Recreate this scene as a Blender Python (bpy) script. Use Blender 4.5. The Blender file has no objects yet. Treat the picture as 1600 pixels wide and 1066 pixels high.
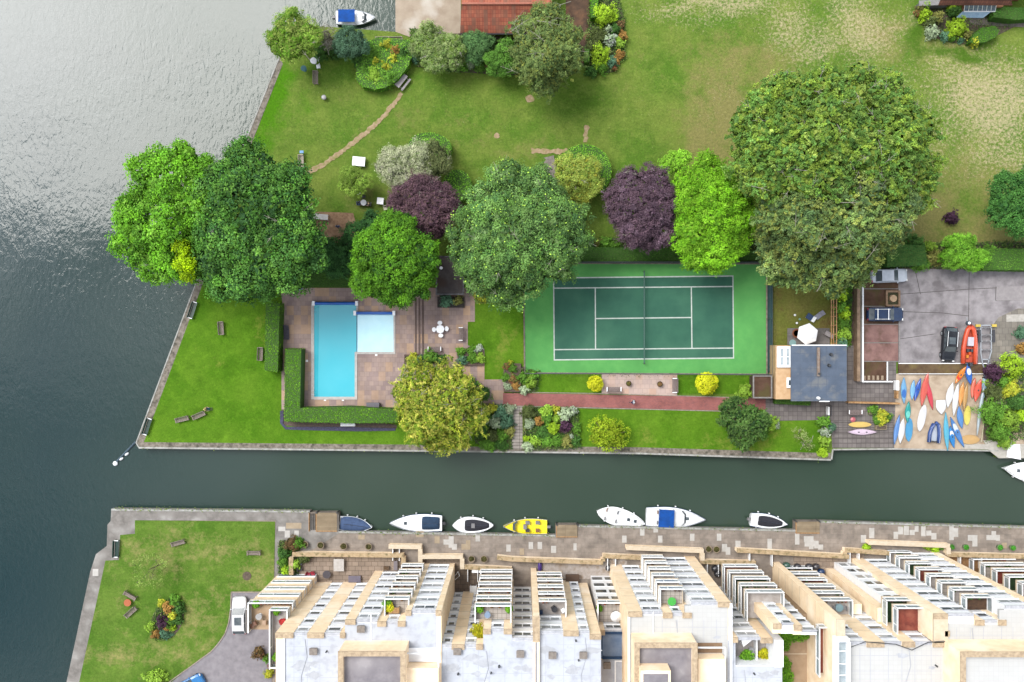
import bpy, math, random
import numpy as np
from mathutils import Vector, Matrix
random.seed(7); rng = np.random.default_rng(11)
sc = bpy.context.scene
R = math.radians
# ---------------------------------------------------------------- camera, sky, sun, exposure
CAMZ = 113.0; PXM = 11.852; NX, NY = 812.0, 522.0     # flying height, ground pixels per metre, point straight below
cam_d = bpy.data.cameras.new('camera'); cam = bpy.data.objects.new('camera', cam_d); sc.collection.objects.link(cam)
cam.location = (0, 0, CAMZ); cam_d.sensor_width = 36; cam_d.lens = 36*CAMZ/(1600/PXM)
cam_d.shift_x = -12/1600; cam_d.shift_y = -11/1600; cam_d.clip_end = 3000; cam_d.clip_start = 1
sc.camera = cam
sc.view_settings.view_transform = 'Standard'; sc.view_settings.look = 'None'
sc.view_settings.exposure = 0.0; sc.view_settings.gamma = 1.0
sc.cycles.max_bounces = 6; sc.cycles.diffuse_bounces = 3; sc.cycles.transparent_max_bounces = 8
SUND = Vector((-47, 40, 90)).normalized()
SUN_EL = math.asin(SUND.z); SUN_AZ = math.atan2(SUND.x, SUND.y)
w = bpy.data.worlds.new('World'); sc.world = w; w.use_nodes = True
nt = w.node_tree; nt.nodes.clear()
def N(nt, t, **kw):
    n = nt.nodes.new(t)
    for k, v in kw.items():
        if k[0] == 'i' and k[1:].isdigit(): n.inputs[int(k[1:])].default_value = v
        else: setattr(n, k, v)
    return n
sky = N(nt, 'ShaderNodeTexSky', sky_type='NISHITA', sun_disc=False, sun_elevation=SUN_EL, sun_rotation=SUN_AZ)
tc = N(nt, 'ShaderNodeTexCoord'); L = nt.links.new
nz = N(nt, 'ShaderNodeTexNoise'); nz.inputs['Scale'].default_value = 4.5; nz.inputs['Detail'].default_value = 6; nz.inputs['Roughness'].default_value = .55
L(tc.outputs['Generated'], nz.inputs['Vector'])
cr = N(nt, 'ShaderNodeMapRange'); cr.inputs[1].default_value = .40; cr.inputs[2].default_value = .62; cr.inputs[3].default_value = .22; cr.inputs[4].default_value = 1.5
L(nz.outputs['Fac'], cr.inputs[0])
dt = N(nt, 'ShaderNodeVectorMath', operation='DOT_PRODUCT'); dt.inputs[1].default_value = SUND
L(tc.outputs['Generated'], dt.inputs[0])
gl = N(nt, 'ShaderNodeMapRange', interpolation_type='SMOOTHSTEP'); gl.inputs[1].default_value = .87; gl.inputs[2].default_value = 1.0; gl.inputs[3].default_value = 3.7; gl.inputs[4].default_value = 13.5
L(dt.outputs['Value'], gl.inputs[0])
ml = N(nt, 'ShaderNodeMath', operation='MULTIPLY'); L(cr.outputs[0], ml.inputs[0]); L(gl.outputs[0], ml.inputs[1])
cc = N(nt, 'ShaderNodeVectorMath', operation='SCALE'); cc.inputs[0].default_value = (1.0, 1.02, 1.06); L(ml.outputs[0], cc.inputs['Scale'])
mx = N(nt, 'ShaderNodeMix', data_type='RGBA'); mx.inputs[0].default_value = .84
L(sky.outputs[0], mx.inputs[6]); L(cc.outputs[0], mx.inputs[7])
bg = N(nt, 'ShaderNodeBackground'); bg.inputs[1].default_value = .12; L(mx.outputs[2], bg.inputs[0])
wo = N(nt, 'ShaderNodeOutputWorld'); L(bg.outputs[0], wo.inputs[0])
sd = bpy.data.lights.new('sun', 'SUN'); sd.energy = 1.25; sd.angle = R(30); sd.color = (1, .97, .92)
so = bpy.data.objects.new('sun', sd); sc.collection.objects.link(so)
so.rotation_euler = SUND.to_track_quat('Z', 'Y').to_euler()
sc.view_settings.exposure = 1.80

# ---------------------------------------------------------------- helpers
col = sc.collection
OFF = {}
def X(px, z=0): return (px-NX)*(1-z/CAMZ)/PXM
def Y(py, z=0): return -(py-NY)*(1-z/CAMZ)/PXM
def P(px, py, z=0): return (X(px, z), Y(py, z), z)
def lin(c): return tuple((v/255/12.92 if v/255 <= .04045 else ((v/255+.055)/1.055)**2.4) for v in c)
def alb(c, g=.47): return tuple(min(.85, v*g) for v in lin(c))
def thing(name, label, cat, loc=(0, 0, 0), group=None):
    o = bpy.data.objects.new(name, None); col.objects.link(o); o.location = loc; o.empty_display_size = .3
    o['label'] = label; o['category'] = cat
    if group: o['group'] = group
    OFF[o.name] = Vector(loc); return o
def tag(o, label, cat, group=None):
    o['label'] = label; o['category'] = cat
    if group: o['group'] = group
    return o
def link(name, me, parent=None, origin=None):
    o = bpy.data.objects.new(name, me); col.objects.link(o)
    if parent is not None:
        o.parent = parent; off = OFF[parent.name]; OFF[o.name] = off
        if off.length: me.transform(Matrix.Translation(-off))
    else:
        if origin is not None:
            off = Vector(origin); me.transform(Matrix.Translation(-off)); o.location = off; OFF[o.name] = off
        else: OFF[o.name] = Vector((0, 0, 0))
    return o
class MB:
    def __init__(s): s.v = []; s.f = []; s.m = []; s.k = 0; s.M = None
    def add(s, vs, fs, k=None):
        b = len(s.v)
        if s.M is not None: vs = [tuple(s.M @ Vector(q)) for q in vs]
        s.v += [tuple(q) for q in vs]; s.f += [tuple(b+i for i in f) for f in fs]; s.m += [s.k if k is None else k]*len(fs); return s
    def box(s, x0, x1, y0, y1, z0, z1, k=None):
        if x0 > x1: x0, x1 = x1, x0
        if y0 > y1: y0, y1 = y1, y0
        return s.add([(x0,y0,z0),(x1,y0,z0),(x1,y1,z0),(x0,y1,z0),(x0,y0,z1),(x1,y0,z1),(x1,y1,z1),(x0,y1,z1)],
                     [(3,2,1,0),(4,5,6,7),(0,1,5,4),(1,2,6,5),(2,3,7,6),(3,0,4,7)], k)
    def prism(s, poly, z0, z1, k=None):
        a = sum(poly[i][0]*poly[(i+1) % len(poly)][1]-poly[(i+1) % len(poly)][0]*poly[i][1] for i in range(len(poly)))
        if a < 0: poly = poly[::-1]
        n = len(poly)
        return s.add([(p[0], p[1], z0) for p in poly]+[(p[0], p[1], z1) for p in poly],
                     [tuple(range(n-1, -1, -1)), tuple(range(n, 2*n))]+[(i, (i+1) % n, n+(i+1) % n, n+i) for i in range(n)], k)
    def cyl(s, c, r0, r1, h, n=12, k=None, axis='z', cap=True):
        vs = []
        for j, (r, t) in enumerate(((r0, 0), (r1, h))):
            for i in range(n):
                a = 2*math.pi*i/n; u, v_ = r*math.cos(a), r*math.sin(a)
                vs.append({'z': (c[0]+u, c[1]+v_, c[2]+t), 'x': (c[0]+t, c[1]+u, c[2]+v_), 'y': (c[0]+u, c[1]+t, c[2]+v_)}[axis])
        fs = [(i, (i+1) % n, n+(i+1) % n, n+i) for i in range(n)]
        if cap: fs += [tuple(range(n-1, -1, -1)), tuple(range(n, 2*n))]
        return s.add(vs, fs, k)
    def lathe(s, c, prof, n=14, k=None):
        vs = []; fs = []
        for r, z in prof:
            for i in range(n):
                a = 2*math.pi*i/n; vs.append((c[0]+r*math.cos(a), c[1]+r*math.sin(a), c[2]+z))
        for j in range(len(prof)-1):
            for i in range(n): fs.append((j*n+i, j*n+(i+1) % n, (j+1)*n+(i+1) % n, (j+1)*n+i))
        fs += [tuple(range(n-1, -1, -1)), tuple(range((len(prof)-1)*n, len(prof)*n))]
        return s.add(vs, fs, k)
    def tube(s, pts, rs, n=6, k=None):
        if not hasattr(rs, '__len__'): rs = [rs]*len(pts)
        vs = []; fs = []
        for j, p in enumerate(pts):
            p = Vector(p); a = Vector(pts[max(0, j-1)]); b = Vector(pts[min(len(pts)-1, j+1)])
            d = (b-a); d = d.normalized() if d.length > 1e-6 else Vector((0, 0, 1))
            u = d.orthogonal().normalized() if abs(d.z) < .99 else Vector((1, 0, 0)); u = (u-d*u.dot(d)).normalized(); v_ = d.cross(u)
            for i in range(n):
                t = 2*math.pi*i/n; vs.append(tuple(p+(u*math.cos(t)+v_*math.sin(t))*rs[j]))
        for j in range(len(pts)-1):
            for i in range(n): fs.append((j*n+i, j*n+(i+1) % n, (j+1)*n+(i+1) % n, (j+1)*n+i))
        fs += [tuple(range(n-1, -1, -1)), tuple(range((len(pts)-1)*n, len(pts)*n))]
        return s.add(vs, fs, k)
    def bar(s, a, b, wd, ht, k=None):   # upright rectangular bar between two points (z = underside)
        a = Vector(a); b = Vector(b); d = b-a; d2 = Vector((d.x, d.y, 0)).normalized(); nn = Vector((-d2.y, d2.x, 0))*wd/2; up = Vector((0, 0, ht))
        return s.add([a-nn, b-nn, b+nn, a+nn, a-nn+up, b-nn+up, b+nn+up, a+nn+up], [(3,2,1,0),(4,5,6,7),(0,1,5,4),(1,2,6,5),(2,3,7,6),(3,0,4,7)], k)
    def ell(s, c, r, n=12, m=7, k=None, zmin=-1.0):
        prof = []
        a0 = math.asin(max(-1, zmin))
        for j in range(m+1):
            t = a0+(math.pi/2-a0)*j/m; prof.append((max(math.cos(t), .02), math.sin(t)))
        vs = []; fs = []
        for cr_, sz in prof:
            for i in range(n):
                a = 2*math.pi*i/n; vs.append((c[0]+r[0]*cr_*math.cos(a), c[1]+r[1]*cr_*math.sin(a), c[2]+r[2]*sz))
        for j in range(m):
            for i in range(n): fs.append((j*n+i, j*n+(i+1) % n, (j+1)*n+(i+1) % n, (j+1)*n+i))
        fs += [tuple(range(n-1, -1, -1)), tuple(range(m*n, (m+1)*n))]
        return s.add(vs, fs, k)
    def mesh(s, name, mats, smooth=False):
        me = bpy.data.meshes.new(name); me.from_pydata(s.v, [], s.f)
        for m_ in (mats if isinstance(mats, (list, tuple)) else [mats]): me.materials.append(m_)
        if any(s.m): me.polygons.foreach_set('material_index', s.m)
        if smooth: me.polygons.foreach_set('use_smooth', [True]*len(s.f))
        me.update(); return me
    def build(s, name, mats, parent=None, origin=None, smooth=False):
        return link(name, s.mesh(name, mats, smooth), parent, origin)
def kids(o): return [c for c in bpy.data.objects if c.parent is o]
CH = {}
def reg(o): CH[o.name] = kids(o); [reg(c) for c in CH[o.name]]; return o
def copy_tree(o, loc=None, rz=None, label=None, parent=None):
    c = o.copy(); col.objects.link(c)
    if parent is not None: c.parent = parent
    if loc is not None: c.location = loc
    if rz is not None: c.rotation_euler = (0, 0, rz)
    if label: c['label'] = label
    for ch in CH.get(o.name, []):
        d = copy_tree(ch, parent=c)
    return c
# ---------------------------------------------------------------- materials
MATS = {}
def mat(name, c, c2=None, sc1=2.0, amt=.35, rough=.75, bump=0, bs=20., metal=0, c3=None, sc3=.3, spec=.3, coord='pos', lo=.35, hi=.65):
    if name in MATS: return MATS[name]
    m = bpy.data.materials.new(name); m.use_nodes = True; nt = m.node_tree; L = nt.links.new
    b = nt.nodes['Principled BSDF']; b.inputs['Roughness'].default_value = rough; b.inputs['Metallic'].default_value = metal
    b.inputs['Specular IOR Level'].default_value = spec
    c = (*c, 1); c2 = (*c2, 1) if c2 else tuple(min(1, v*(1-amt)) for v in c[:3])+(1,)
    g = N(nt, 'ShaderNodeNewGeometry') if coord == 'pos' else None
    src = g.outputs['Position'] if g else N(nt, 'ShaderNodeTexCoord').outputs['Object']
    n1 = N(nt, 'ShaderNodeTexNoise'); n1.inputs['Scale'].default_value = sc1; n1.inputs['Detail'].default_value = 7; n1.inputs['Roughness'].default_value = .6; L(src, n1.inputs['Vector'])
    r = N(nt, 'ShaderNodeMapRange'); r.inputs[1].default_value = lo; r.inputs[2].default_value = hi; L(n1.outputs['Fac'], r.inputs[0])
    mx = N(nt, 'ShaderNodeMix', data_type='RGBA'); mx.inputs[6].default_value = c; mx.inputs[7].default_value = c2; L(r.outputs[0], mx.inputs[0])
    out = mx.outputs[2]
    if c3:
        n3 = N(nt, 'ShaderNodeTexNoise'); n3.inputs['Scale'].default_value = sc3; n3.inputs['Detail'].default_value = 5; L(src, n3.inputs['Vector'])
        r3 = N(nt, 'ShaderNodeMapRange'); r3.inputs[1].default_value = .5; r3.inputs[2].default_value = .68; L(n3.outputs['Fac'], r3.inputs[0])
        m3 = N(nt, 'ShaderNodeMix', data_type='RGBA'); L(r3.outputs[0], m3.inputs[0]); L(out, m3.inputs[6]); m3.inputs[7].default_value = (*c3, 1); out = m3.outputs[2]
    L(out, b.inputs['Base Color'])
    if bump:
        nb = N(nt, 'ShaderNodeTexNoise'); nb.inputs['Scale'].default_value = bs; nb.inputs['Detail'].default_value = 4; L(src, nb.inputs['Vector'])
        bp = N(nt, 'ShaderNodeBump'); bp.inputs['Strength'].default_value = bump; bp.inputs['Distance'].default_value = .1; L(nb.outputs['Fac'], bp.inputs['Height']); L(bp.outputs[0], b.inputs['Normal'])
    MATS[name] = m; return m
def pmat(name, c, mortar, bw, bh, c2=None, c3=None, sc3=.5, rot=0, msize=.03, rough=.85, bias=0, amt=.5, wall=False, offset=.5):
    """paving, tiles or brick: brick texture with each slab its own tint, plus weathering noise"""
    if name in MATS: return MATS[name]
    m = bpy.data.materials.new(name); m.use_nodes = True; nt = m.node_tree; L = nt.links.new
    b = nt.nodes['Principled BSDF']; b.inputs['Roughness'].default_value = rough; b.inputs['Specular IOR Level'].default_value = .2
    g = N(nt, 'ShaderNodeNewGeometry'); mp = N(nt, 'ShaderNodeMapping'); mp.inputs['Rotation'].default_value = (R(90) if wall else 0, 0, rot); L(g.outputs['Position'], mp.inputs[0])
    bt = N(nt, 'ShaderNodeTexBrick'); bt.offset = offset; bt.inputs['Scale'].default_value = 1; bt.inputs['Brick Width'].default_value = bw; bt.inputs['Row Height'].default_value = bh
    bt.inputs['Mortar Size'].default_value = msize; bt.inputs['Bias'].default_value = bias; bt.inputs['Mortar Smooth'].default_value = .3
    bt.inputs['Color1'].default_value = (*c, 1); bt.inputs['Color2'].default_value = (*(c2 or tuple(v*.7 for v in c)), 1); bt.inputs['Mortar'].default_value = (*mortar, 1)
    L(mp.outputs[0], bt.inputs['Vector']); out = bt.outputs['Color']
    if c3:
        sn = N(nt, 'ShaderNodeVectorMath', operation='SNAP'); sn.inputs[1].default_value = (bw*1.5, bh*2, 10); L(mp.outputs[0], sn.inputs[0])
        wn = N(nt, 'ShaderNodeTexWhiteNoise', noise_dimensions='3D'); L(sn.outputs[0], wn.inputs[0])
        r3 = N(nt, 'ShaderNodeMapRange'); r3.inputs[1].default_value = .55; r3.inputs[2].default_value = 1; r3.inputs[4].default_value = .85; L(wn.outputs[0], r3.inputs[0])
        m3 = N(nt, 'ShaderNodeMix', data_type='RGBA'); L(r3.outputs[0], m3.inputs[0]); L(out, m3.inputs[6]); m3.inputs[7].default_value = (*c3, 1); out = m3.outputs[2]
    n3 = N(nt, 'ShaderNodeTexNoise'); n3.inputs['Scale'].default_value = sc3; n3.inputs['Detail'].default_value = 8; n3.inputs['Roughness'].default_value = .65; L(g.outputs['Position'], n3.inputs['Vector'])
    r4 = N(nt, 'ShaderNodeMapRange'); r4.inputs[1].default_value = .3; r4.inputs[2].default_value = .7; r4.inputs[3].default_value = 1-amt; r4.inputs[4].default_value = 1+amt*.35; L(n3.outputs['Fac'], r4.inputs[0])
    vm = N(nt, 'ShaderNodeVectorMath', operation='SCALE'); L(out, vm.inputs[0]); L(r4.outputs[0], vm.inputs['Scale']); L(vm.outputs[0], b.inputs['Base Color'])
    MATS[name] = m; return m
def flat(name, c, rough=.5, metal=0, spec=.5): return mat(name, c, tuple(v*.88 for v in c), sc1=3, rough=rough, metal=metal, spec=spec, coord='obj')
A = alb
leafm = bpy.data.materials.new('leaves'); leafm.use_nodes = True
b_ = leafm.node_tree.nodes['Principled BSDF']; b_.inputs['Roughness'].default_value = .7; b_.inputs['Specular IOR Level'].default_value = .15
at = N(leafm.node_tree, 'ShaderNodeAttribute', attribute_name='tint'); leafm.node_tree.links.new(at.outputs['Color'], b_.inputs['Base Color'])
bark = mat('bark', (.13, .1, .075), (.06, .045, .035), sc1=6, bump=.4)
palebark = mat('pale_bark', (.24, .23, .19), (.14, .13, .10), sc1=5)
WHITE = flat('white_paint', (.68, .69, .70)); CREAM = mat('cream_brick', (.80,.635,.44), (.71,.54,.355), sc1=1.1, rough=.9, c3=(.82,.69,.53), sc3=.35)
CREAMCAP = mat('weathered_coping', A((230, 206, 172)), A((186, 164, 136)), sc1=3, rough=.9)
DARK = flat('dark_metal', (.03, .032, .035), .5); GLASS = mat('window_glass', (.035, .045, .055), (.07, .085, .09), sc1=.7, rough=.15, spec=.45, c3=(.03, .04, .05), sc3=1.3)
RAILGLASS = mat('balustrade_glass', (.20, .24, .26), (.30, .34, .35), sc1=1.2, rough=.15, spec=.6)
TEAK = mat('grey_teak', A((178, 162, 152)), A((140, 126, 118)), sc1=8, rough=.8)
WOOD = mat('tan_timber', A((214, 172, 122)), A((170, 125, 80)), sc1=4, rough=.8)
STEEL = flat('galvanised_steel', (.32, .34, .36), .35, .4); RUBBER = flat('black_rubber', (.018, .018, .02), .8)
SOIL = mat('soil', (.085, .06, .045), (.04, .03, .022), sc1=5)
def paint(n, c, rough=.35): return mat('paint_'+n, c, tuple(v*.85 for v in c), sc1=1.5, rough=rough, spec=.5, coord='obj')
def grass_mat(name, g1, g2, layers, fine=.25):
    """layers: (colour, blobs[(px,py,rx,ry,s)], speckle, noise scale)  dry or lush patches of the lawn, and shade painted in as darker green"""
    m = bpy.data.materials.new(name); m.use_nodes = True; nt = m.node_tree; L = nt.links.new
    b = nt.nodes['Principled BSDF']; b.inputs['Roughness'].default_value = .9; b.inputs['Specular IOR Level'].default_value = .1
    g = N(nt, 'ShaderNodeNewGeometry'); pos = g.outputs['Position']
    def noise(s, d=6, r=.6, off=0):
        n = N(nt, 'ShaderNodeTexNoise'); n.inputs['Scale'].default_value = s; n.inputs['Detail'].default_value = d; n.inputs['Roughness'].default_value = r
        if off:
            a = N(nt, 'ShaderNodeVectorMath', operation='ADD'); a.inputs[1].default_value = (off, off*2, 0); L(pos, a.inputs[0]); L(a.outputs[0], n.inputs['Vector'])
        else: L(pos, n.inputs['Vector'])
        return n.outputs['Fac']
    def rng_(x, a, b2, c=0, d=1):
        r = N(nt, 'ShaderNodeMapRange'); r.inputs[1].default_value = a; r.inputs[2].default_value = b2; r.inputs[3].default_value = c; r.inputs[4].default_value = d; L(x, r.inputs[0]); return r.outputs[0]
    def math_(op, x, y):
        n = N(nt, 'ShaderNodeMath', operation=op)
        for i, v in enumerate((x, y)):
            if isinstance(v, (int, float)): n.inputs[i].default_value = v
            else: L(v, n.inputs[i])
        return n.outputs[0]
    def mix(f, a, c):
        n = N(nt, 'ShaderNodeMix', data_type='RGBA')
        L(f, n.inputs[0])
        if isinstance(a, tuple): n.inputs[6].default_value = (*a, 1)
        else: L(a, n.inputs[6])
        n.inputs[7].default_value = (*c, 1); return n.outputs[2]
    wv = N(nt, 'ShaderNodeTexNoise'); wv.inputs['Scale'].default_value = .12; wv.inputs['Detail'].default_value = 5; L(pos, wv.inputs['Vector'])
    sb = N(nt, 'ShaderNodeVectorMath', operation='SUBTRACT'); sb.inputs[1].default_value = (.5, .5, .5); L(wv.outputs['Color'], sb.inputs[0])
    sl = N(nt, 'ShaderNodeVectorMath', operation='SCALE'); sl.inputs['Scale'].default_value = 9; L(sb.outputs[0], sl.inputs[0])
    wp = N(nt, 'ShaderNodeVectorMath', operation='ADD'); L(pos, wp.inputs[0]); L(sl.outputs[0], wp.inputs[1])
    out = mix(rng_(noise(.16), .38, .62), g1, g2)
    out = mix(rng_(noise(.7, 8, .75, 21), .5, .72, 0, .75), out, tuple(min(1, a*1.35+b*.0) for a, b in zip(g2, g2)))
    out = mix(rng_(noise(.45, 7, .7, 37), .52, .75, 0, .8), out, tuple(v*.72 for v in g1))
    for i, (c, blobs, speck, ns) in enumerate(layers):
        tot = None
        for (px, py, rx, ry, s) in blobs:
            a = N(nt, 'ShaderNodeVectorMath', operation='SUBTRACT'); a.inputs[1].default_value = P(px, py); L(wp.outputs[0], a.inputs[0])
            q = N(nt, 'ShaderNodeVectorMath', operation='MULTIPLY'); q.inputs[1].default_value = (PXM/rx, PXM/ry, 0); L(a.outputs[0], q.inputs[0])
            l = N(nt, 'ShaderNodeVectorMath', operation='LENGTH'); L(q.outputs[0], l.inputs[0])
            f = rng_(l.outputs['Value'], .35, 1.35, s, 0)
            tot = f if tot is None else math_('MAXIMUM', tot, f)
        n = rng_(noise(ns, 10, .82, 13*i+5), 0, 1, *((-.85, 1.85) if ns > 2 else (-.32, 1.32)))
        if tot is None: f = rng_(n, speck, speck+.14)
        else: f = rng_(math_('ADD', tot, n), speck-.04, speck+.32, 0, .85 if ns > 2 else 1)
        out = mix(f, out, c)
    fn = rng_(noise(3.5, 6, .8, 3), .3, .7, 1-fine, 1+fine)
    vm = N(nt, 'ShaderNodeVectorMath', operation='SCALE'); L(out, vm.inputs[0]); L(fn, vm.inputs['Scale']); L(vm.outputs[0], b.inputs['Base Color'])
    nb = N(nt, 'ShaderNodeTexNoise'); nb.inputs['Scale'].default_value = 9; nb.inputs['Detail'].default_value = 3; L(pos, nb.inputs['Vector'])
    bp = N(nt, 'ShaderNodeBump'); bp.inputs['Strength'].default_value = .5; bp.inputs['Distance'].default_value = .12; L(nb.outputs['Fac'], bp.inputs['Height']); L(bp.outputs[0], b.inputs['Normal'])
    return m
STRAW = A((214, 198, 158)); STRAW2 = A((178, 168, 105)); LUSH = A((86, 142, 18))
MEADOW = grass_mat('meadow_grass', A((98, 136, 44)), A((128, 148, 64)), [
    (A((152, 148, 88)), [(1420,60,130,60,.3),(1500,300,130,90,.35),(1000,120,60,60,.12),(740,200,60,40,.15),(650,170,60,30,.15),(1120,190,80,120,.55),(1430,330,80,80,.6),(1080,80,60,70,.15),(560,200,40,60,.12),(820,225,80,20,.25),(1560,380,100,60,.6),(1180,100,80,60,.4),(780,40,60,30,.1),(600,300,60,40,.25),(1500,80,80,30,.35)], .70, .35),
    (STRAW, [(1130,8,140,24,.42),(1400,130,120,50,.2),(1480,200,60,50,.3),(1230,40,45,45,.36),(1350,45,75,75,.42),(1275,70,70,40,.36),(1545,160,120,100,.48),(1460,230,60,60,.25),(1480,110,60,50,.33),(1560,235,70,60,.36),(1570,90,60,20,.3),(1110,20,60,30,.3),(1130,150,50,60,.12),(1420,25,20,30,.3)], .77, 2.6),
    (A((88, 124, 36)), [(880,150,110,50,.45),(470,250,90,60,.3),(1290,60,20,25,.0),(1040,60,70,50,.25),(1430,60,20,60,.6),(1500,85,90,18,.6),(700,160,130,60,.2)], .82, .3),  # darker green; the first blob paints the shade below the birch into the grass
    (LUSH, [(425,150,38,90,.6),(400,210,40,50,.6),(470,160,30,60,.3)], .8, .3)], .34)
LAWN = grass_mat('garden_lawn', A((84, 132, 22)), A((106, 148, 36)), [
    (A((160, 165, 75)), [(315,560,50,28,.22),(405,510,20,30,.4),(345,505,10,30,.1),(1170,680,110,40,.35),(1000,690,60,30,.3),(785,540,20,60,.4),(800,520,20,40,.3),(930,690,30,50,.2)], .82, .4)], .22)
LAWN2 = grass_mat('patchy_lawn', A((84, 126, 36)), A((112, 142, 56)), [
    (A((176, 166, 108)), [(240,870,90,40,.16),(330,850,70,25,.16),(250,1010,130,25,.22),(300,960,60,60,.16),(400,900,40,50,.2)], .62, .35)], .25)
BURNT = grass_mat('worn_grass', A((140, 134, 72)), A((118, 126, 54)), [(A((120, 92, 62)), [(1215,470,25,40,.3),(1290,520,12,60,.4)], .8, .5)], .3)

def struct(name, mb, m, smooth=False):
    o = mb.build(name, m, smooth=smooth); o['kind'] = 'structure'; return o
def poly(pts, z=0): return [(X(a, z), Y(b, z)) for a, b in pts]
def sheet(name, pts, m, z, th=.02):
    mb = MB(); mb.prism(poly(pts), z-th, z); return struct(name, mb, m)
WZ = -1.25
# water
wm = bpy.data.materials.new('lake_water'); wm.use_nodes = True; nt = wm.node_tree; L = nt.links.new; b = nt.nodes['Principled BSDF']
b.inputs['Roughness'].default_value = .07; b.inputs['IOR'].default_value = 1.34; b.inputs['Specular IOR Level'].default_value = .5
g = N(nt, 'ShaderNodeNewGeometry')
n1 = N(nt, 'ShaderNodeTexNoise'); n1.inputs['Scale'].default_value = .035; n1.inputs['Detail'].default_value = 4; L(g.outputs['Position'], n1.inputs['Vector'])
mx = N(nt, 'ShaderNodeMix', data_type='RGBA'); mx.inputs[6].default_value = (.006, .020, .026, 1); mx.inputs[7].default_value = (.023, .039, .027, 1); L(mx.outputs[2], b.inputs['Base Color'])
sx0 = N(nt, 'ShaderNodeSeparateXYZ'); L(g.outputs['Position'], sx0.inputs[0]); dp_ = N(nt, 'ShaderNodeMapRange'); dp_.inputs[1].default_value = X(60); dp_.inputs[2].default_value = X(700); L(sx0.outputs[0], dp_.inputs[0])
dq = N(nt, 'ShaderNodeMath', operation='MULTIPLY_ADD'); L(n1.outputs['Fac'], dq.inputs[0]); dq.inputs[1].default_value = .5; L(dp_.outputs[0], dq.inputs[2]); L(dq.outputs[0], mx.inputs[0])
# ripples: gusty patches of small waves, open water only (the sheltered canal is almost flat)
sx = N(nt, 'ShaderNodeSeparateXYZ'); L(g.outputs['Position'], sx.inputs[0])
open_ = N(nt, 'ShaderNodeMapRange'); open_.inputs[1].default_value = X(330); open_.inputs[2].default_value = X(150); open_.inputs[3].default_value = .12; L(sx.outputs[0], open_.inputs[0])
gust = N(nt, 'ShaderNodeTexNoise'); gust.inputs['Scale'].default_value = .05; gust.inputs['Detail'].default_value = 3; L(g.outputs['Position'], gust.inputs['Vector'])
gr_ = N(nt, 'ShaderNodeMapRange'); gr_.inputs[1].default_value = .35; gr_.inputs[2].default_value = .65; gr_.inputs[3].default_value = .35; L(gust.outputs['Fac'], gr_.inputs[0])
ay = N(nt, 'ShaderNodeMapRange'); ay.inputs[1].default_value = Y(680); ay.inputs[2].default_value = Y(560); L(sx.outputs[1], ay.inputs[0])
mxx = N(nt, 'ShaderNodeMath', operation='MAXIMUM'); L(open_.outputs[0], mxx.inputs[0]); L(ay.outputs[0], mxx.inputs[1])
st = N(nt, 'ShaderNodeMath', operation='MULTIPLY'); L(mxx.outputs[0], st.inputs[0]); L(gr_.outputs[0], st.inputs[1])
mp = N(nt, 'ShaderNodeMapping'); mp.inputs['Rotation'].default_value = (0, 0, R(35)); mp.inputs['Scale'].default_value = (1, .55, 1); L(g.outputs['Position'], mp.inputs[0])
w1 = N(nt, 'ShaderNodeTexNoise'); w1.inputs['Scale'].default_value = 1.9; w1.inputs['Detail'].default_value = 3; w1.inputs['Distortion'].default_value = .6; w1.inputs['Roughness'].default_value = .6; L(mp.outputs[0], w1.inputs['Vector'])
w2 = N(nt, 'ShaderNodeTexNoise'); w2.inputs['Scale'].default_value = .22; w2.inputs['Detail'].default_value = 3; L(g.outputs['Position'], w2.inputs['Vector'])
w2s = N(nt, 'ShaderNodeMath', operation='MULTIPLY'); w2s.inputs[1].default_value = 1.6; L(w2.outputs['Fac'], w2s.inputs[0])
ad = N(nt, 'ShaderNodeMath', operation='ADD'); L(w1.outputs['Fac'], ad.inputs[0]); L(w2s.outputs[0], ad.inputs[1])
bp = N(nt, 'ShaderNodeBump'); bp.inputs['Distance'].default_value = .04; L(st.outputs[0], bp.inputs['Strength']); L(ad.outputs[0], bp.inputs['Height']); L(bp.outputs[0], b.inputs['Normal'])
mb = MB(); mb.prism([(-900, -700), (900, -700), (900, 700), (-900, 700)], WZ-.5, WZ); struct('water', mb, wm)

QWALL = mat('quay_wall', A((120, 112, 100)), A((80, 78, 66)), sc1=1.5, rough=.9)
# land, each one closed block rising out of the water
NORTH = [(618,-3500),(618,50),(540,44),(452,38),(437,89),(382,225),(303,452),(213,692),(217,699),(660,704),(1000,708),(1298,718),(1300,702),(1396,701),(1560,704),(1560,716),(5200,716),(5200,-3500)]
SOUTH = [(174,796),(484,799),(484,801),(529,801),(529,831),(868,837),(868,820),(904,820),(904,822),(1243,829),(1243,815),(1281,815),(1600,824),(5200,824),(5200,5000),(-900,5000),(104,1066),(141,894),(150,866),(167,853),(168,820),(173,814)]
mb = MB(); mb.prism(poly(NORTH), -3.5, 0); struct('ground', mb, MEADOW)
PAVE_S = pmat('quayside_paving', A((184, 170, 157)), A((160, 148, 138)), .9, .6, A((166, 154, 143)), sc3=.6, amt=.45, msize=.02)
mb = MB(); mb.prism(poly(SOUTH), -3.5, 0); struct('ground', mb, PAVE_S)

COPING = mat('quay_coping', A((168, 158, 146)), A((120, 112, 98)), sc1=2.2, rough=.9, c3=A((92, 88, 76)), sc3=1.4)
QPALE = mat('pale_quay_edge', A((205, 205, 200)), A((160, 158, 150)), sc1=1.5)
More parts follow.
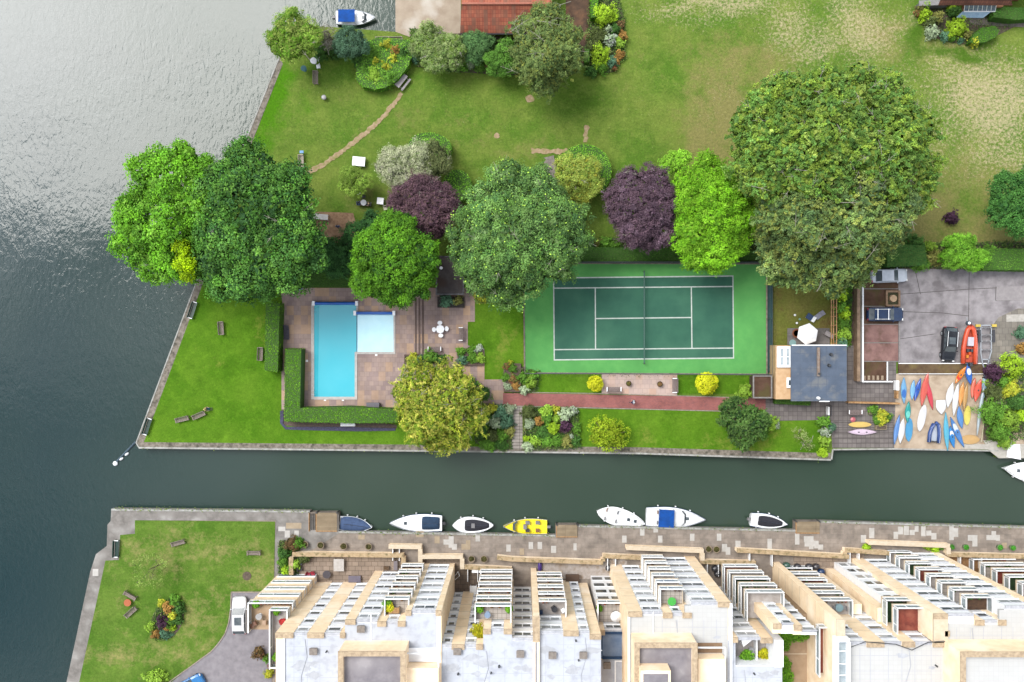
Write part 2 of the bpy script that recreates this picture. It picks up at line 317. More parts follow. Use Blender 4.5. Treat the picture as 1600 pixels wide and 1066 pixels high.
# quay paths and edges
sheet('quay', [(437,89),(382,225),(303,452),(213,692),(225,692),(314,452),(393,225),(442,100)], COPING, .03)
sheet('quay', [(213,692),(217,699),(660,704),(1000,708),(1298,718),(1298,708),(1000,699),(660,695),(225,691)], COPING, .034)
mb = MB()
def edge(pts, wd, z0, z1):
    for a, b_2 in zip(pts, pts[1:]): mb.bar((*P(*a)[:2], z0), (*P(*b_2)[:2], z0), wd, z1-z0)
edge([(437,89),(382,225),(303,452),(213,692),(217,699)], .16, -.5, .07)
edge([(217,699.6),(660,704.6),(1000,708.6),(1298,718.6)], .22, -.6, .075)
edge([(1299,718),(1301,702.5),(1396,701.5),(1560,704.5)], .2, -.6, .08)
struct('quay_edge', mb, QPALE)
mb = MB()
edge([(174,796.5),(484,799.5)], .25, -.6, .07); edge([(529,831.3),(868,837.3)], .22, -.6, .073); edge([(904,822.3),(1243,829.3)], .22, -.6, .07); edge([(1281,815.5),(1600,824.3),(2400,846)], .22, -.6, .07)
struct('quay_edge', mb, QPALE)
sheet('quay', [(174,796),(484,799),(484,813),(211,813),(211,834),(188,836),(186,875),(165,876),(124,1066),(70,1300),(50,1300),(104,1066),(141,894),(150,866),(167,853),(168,820),(173,814)], mat('grey_quay', A((158,152,146)), A((125,120,114)), sc1=1.2, c3=A((180,176,170)), sc3=.6), .03)
sheet('path', [(431,813),(529,801),(529,834),(470,870),(466,905),(429,905)], mat('grey_quay', (0,0,0)), .034)
# lawns
sheet('lawn', [(314,452),(225,691),(660,695),(770,699),(770,600),(735,640),(618,640),(618,664),(444,664),(444,545),(441,462),(430,440),(318,440)], LAWN, .04)
sheet('lawn', [(730,475),(817,475),(817,582),(787,567),(787,593),(757,593),(757,545),(730,540)], LAWN, .042)
sheet('lawn', [(820,584),(1196,586),(1196,616),(820,613)], LAWN, .04)
sheet('lawn', [(903,639),(1120,642),(1205,640),(1290,657),(1290,708),(1000,699),(903,698)], LAWN, .044)
sheet('lawn', [(470,425),(560,425),(560,449),(462,449)], LAWN, .041)
sheet('lawn', [(211,813),(430,815),(428,925),(362,925),(360,965),(352,990),(330,1018),(300,1040),(268,1066),(200,1400),(50,1400),(124,1066),(165,876),(186,875),(188,836),(211,834)], LAWN2, .05)
sheet('lawn', [(1207,440),(1302,440),(1302,535),(1207,540)], BURNT, .04)
# pool terrace
DECK = pmat('pool_stone', A((202, 178, 166)), A((168, 146, 138)), .62, .62, A((178, 156, 152)), A((222, 186, 152)), sc3=.25, amt=.32, msize=.02)
sheet('paving', [(438,450),(742,450),(742,503),(731,503),(731,540),(757,545),(757,593),(787,593),(787,634),(440,640),(440,560),(441,470)], DECK, .05)
mb = MB()
for i, px in enumerate((648.5, 654, 659.5)): mb.box(X(px), X(px+2.6), Y(466), Y(558), .06, .10+.02*i)
struct('steps', mb, mat('step_riser', A((128, 106, 98)), A((105, 88, 80)), sc1=3))
PINK = pmat('pink_paving', A((226, 200, 186)), A((200, 178, 166)), .6, .6, A((212, 188, 178)), A((222, 184, 160)), sc3=.4, amt=.14)
sheet('paving', [(940,584),(1058,585),(1058,618),(940,616)], PINK, .05)
REDBR = pmat('red_brick_path', A((196, 122, 114)), A((150, 104, 98)), .22, .11, A((172, 112, 110)), sc3=.35, amt=.4, msize=.012)
sheet('path', [(786,614),(1110,620),(1196,623),(1196,640),(1110,641),(786,633)], REDBR, .056)
mb = MB(); edge([(820,613.2),(940,615),(1058,618.5),(1196,622.6)], .1, .04, .10); edge([(800,634.4),(1110,642),(1150,643)], .12, .04, .10); struct('kerb', mb, mat('kerb_stone', A((190,175,160)), A((150,138,126)), sc1=3))
SLAB = pmat('stone_step_slabs', A((200, 190, 180)), A((100, 96, 88)), 1.6, .42, A((184, 174, 164)), sc3=1, amt=.25, msize=.03, offset=0)
sheet('path', [(802,635),(816,635),(817,702),(799,701)], SLAB, .052)
# canoe yard paving, car park
GREYP = pmat('grey_slab_paving', A((150, 142, 138)), A((105, 100, 96)), .6, .6, A((132, 124, 122)), sc3=.5, amt=.3, offset=0)
sheet('paving', [(1196,623),(1207,540),(1345,540),(1345,597),(1400,597),(1400,700),(1300,700),(1298,656),(1207,658),(1196,642)], GREYP, .05)
mb = MB()
for i in range(5): mb.box(X(1304), X(1396), Y(660+8*i), Y(660.8+8*i), .05, .075)
struct('paving_joint', mb, mat('dark_joint', A((95,88,84)), sc1=3))
ASPH = mat('car_park_asphalt', A((184, 178, 180)), A((154, 148, 150)), sc1=.9, rough=.95, c3=A((134, 128, 130)), sc3=.55, bump=.15, bs=30)
sheet('road', [(1403,420),(1760,424),(1760,484),(1590,482),(1560,496),(1548,512),(1548,570),(1403,570)], ASPH, .05)
sheet('paving', [(1548,512),(1560,496),(1590,482),(1760,484),(1760,640),(1540,640),(1540,572),(1548,570)], pmat('worn_slabs', A((168,160,148)), A((130,124,116)), .8, .8, A((150,144,134)), sc3=.6, amt=.3), .052)
sheet('paving', [(1572,492),(1700,488),(1700,502),(1572,503)], mat('pale_concrete', A((215,210,200)), A((190,185,175)), sc1=2), .075)
RUST = mat('rusty_roof_felt', A((150, 118, 108)), A((110, 84, 74)), sc1=.6, rough=.9, c3=A((88, 64, 46)), sc3=.45, lo=.4, hi=.6)
MOSS = mat('mossy_roof', A((112, 84, 66)), A((84, 58, 42)), sc1=.8, rough=.9, c3=A((96, 84, 48)), sc3=.6)
sheet('road', [(1346,540),(1400,540),(1400,597),(1346,597)], GREYP, .054)
SAND = mat('boat_yard_sand', A((222, 202, 178)), A((198, 178, 154)), sc1=.9, rough=.95, c3=A((178, 156, 132)), sc3=.5, bump=.2, bs=14)
sheet('beach', [(1400,584),(1536,583),(1536,690),(1400,700),(1397,702)], SAND, .06)
sheet('beach', [(1397,702),(1400,696),(1536,690),(1545,702)], mat('boat_yard_sand',(0,0,0)), .062)
mb = MB(); mb.prism(poly([(1502,693),(1562,695),(1562,703),(1502,701)]), 0, .07); struct('quay', mb, mat('pale_concrete', (0,0,0)))
sheet('paving', [(1536,688),(1760,690),(1760,716),(1560,716),(1545,704)], mat('pale_concrete', (0,0,0)), .058)
sheet('beach', [(1582,676),(1640,676),(1640,694),(1582,694)], mat('boat_yard_sand',(0,0,0)), .064)
# north yard, dirt strip, worn path, sand pit
sheet('road', [(618,-400),(720,-400),(720,52),(640,58),(618,50)], mat('yard_concrete', A((205,188,165)), A((180,160,138)), sc1=.5, c3=A((225,215,200)), sc3=.3), .05)
sheet('dirt', [(884,-200),(922,-200),(922,70),(918,100),(884,96)], mat('bare_earth', A((112,84,62)), A((78,58,42)), sc1=1.2, c3=A((140,100,70)), sc3=.7), .05)
sheet('dirt', [(500,331),(552,333),(557,352),(553,376),(545,380),(480,378),(478,352),(482,334)], mat('woodchip', A((178,142,108)), A((145,112,84)), sc1=3.5, c3=A((196,162,128)), sc3=1.1, bump=.3, bs=25), .045)
DUST = mat('trodden_earth', A((200,176,140)), A((168,142,102)), sc1=2.5, c3=A((150,150,80)), sc3=1.4)
def ragged(pts, wpx):
    up, dn = [], []
    for i in range(len(pts)-1):
        (x0, y0), (x1, y1) = pts[i], pts[i+1]; n = max(2, int(math.hypot(x1-x0, y1-y0)/3)); dx, dy = x1-x0, y1-y0; l = math.hypot(dx, dy)
        for j in range(n):
            t = j/n; ww = wpx*(.6+random.random()*.8)/2; x, y = x0+dx*t, y0+dy*t
            up.append((x-dy/l*ww, y+dx/l*ww)); ww = wpx*(.6+random.random()*.8)/2; dn.append((x+dy/l*ww, y-dx/l*ww))
    return up+dn[::-1]
sheet('path', ragged([(628,146),(600,182),(575,205),(540,232),(505,258),(470,275),(462,285)], 7), DUST, .05)
sheet('path', ragged([(917,196),(915,212),(915,226)], 7), DUST, .05); sheet('path', ragged([(830,236),(860,237),(890,236)], 7), DUST, .051)
sheet('path', ragged([(857,245),(861,262),(858,275),(866,290)], 14), mat('grey_path', A((160,150,140)), A((130,120,112)), sc1=3), .055)
for i, (x, y, r) in enumerate([(776,212,5),(828,155,8),(590,103,3)]):
    sheet('dirt', [(x+r*math.cos(a)*(.7+.5*random.random()), y+r*math.sin(a)*(.6+.4*random.random())) for a in np.linspace(0, 6, 11)], DUST, .05)
for b in ([(835,636),(903,637),(905,700),(838,702),(818,700),(818,636)], [(742,630),(800,634),(800,702),(760,703),(742,690)], [(920,-10),(965,-10),(975,30),(976,90),(960,112),(940,116),(922,108),(905,100)], [(1428,10),(1440,8),(1600,20),(1600,35),(1545,62),(1515,70),(1480,66),(1458,58),(1438,36)], [(800,570),(842,578),(838,612),(800,614)], [(1380,380),(1700,378),(1700,424),(1380,420)], [(440,640),(620,664),(620,670),(470,668),(440,664)], [(905,375),(1200,378),(1200,412),(905,410)], [(1540,595),(1640,560),(1640,676),(1582,690),(1536,690)], [(1300,448),(1330,448),(1328,540),(1302,540)], [(436,845),(470,845),(468,900),(436,900)], [(640,40),(800,60),(900,100),(800,118),(700,112),(650,104)], [(564,128),(562,92),(574,68),(634,70),(638,98),(608,128)]):
    sheet('flower_bed_soil', b, SOIL, .046)
ob = [(263+30*math.cos(t)*math.cos(-1.05)-18*math.sin(t)*math.sin(-1.05)*1, 969+30*math.cos(t)*math.sin(-1.05)*1.15+20*math.sin(t)*math.cos(-1.05)) for t in np.linspace(0, 2*math.pi, 20)[:-1]]
sheet('flower_bed_soil', [(262+34*math.cos(t)*math.cos(1.08)+23*math.sin(t)*math.sin(1.08), 969-34*math.cos(t)*math.sin(1.08)+23*math.sin(t)*math.cos(1.08)) for t in np.linspace(0, 2*math.pi, 24)[:-1]], SOIL, .065)
# drive at lower left
mb = MB(); dv = [(362,925),(425,925),(425,1500),(-100,1500),(268,1066),(300,1040),(330,1018),(352,990),(360,965)]
sheet('road', dv, mat('drive_asphalt', A((168,163,168)), A((148,143,148)), sc1=1.2, rough=.95, bump=.15, bs=30), .07)
mb = MB(); edge([(425,925),(362,925),(361,950),(358,972),(352,990),(342,1005),(330,1018),(300,1040),(268,1063),(230,1100)], .14, .04, .16); struct('kerb', mb, mat('kerb_stone', (0,0,0)))
# white and buff replacement slabs on the quayside
WS = mat('white_slab', A((222,218,212)), A((205,200,192)), sc1=1.5); BS_ = mat('buff_slab', A((196,178,150)), A((180,160,134)), sc1=1.5)
mb = MB(); mb2 = MB()
for x, y, a, b_2 in [(435,823,11,7),(445,829,8,11),(460,829,7,11),(693,843,9,8),(701,838,8,18),(706,850,8,9),(743,834,7,12),(791,851,7,11),(826,847,7,11),(840,847,7,11),(861,853,8,11),(896,849,5,11),(972,837,7,11),(1000,826,7,11),(1021,825,7,7),(1028,837,7,11),(1078,834,7,11),(1120,834,7,11),(1128,850,8,12),(1134,855,7,12),(1149,845,8,10),(1199,842,7,16),(1242,833,7,18),(1257,844,15,10),(1264,838,7,20),(1272,845,7,12),(1278,851,8,8),(1345,836,8,12),(1358,825,8,16),(1396,831,7,11),(1403,823,8,12),(1412,822,8,14),(1421,828,8,8),(1429,822,6,9),(1439,822,7,16),(1447,829,8,8),(1455,833,8,10),(1483,822,7,22),(1490,825,7,14),(1512,836,15,9),(1519,845,8,9),(1541,836,16,8),(1549,830,7,12),(1556,836,6,9),(638,880,8,10),(145,889,9,11),(1256,838,8,9)]:
    zq = .044+.0007*(len(mb.f)//6 % 9); mb.box(X(x), X(x+a), Y(y), Y(y+b_2), .01, zq)
for x, y, a, b_2 in [(447,817,24,9),(679,838,8,11),(721,850,14,9),(728,844,7,14),(812,857,7,10),(1565,848,8,9),(560,836,10,7),(650,830,12,9)]: mb2.box(X(x), X(x+a), Y(y), Y(y+b_2), .01, .036+.0007*(len(mb2.f)//6 % 9))
struct('paving_slabs', mb, WS); struct('paving_slabs', mb2, BS_)
# south terraces behind the walls
T1 = pmat('terrace_slabs', A((188, 168, 150)), A((120,104,92)), .85, .6, A((170, 152, 136)), sc3=.6, amt=.25)
sheet('paving', [(466,868),(632,868),(632,935),(466,935)], T1, .03); sheet('paving', [(660,872),(724,872),(724,890),(800,890),(800,935),(660,935)], pmat('terrace_slabs_brown', A((158,140,124)), A((110,98,88)), .6, .6, A((140,124,110)), sc3=.6, amt=.3), .032)
sheet('paving', [(840,877),(942,879),(960,872),(980,872),(980,905),(840,905)], mat('pale_gravel', A((208,198,190)), A((184,172,162)), sc1=2.5, c3=A((170,150,130)), sc3=1.2), .034)
sheet('paving', [(1240,866),(1350,866),(1350,930),(1240,930)], T1, .036); sheet('paving', [(1478,866),(1560,868),(1560,900),(1478,900)], mat('orange_gravel', A((176,132,88)), A((140,104,70)), sc1=3), .036)

# ---------------------------------------------------------------- tennis court (painted ground) 
CRT = mat('court_green', A((108, 188, 98)), A((96, 178, 92)), sc1=.8, rough=.85, c3=A((92,170,88)), sc3=.18, bump=.1, bs=30); CRD = mat('court_dark_green', A((60, 116, 92)), A((52, 106, 86)), sc1=.5, rough=.85, c3=A((72,126,100)), sc3=.15)
sheet('tennis_court', [(817,411),(1197,413),(1197,584),(820,582)], CRT, .055)
sheet('tennis_court_playing_area', [(865,434.5),(1145,431.5),(1146,559.5),(866,562.5)], CRD, .063)
mb = MB()
def ln(a, b_2, wd=.16):
    a_, c_ = Vector(P(*a)), Vector(P(*b_2)); d = (c_-a_).normalized(); a_ -= d*wd/2; c_ += d*wd/2
    mb.bar((a_.x, a_.y, .063), (c_.x, c_.y, .063), wd, .006)
for z, (a, b_2) in enumerate([((865,434.5),(1145,431.5)),((866,562.5),(1146,559.5))]): ln(a, b_2)
mbl = mb; struct('court_lines', mb, mat('line_white', A((225,232,225)), A((200,210,200)), sc1=2))
def lines(lst, dz):
    global mb
    mb = MB()
    for a, b_2 in lst:
        a_, c_ = Vector(P(*a)), Vector(P(*b_2)); mb.bar((a_.x, a_.y, .063), (c_.x, c_.y, .063), .15, .006+dz)
    struct('court_lines', mb, mat('line_white', (0,0,0)))
lines([((865,434),(866,563)),((1145,431),(1146,560))], .003)
lines([((865,450.5),(1145,447.8)),((866,546.5),(1146,544))], .004)
lines([((930,450),(930.5,546)),((1080,448.3),(1081,544.5))], .006)
lines([((930,498),(1080.5,496.3))], .008)

# roots of the beds: low ground cover between the shrubs

mb = MB()   # joints and old repair lines in the car park surface
for a, c in [((1404,460),(1514,452)),((1514,425),(1513,512)),((1404,487),(1470,489)),((1470,489),(1514,494)),((1514,452),(1600,448)),((1430,424),(1438,460)),((1404,530),(1460,522)),((1556,448),(1555,470)),((1556,470),(1600,469))]:
    mb.bar((*P(*a)[:2], .045), (*P(*c)[:2], .045), .07, .009)
struct('paving_joint', mb, mat('dark_joint', (0,0,0)))
sheet('road', [(1557,448),(1700,446),(1700,468),(1557,470)], mat('asphalt_patch', A((178,172,172)), A((160,154,155)), sc1=2), .056)
# ---------------------------------------------------------------- foliage
def leaf_mesh(name, c, n, s, tint, aspect=.6):
    """many small leaf faces: c centres, n outward directions, s sizes, tint colours"""
    m = len(c); a = rng.normal(size=(m, 3)); t = np.cross(n, a); t /= np.linalg.norm(t, axis=1)[:, None]+1e-9; u = np.cross(n, t)
    s = s[:, None]; v = np.empty((m, 4, 3)); k = aspect
    v[:, 0] = c-t*s; v[:, 1] = c-u*s*k; v[:, 2] = c+t*s; v[:, 3] = c+u*s*k
    me = bpy.data.meshes.new(name); me.vertices.add(4*m); me.vertices.foreach_set('co', v.ravel().astype(np.float32))
    me.loops.add(4*m); me.loops.foreach_set('vertex_index', np.arange(4*m, dtype=np.int32)); me.polygons.add(m)
    me.polygons.foreach_set('loop_start', np.arange(0, 4*m, 4, dtype=np.int32)); me.polygons.foreach_set('loop_total', np.full(m, 4, dtype=np.int32))
    me.update(calc_edges=True); at = me.attributes.new('tint', 'FLOAT_COLOR', 'FACE')
    at.data.foreach_set('color', np.c_[tint, np.ones(m)].ravel().astype(np.float32)); me.materials.append(leafm); return me
def unit(v): return v/(np.linalg.norm(v, axis=1)[:, None]+1e-9)
def dome_points(lobes, step, low=-.25, jit=.12):
    """cluster centres over the outside of a group of lobes (world ellipsoids cx,cy,cz,rx,ry,rz)"""
    Cs, Ns, I = [], [], []
    for i, (cx, cy, cz, rx, ry, rz) in enumerate(lobes):
        k = int(2*math.pi*rx*ry*1.5/(step*step*.75))+6
        d = unit(rng.normal(size=(k*2, 3))); d = d[d[:, 2] > low][:k]
        ph = rng.uniform(0, 6.28, 3); rr = 1-np.abs(rng.normal(size=len(d)))*.055+jit*np.sin(3*np.arctan2(d[:, 1], d[:, 0])+ph[0])*.6+jit*np.sin(5*np.arctan2(d[:, 1], d[:, 0])+ph[1])*.5+rng.normal(size=len(d))*jit*.4
        p = np.array([cx, cy, cz])+d*rr[:, None]*np.array([rx, ry, rz])
        keep = np.ones(len(p), bool)
        for j, (a, b, c, ra, rb, rc_) in enumerate(lobes):
            if j != i:
                q = (p-np.array([a, b, c]))/np.array([ra, rb, rc_]); keep &= (q**2).sum(1) > .72
        Cs.append(p[keep]); Ns.append(unit(d[keep]/np.array([rx, ry, rz]))); I.append(np.full(keep.sum(), i))
    return np.concatenate(Cs), np.concatenate(Ns), np.concatenate(I)
def fol(name, lobes, cols, leaf=.3, cluster=.9, per=14, parent=None, origin=None, step=None, fill=.8, specks=None, jit=.12, spread=.55, streak=0, zfloor=.05, low=-.25, lobevar=.12, mid=0):
    """cols: colours; each cluster takes a blend of two neighbours of them"""
    C, Nn, I = dome_points(lobes, step or cluster*1.15, low, jit); m = len(C)
    cols = np.array(cols); t = np.clip(rng.beta(1.6, 1.6, m)*(len(cols)-1), 0, len(cols)-1.001); a = t.astype(int); f = (t-a)[:, None]
    base = cols[a]*(1-f)+cols[np.minimum(a+1, len(cols)-1)]*f if len(cols) > 1 else np.repeat(cols, m, 0)
    base = base*rng.uniform(.82, 1.18, (m, 1))*np.clip(1+lobevar*rng.normal(size=(len(lobes), 1)), .6, 1.45)[I]
    cl = cluster*rng.uniform(.6, 1.3, (m, 1))
    ph = rng.uniform(0, 6.28, 4); big = max(l[3] for l in lobes); fr_ = 2.2/max(1.2, big*.55)
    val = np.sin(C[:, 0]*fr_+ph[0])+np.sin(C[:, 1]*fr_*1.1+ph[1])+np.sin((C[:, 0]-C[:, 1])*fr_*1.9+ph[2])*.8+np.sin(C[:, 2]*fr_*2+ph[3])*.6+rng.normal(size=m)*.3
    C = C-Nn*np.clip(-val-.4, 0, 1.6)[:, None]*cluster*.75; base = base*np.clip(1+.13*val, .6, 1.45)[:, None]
    if leaf > .1: per = int(per*2.5); leaf *= .56
    K = per; c = np.repeat(C, K, 0); n = np.repeat(Nn, K, 0); tint = np.repeat(base, K, 0); r = np.repeat(cl, K, 0)
    o = unit(rng.normal(size=(m*K, 3)))*rng.uniform(0, 1, (m*K, 1))**.5
    if streak:  # drooping or sprayed tufts: stretched along a direction per cluster
        dirs = unit(Nn*.6+rng.normal(size=(m, 3))*.6); dd = np.repeat(dirs, K, 0); o = o*.38+dd*rng.uniform(-1, 1, (m*K, 1))*streak
    c = c+o*r*.8; nn = unit(n*.5+np.array([0, 0, .6])+rng.normal(size=(m*K, 3))*spread)
    if not streak: nn = unit(nn+o*.5)
    tint = tint*rng.uniform(.8, 1.2, (m*K, 1)); s = leaf*rng.uniform(.6, 1.25, m*K)
    if specks:
        q = rng.random(m*K) < specks[0]; tint[q] = np.array(specks[1])*rng.uniform(.8, 1.2, (q.sum(), 1)); c[q] += n[q]*r[q]*.3; nn[q] = unit(nn[q]+np.array([0, 0, 1.5]))
    if fill:   # inner layer of larger leaves, so that the crown is a volume
        C2, N2, _ = dome_points([(a_, b, cz, rx*fill, ry*fill, rz*fill) for (a_, b, cz, rx, ry, rz) in lobes], leaf*2.6, low, .05); k2 = len(C2)
        c = np.r_[c, C2]; nn = np.r_[nn, unit(N2+rng.normal(size=(k2, 3))*.35)]; s = np.r_[s, leaf*2.6*rng.uniform(.8, 1.2, k2)]
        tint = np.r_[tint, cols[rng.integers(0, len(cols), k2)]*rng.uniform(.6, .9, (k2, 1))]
    ok = c[:, 2] > zfloor; me = leaf_mesh(name, c[ok], nn[ok], s[ok], tint[ok])
    return link(name, me, parent, origin)
def F(*cs, g=.74): return [tuple(v*g for v in lin(c)) for c in cs]
def lobe(px, py, r, zt, flat_=.8, ry=None):
    rr = r*(1-zt*.7/CAMZ)/PXM; ry_ = (ry or r)*(1-zt*.7/CAMZ)/PXM; rz = min(flat_*(rr+ry_)/2, zt*.85); z = zt-rz
    return (X(px, z+rz*.2), Y(py, z+rz*.2), z, rr, ry_, rz)
TREES = []
def tree(name, label, cat, lobes, cols, trunk=None, tr=.35, tmat=None, group=None, limbs=True, bare=0, barelen=.3, **kw):
    ls = [lobe(*l) for l in lobes]; ls0 = list(ls)
    for (a, b, c, ra, rb, rc_) in ls0:
        if ra > 1.6:
            for q in range(4 if ra < 3 else 6):
                th = random.uniform(0, 6.28); el = random.uniform(-.05, 1.1); f = random.uniform(.74, .92); s_ = random.uniform(.3, .46)
                ls.append((a+ra*f*math.cos(th)*math.cos(el), b+rb*f*math.sin(th)*math.cos(el), max(1, c+rc_*f*math.sin(el)), ra*s_, rb*s_, rc_*s_*1.1))
    cx = sum(l[0]*l[3]**2 for l in ls)/sum(l[3]**2 for l in ls); cy = sum(l[1]*l[3]**2 for l in ls)/sum(l[3]**2 for l in ls)
    t = thing(name, label, cat, (cx, cy, 0), group); TREES.append(t)
    mb = MB(); zc = max(l[2] for l in ls0); mb.tube([(cx, cy, 0), (cx+.1, cy, zc*.3), (cx, cy+.1, zc*.75)], [tr*1.25, tr, tr*.6], 9)
    for l in ls0:
        e = Vector((l[0], l[1], l[2]+l[5]*.3)); s_ = Vector((cx, cy, zc*.4)); m_ = s_.lerp(e, .55)+Vector((0, 0, .4)); mb.tube([s_, m_, e], [tr*.6, tr*.4, tr*.12], 6)
        for q in range(4):
            d = Vector((random.gauss(0, 1), random.gauss(0, 1), random.gauss(.5, .5))).normalized(); f = e+Vector((d.x*l[3]*.75, d.y*l[4]*.75, d.z*l[5]*.5)); mb.tube([e.lerp(s_, .15), e.lerp(f, .5)+Vector((0, 0, .2)), f], [tr*.2, tr*.12, .03], 5)
    tk = mb
    fol('crown', ls, cols, parent=t, **kw)
    if bare:      # pale twigs that reach through the leaves
        C, Nn, I = dome_points(ls, 1.2, .1, .05); mb = tk; mb.k = 1; idx = rng.permutation(len(C))[:max(3, int(bare*.6))]
        for i in idx:
            p = Vector(C[i]); d = (Vector(Nn[i])*.4+Vector((random.gauss(0, 1), random.gauss(0, 1), .1))).normalized(); a = p-d*barelen*2+Vector((0, 0, -.3)); b = p+d*barelen*2.2+Vector((0, 0, .25))
            mb.tube([a, p+Vector((0, 0, .2)), b], [.05, .035, .015], 4)
            for s_ in (-1, 1):
                e = d.cross(Vector((0, 0, 1)))*s_; mb.tube([p+Vector((0, 0, .2)), p+d*barelen+e*barelen*.8+Vector((0, 0, .3))], [.025, .012], 4)
    tk.build('trunk', [tmat or bark, palebark], t)
    return t
def shrub(name, label, px, py, r, h, cols, cat='shrub', ry=None, group=None, leaf=None, **kw):
    rr = r*(1-h/CAMZ)/PXM; ry_ = (ry or r)*(1-h/CAMZ)/PXM; z0 = h*.35
    loc = (X(px, h*.7), Y(py, h*.7), 0); lf = leaf or max(.045, min(.14, rr*.12))
    kw.setdefault('cluster', max(.14, rr*.3)); kw.setdefault('per', 9); kw.setdefault('jit', .30)
    o = fol(name, [(loc[0], loc[1], z0, rr, ry_, h-z0)], cols, leaf=lf, origin=loc, low=-.45, fill=.82, **kw)
    return tag(o, label, cat, group)
def clip_pt(c, n): pass
def hedge(name, label, poly_px, h, cols, leaf=.07, dens=60, cat='hedge', group=None, round_=.0):
    """clipped hedge: solid green body closely covered with leaves"""
    pw = [(X(a, h), Y(b, h)) for a, b in poly_px]; xs = [p[0] for p in pw]; ys = [p[1] for p in pw]; cx, cy = sum(xs)/len(xs), sum(ys)/len(ys)
    t = thing(name, label, cat, (cx, cy, 0), group)
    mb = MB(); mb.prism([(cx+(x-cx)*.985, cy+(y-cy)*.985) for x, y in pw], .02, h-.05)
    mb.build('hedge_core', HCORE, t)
    area = (max(xs)-min(xs))*(max(ys)-min(ys)); k = int(area*dens)
    q = np.c_[rng.uniform(min(xs), max(xs), k), rng.uniform(min(ys), max(ys), k)]; ins = np.zeros(k, bool); n = len(pw)
    for i in range(n):
        x0, y0 = pw[i]; x1, y1 = pw[(i+1) % n]
        if y0 == y1: continue
        cnd = ((q[:, 1] < y0) != (q[:, 1] < y1)); xi = (x1-x0)*(q[:, 1]-y0)/(y1-y0)+x0; ins ^= cnd & (q[:, 0] < xi)
    q = q[ins]; c = [np.c_[q, np.full(len(q), h)+rng.normal(size=len(q))*.03]]; nn = [np.tile([0, 0, 1.], (len(q), 1))]
    a2 = sum(pw[i][0]*pw[(i+1) % n][1]-pw[(i+1) % n][0]*pw[i][1] for i in range(n)); sg = 1 if a2 > 0 else -1
    for i in range(n):
        x0, y0 = pw[i]; x1, y1 = pw[(i+1) % n]; l = math.hypot(x1-x0, y1-y0)
        if l < .01: continue
        k = int(l*h*dens*.7)+2; t_ = rng.random(k); no = np.array([(y1-y0)/l*sg, -(x1-x0)/l*sg, 0]); zz = rng.uniform(.05, h, k)
        c.append(np.c_[x0+(x1-x0)*t_, y0+(y1-y0)*t_, zz]+no*rng.normal(size=(k, 1))*.03); nn.append(np.tile(no, (k, 1)))
    c = np.concatenate(c); nn = unit(np.concatenate(nn)+rng.normal(size=c.shape)*.42); m = len(c); cols = np.array(cols)
    ph = np.sin(c[:, 0]*1.7+c[:, 1]*.9)+np.sin(c[:, 1]*2.3-c[:, 0]*.6)+rng.normal(size=m)*.9; ti = np.clip(((ph+3)/6*len(cols)).astype(int), 0, len(cols)-1)
    link('leaves', leaf_mesh('leaves', c, nn, leaf*rng.uniform(.7, 1.3, m), cols[ti]*rng.uniform(.8, 1.2, (m, 1))), t); return t
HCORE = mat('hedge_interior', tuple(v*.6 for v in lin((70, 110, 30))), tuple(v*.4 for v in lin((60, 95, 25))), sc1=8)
def ellp(cx, cy, rx, ry, rot=0, n=26, sq=1.0):
    out = []
    for t in np.linspace(0, 2*math.pi, n+1)[:-1]:
        c_, s_ = math.cos(t), math.sin(t); x = rx*abs(c_)**sq*(1 if c_ > 0 else -1); y = ry*abs(s_)**sq*(1 if s_ > 0 else -1)
        out.append((cx+x*math.cos(rot)-y*math.sin(rot), cy+x*math.sin(rot)+y*math.cos(rot)))
    return out

# ---- large trees
LIME0 = F((98,165,22),(120,190,30),(80,140,22),(135,195,50)); DK = F((52,98,32),(72,122,42),(40,80,38),(92,140,62)); 
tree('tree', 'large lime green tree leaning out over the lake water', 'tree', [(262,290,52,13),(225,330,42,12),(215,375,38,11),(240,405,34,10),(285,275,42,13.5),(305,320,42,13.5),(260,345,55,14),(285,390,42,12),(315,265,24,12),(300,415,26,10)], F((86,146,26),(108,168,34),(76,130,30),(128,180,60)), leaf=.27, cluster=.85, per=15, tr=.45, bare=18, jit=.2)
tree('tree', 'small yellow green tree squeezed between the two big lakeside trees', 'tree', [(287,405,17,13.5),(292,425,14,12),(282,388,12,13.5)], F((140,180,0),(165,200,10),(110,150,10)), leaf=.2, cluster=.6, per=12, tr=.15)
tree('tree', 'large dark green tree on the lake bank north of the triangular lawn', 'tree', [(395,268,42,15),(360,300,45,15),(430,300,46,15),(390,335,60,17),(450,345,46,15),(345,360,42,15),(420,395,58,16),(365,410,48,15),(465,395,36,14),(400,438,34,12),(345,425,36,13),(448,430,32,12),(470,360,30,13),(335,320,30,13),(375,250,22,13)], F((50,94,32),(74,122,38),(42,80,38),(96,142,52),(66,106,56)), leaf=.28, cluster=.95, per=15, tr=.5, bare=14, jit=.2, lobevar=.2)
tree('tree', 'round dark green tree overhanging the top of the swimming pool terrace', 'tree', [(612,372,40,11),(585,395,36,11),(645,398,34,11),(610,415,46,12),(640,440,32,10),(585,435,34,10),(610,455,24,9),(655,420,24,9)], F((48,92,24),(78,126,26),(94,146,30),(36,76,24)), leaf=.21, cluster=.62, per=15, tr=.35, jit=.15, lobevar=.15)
tree('tree', 'purple leaved tree left of the big grey green tree', 'tree', [(650,305,34,8),(685,315,32,8),(665,335,32,8),(635,320,26,7),(690,340,22,7),(680,358,18,6)], F((92,66,80),(112,84,92),(76,56,66),(124,98,96)), leaf=.15, cluster=.55, per=14, tr=.25, bare=14, jit=.18)
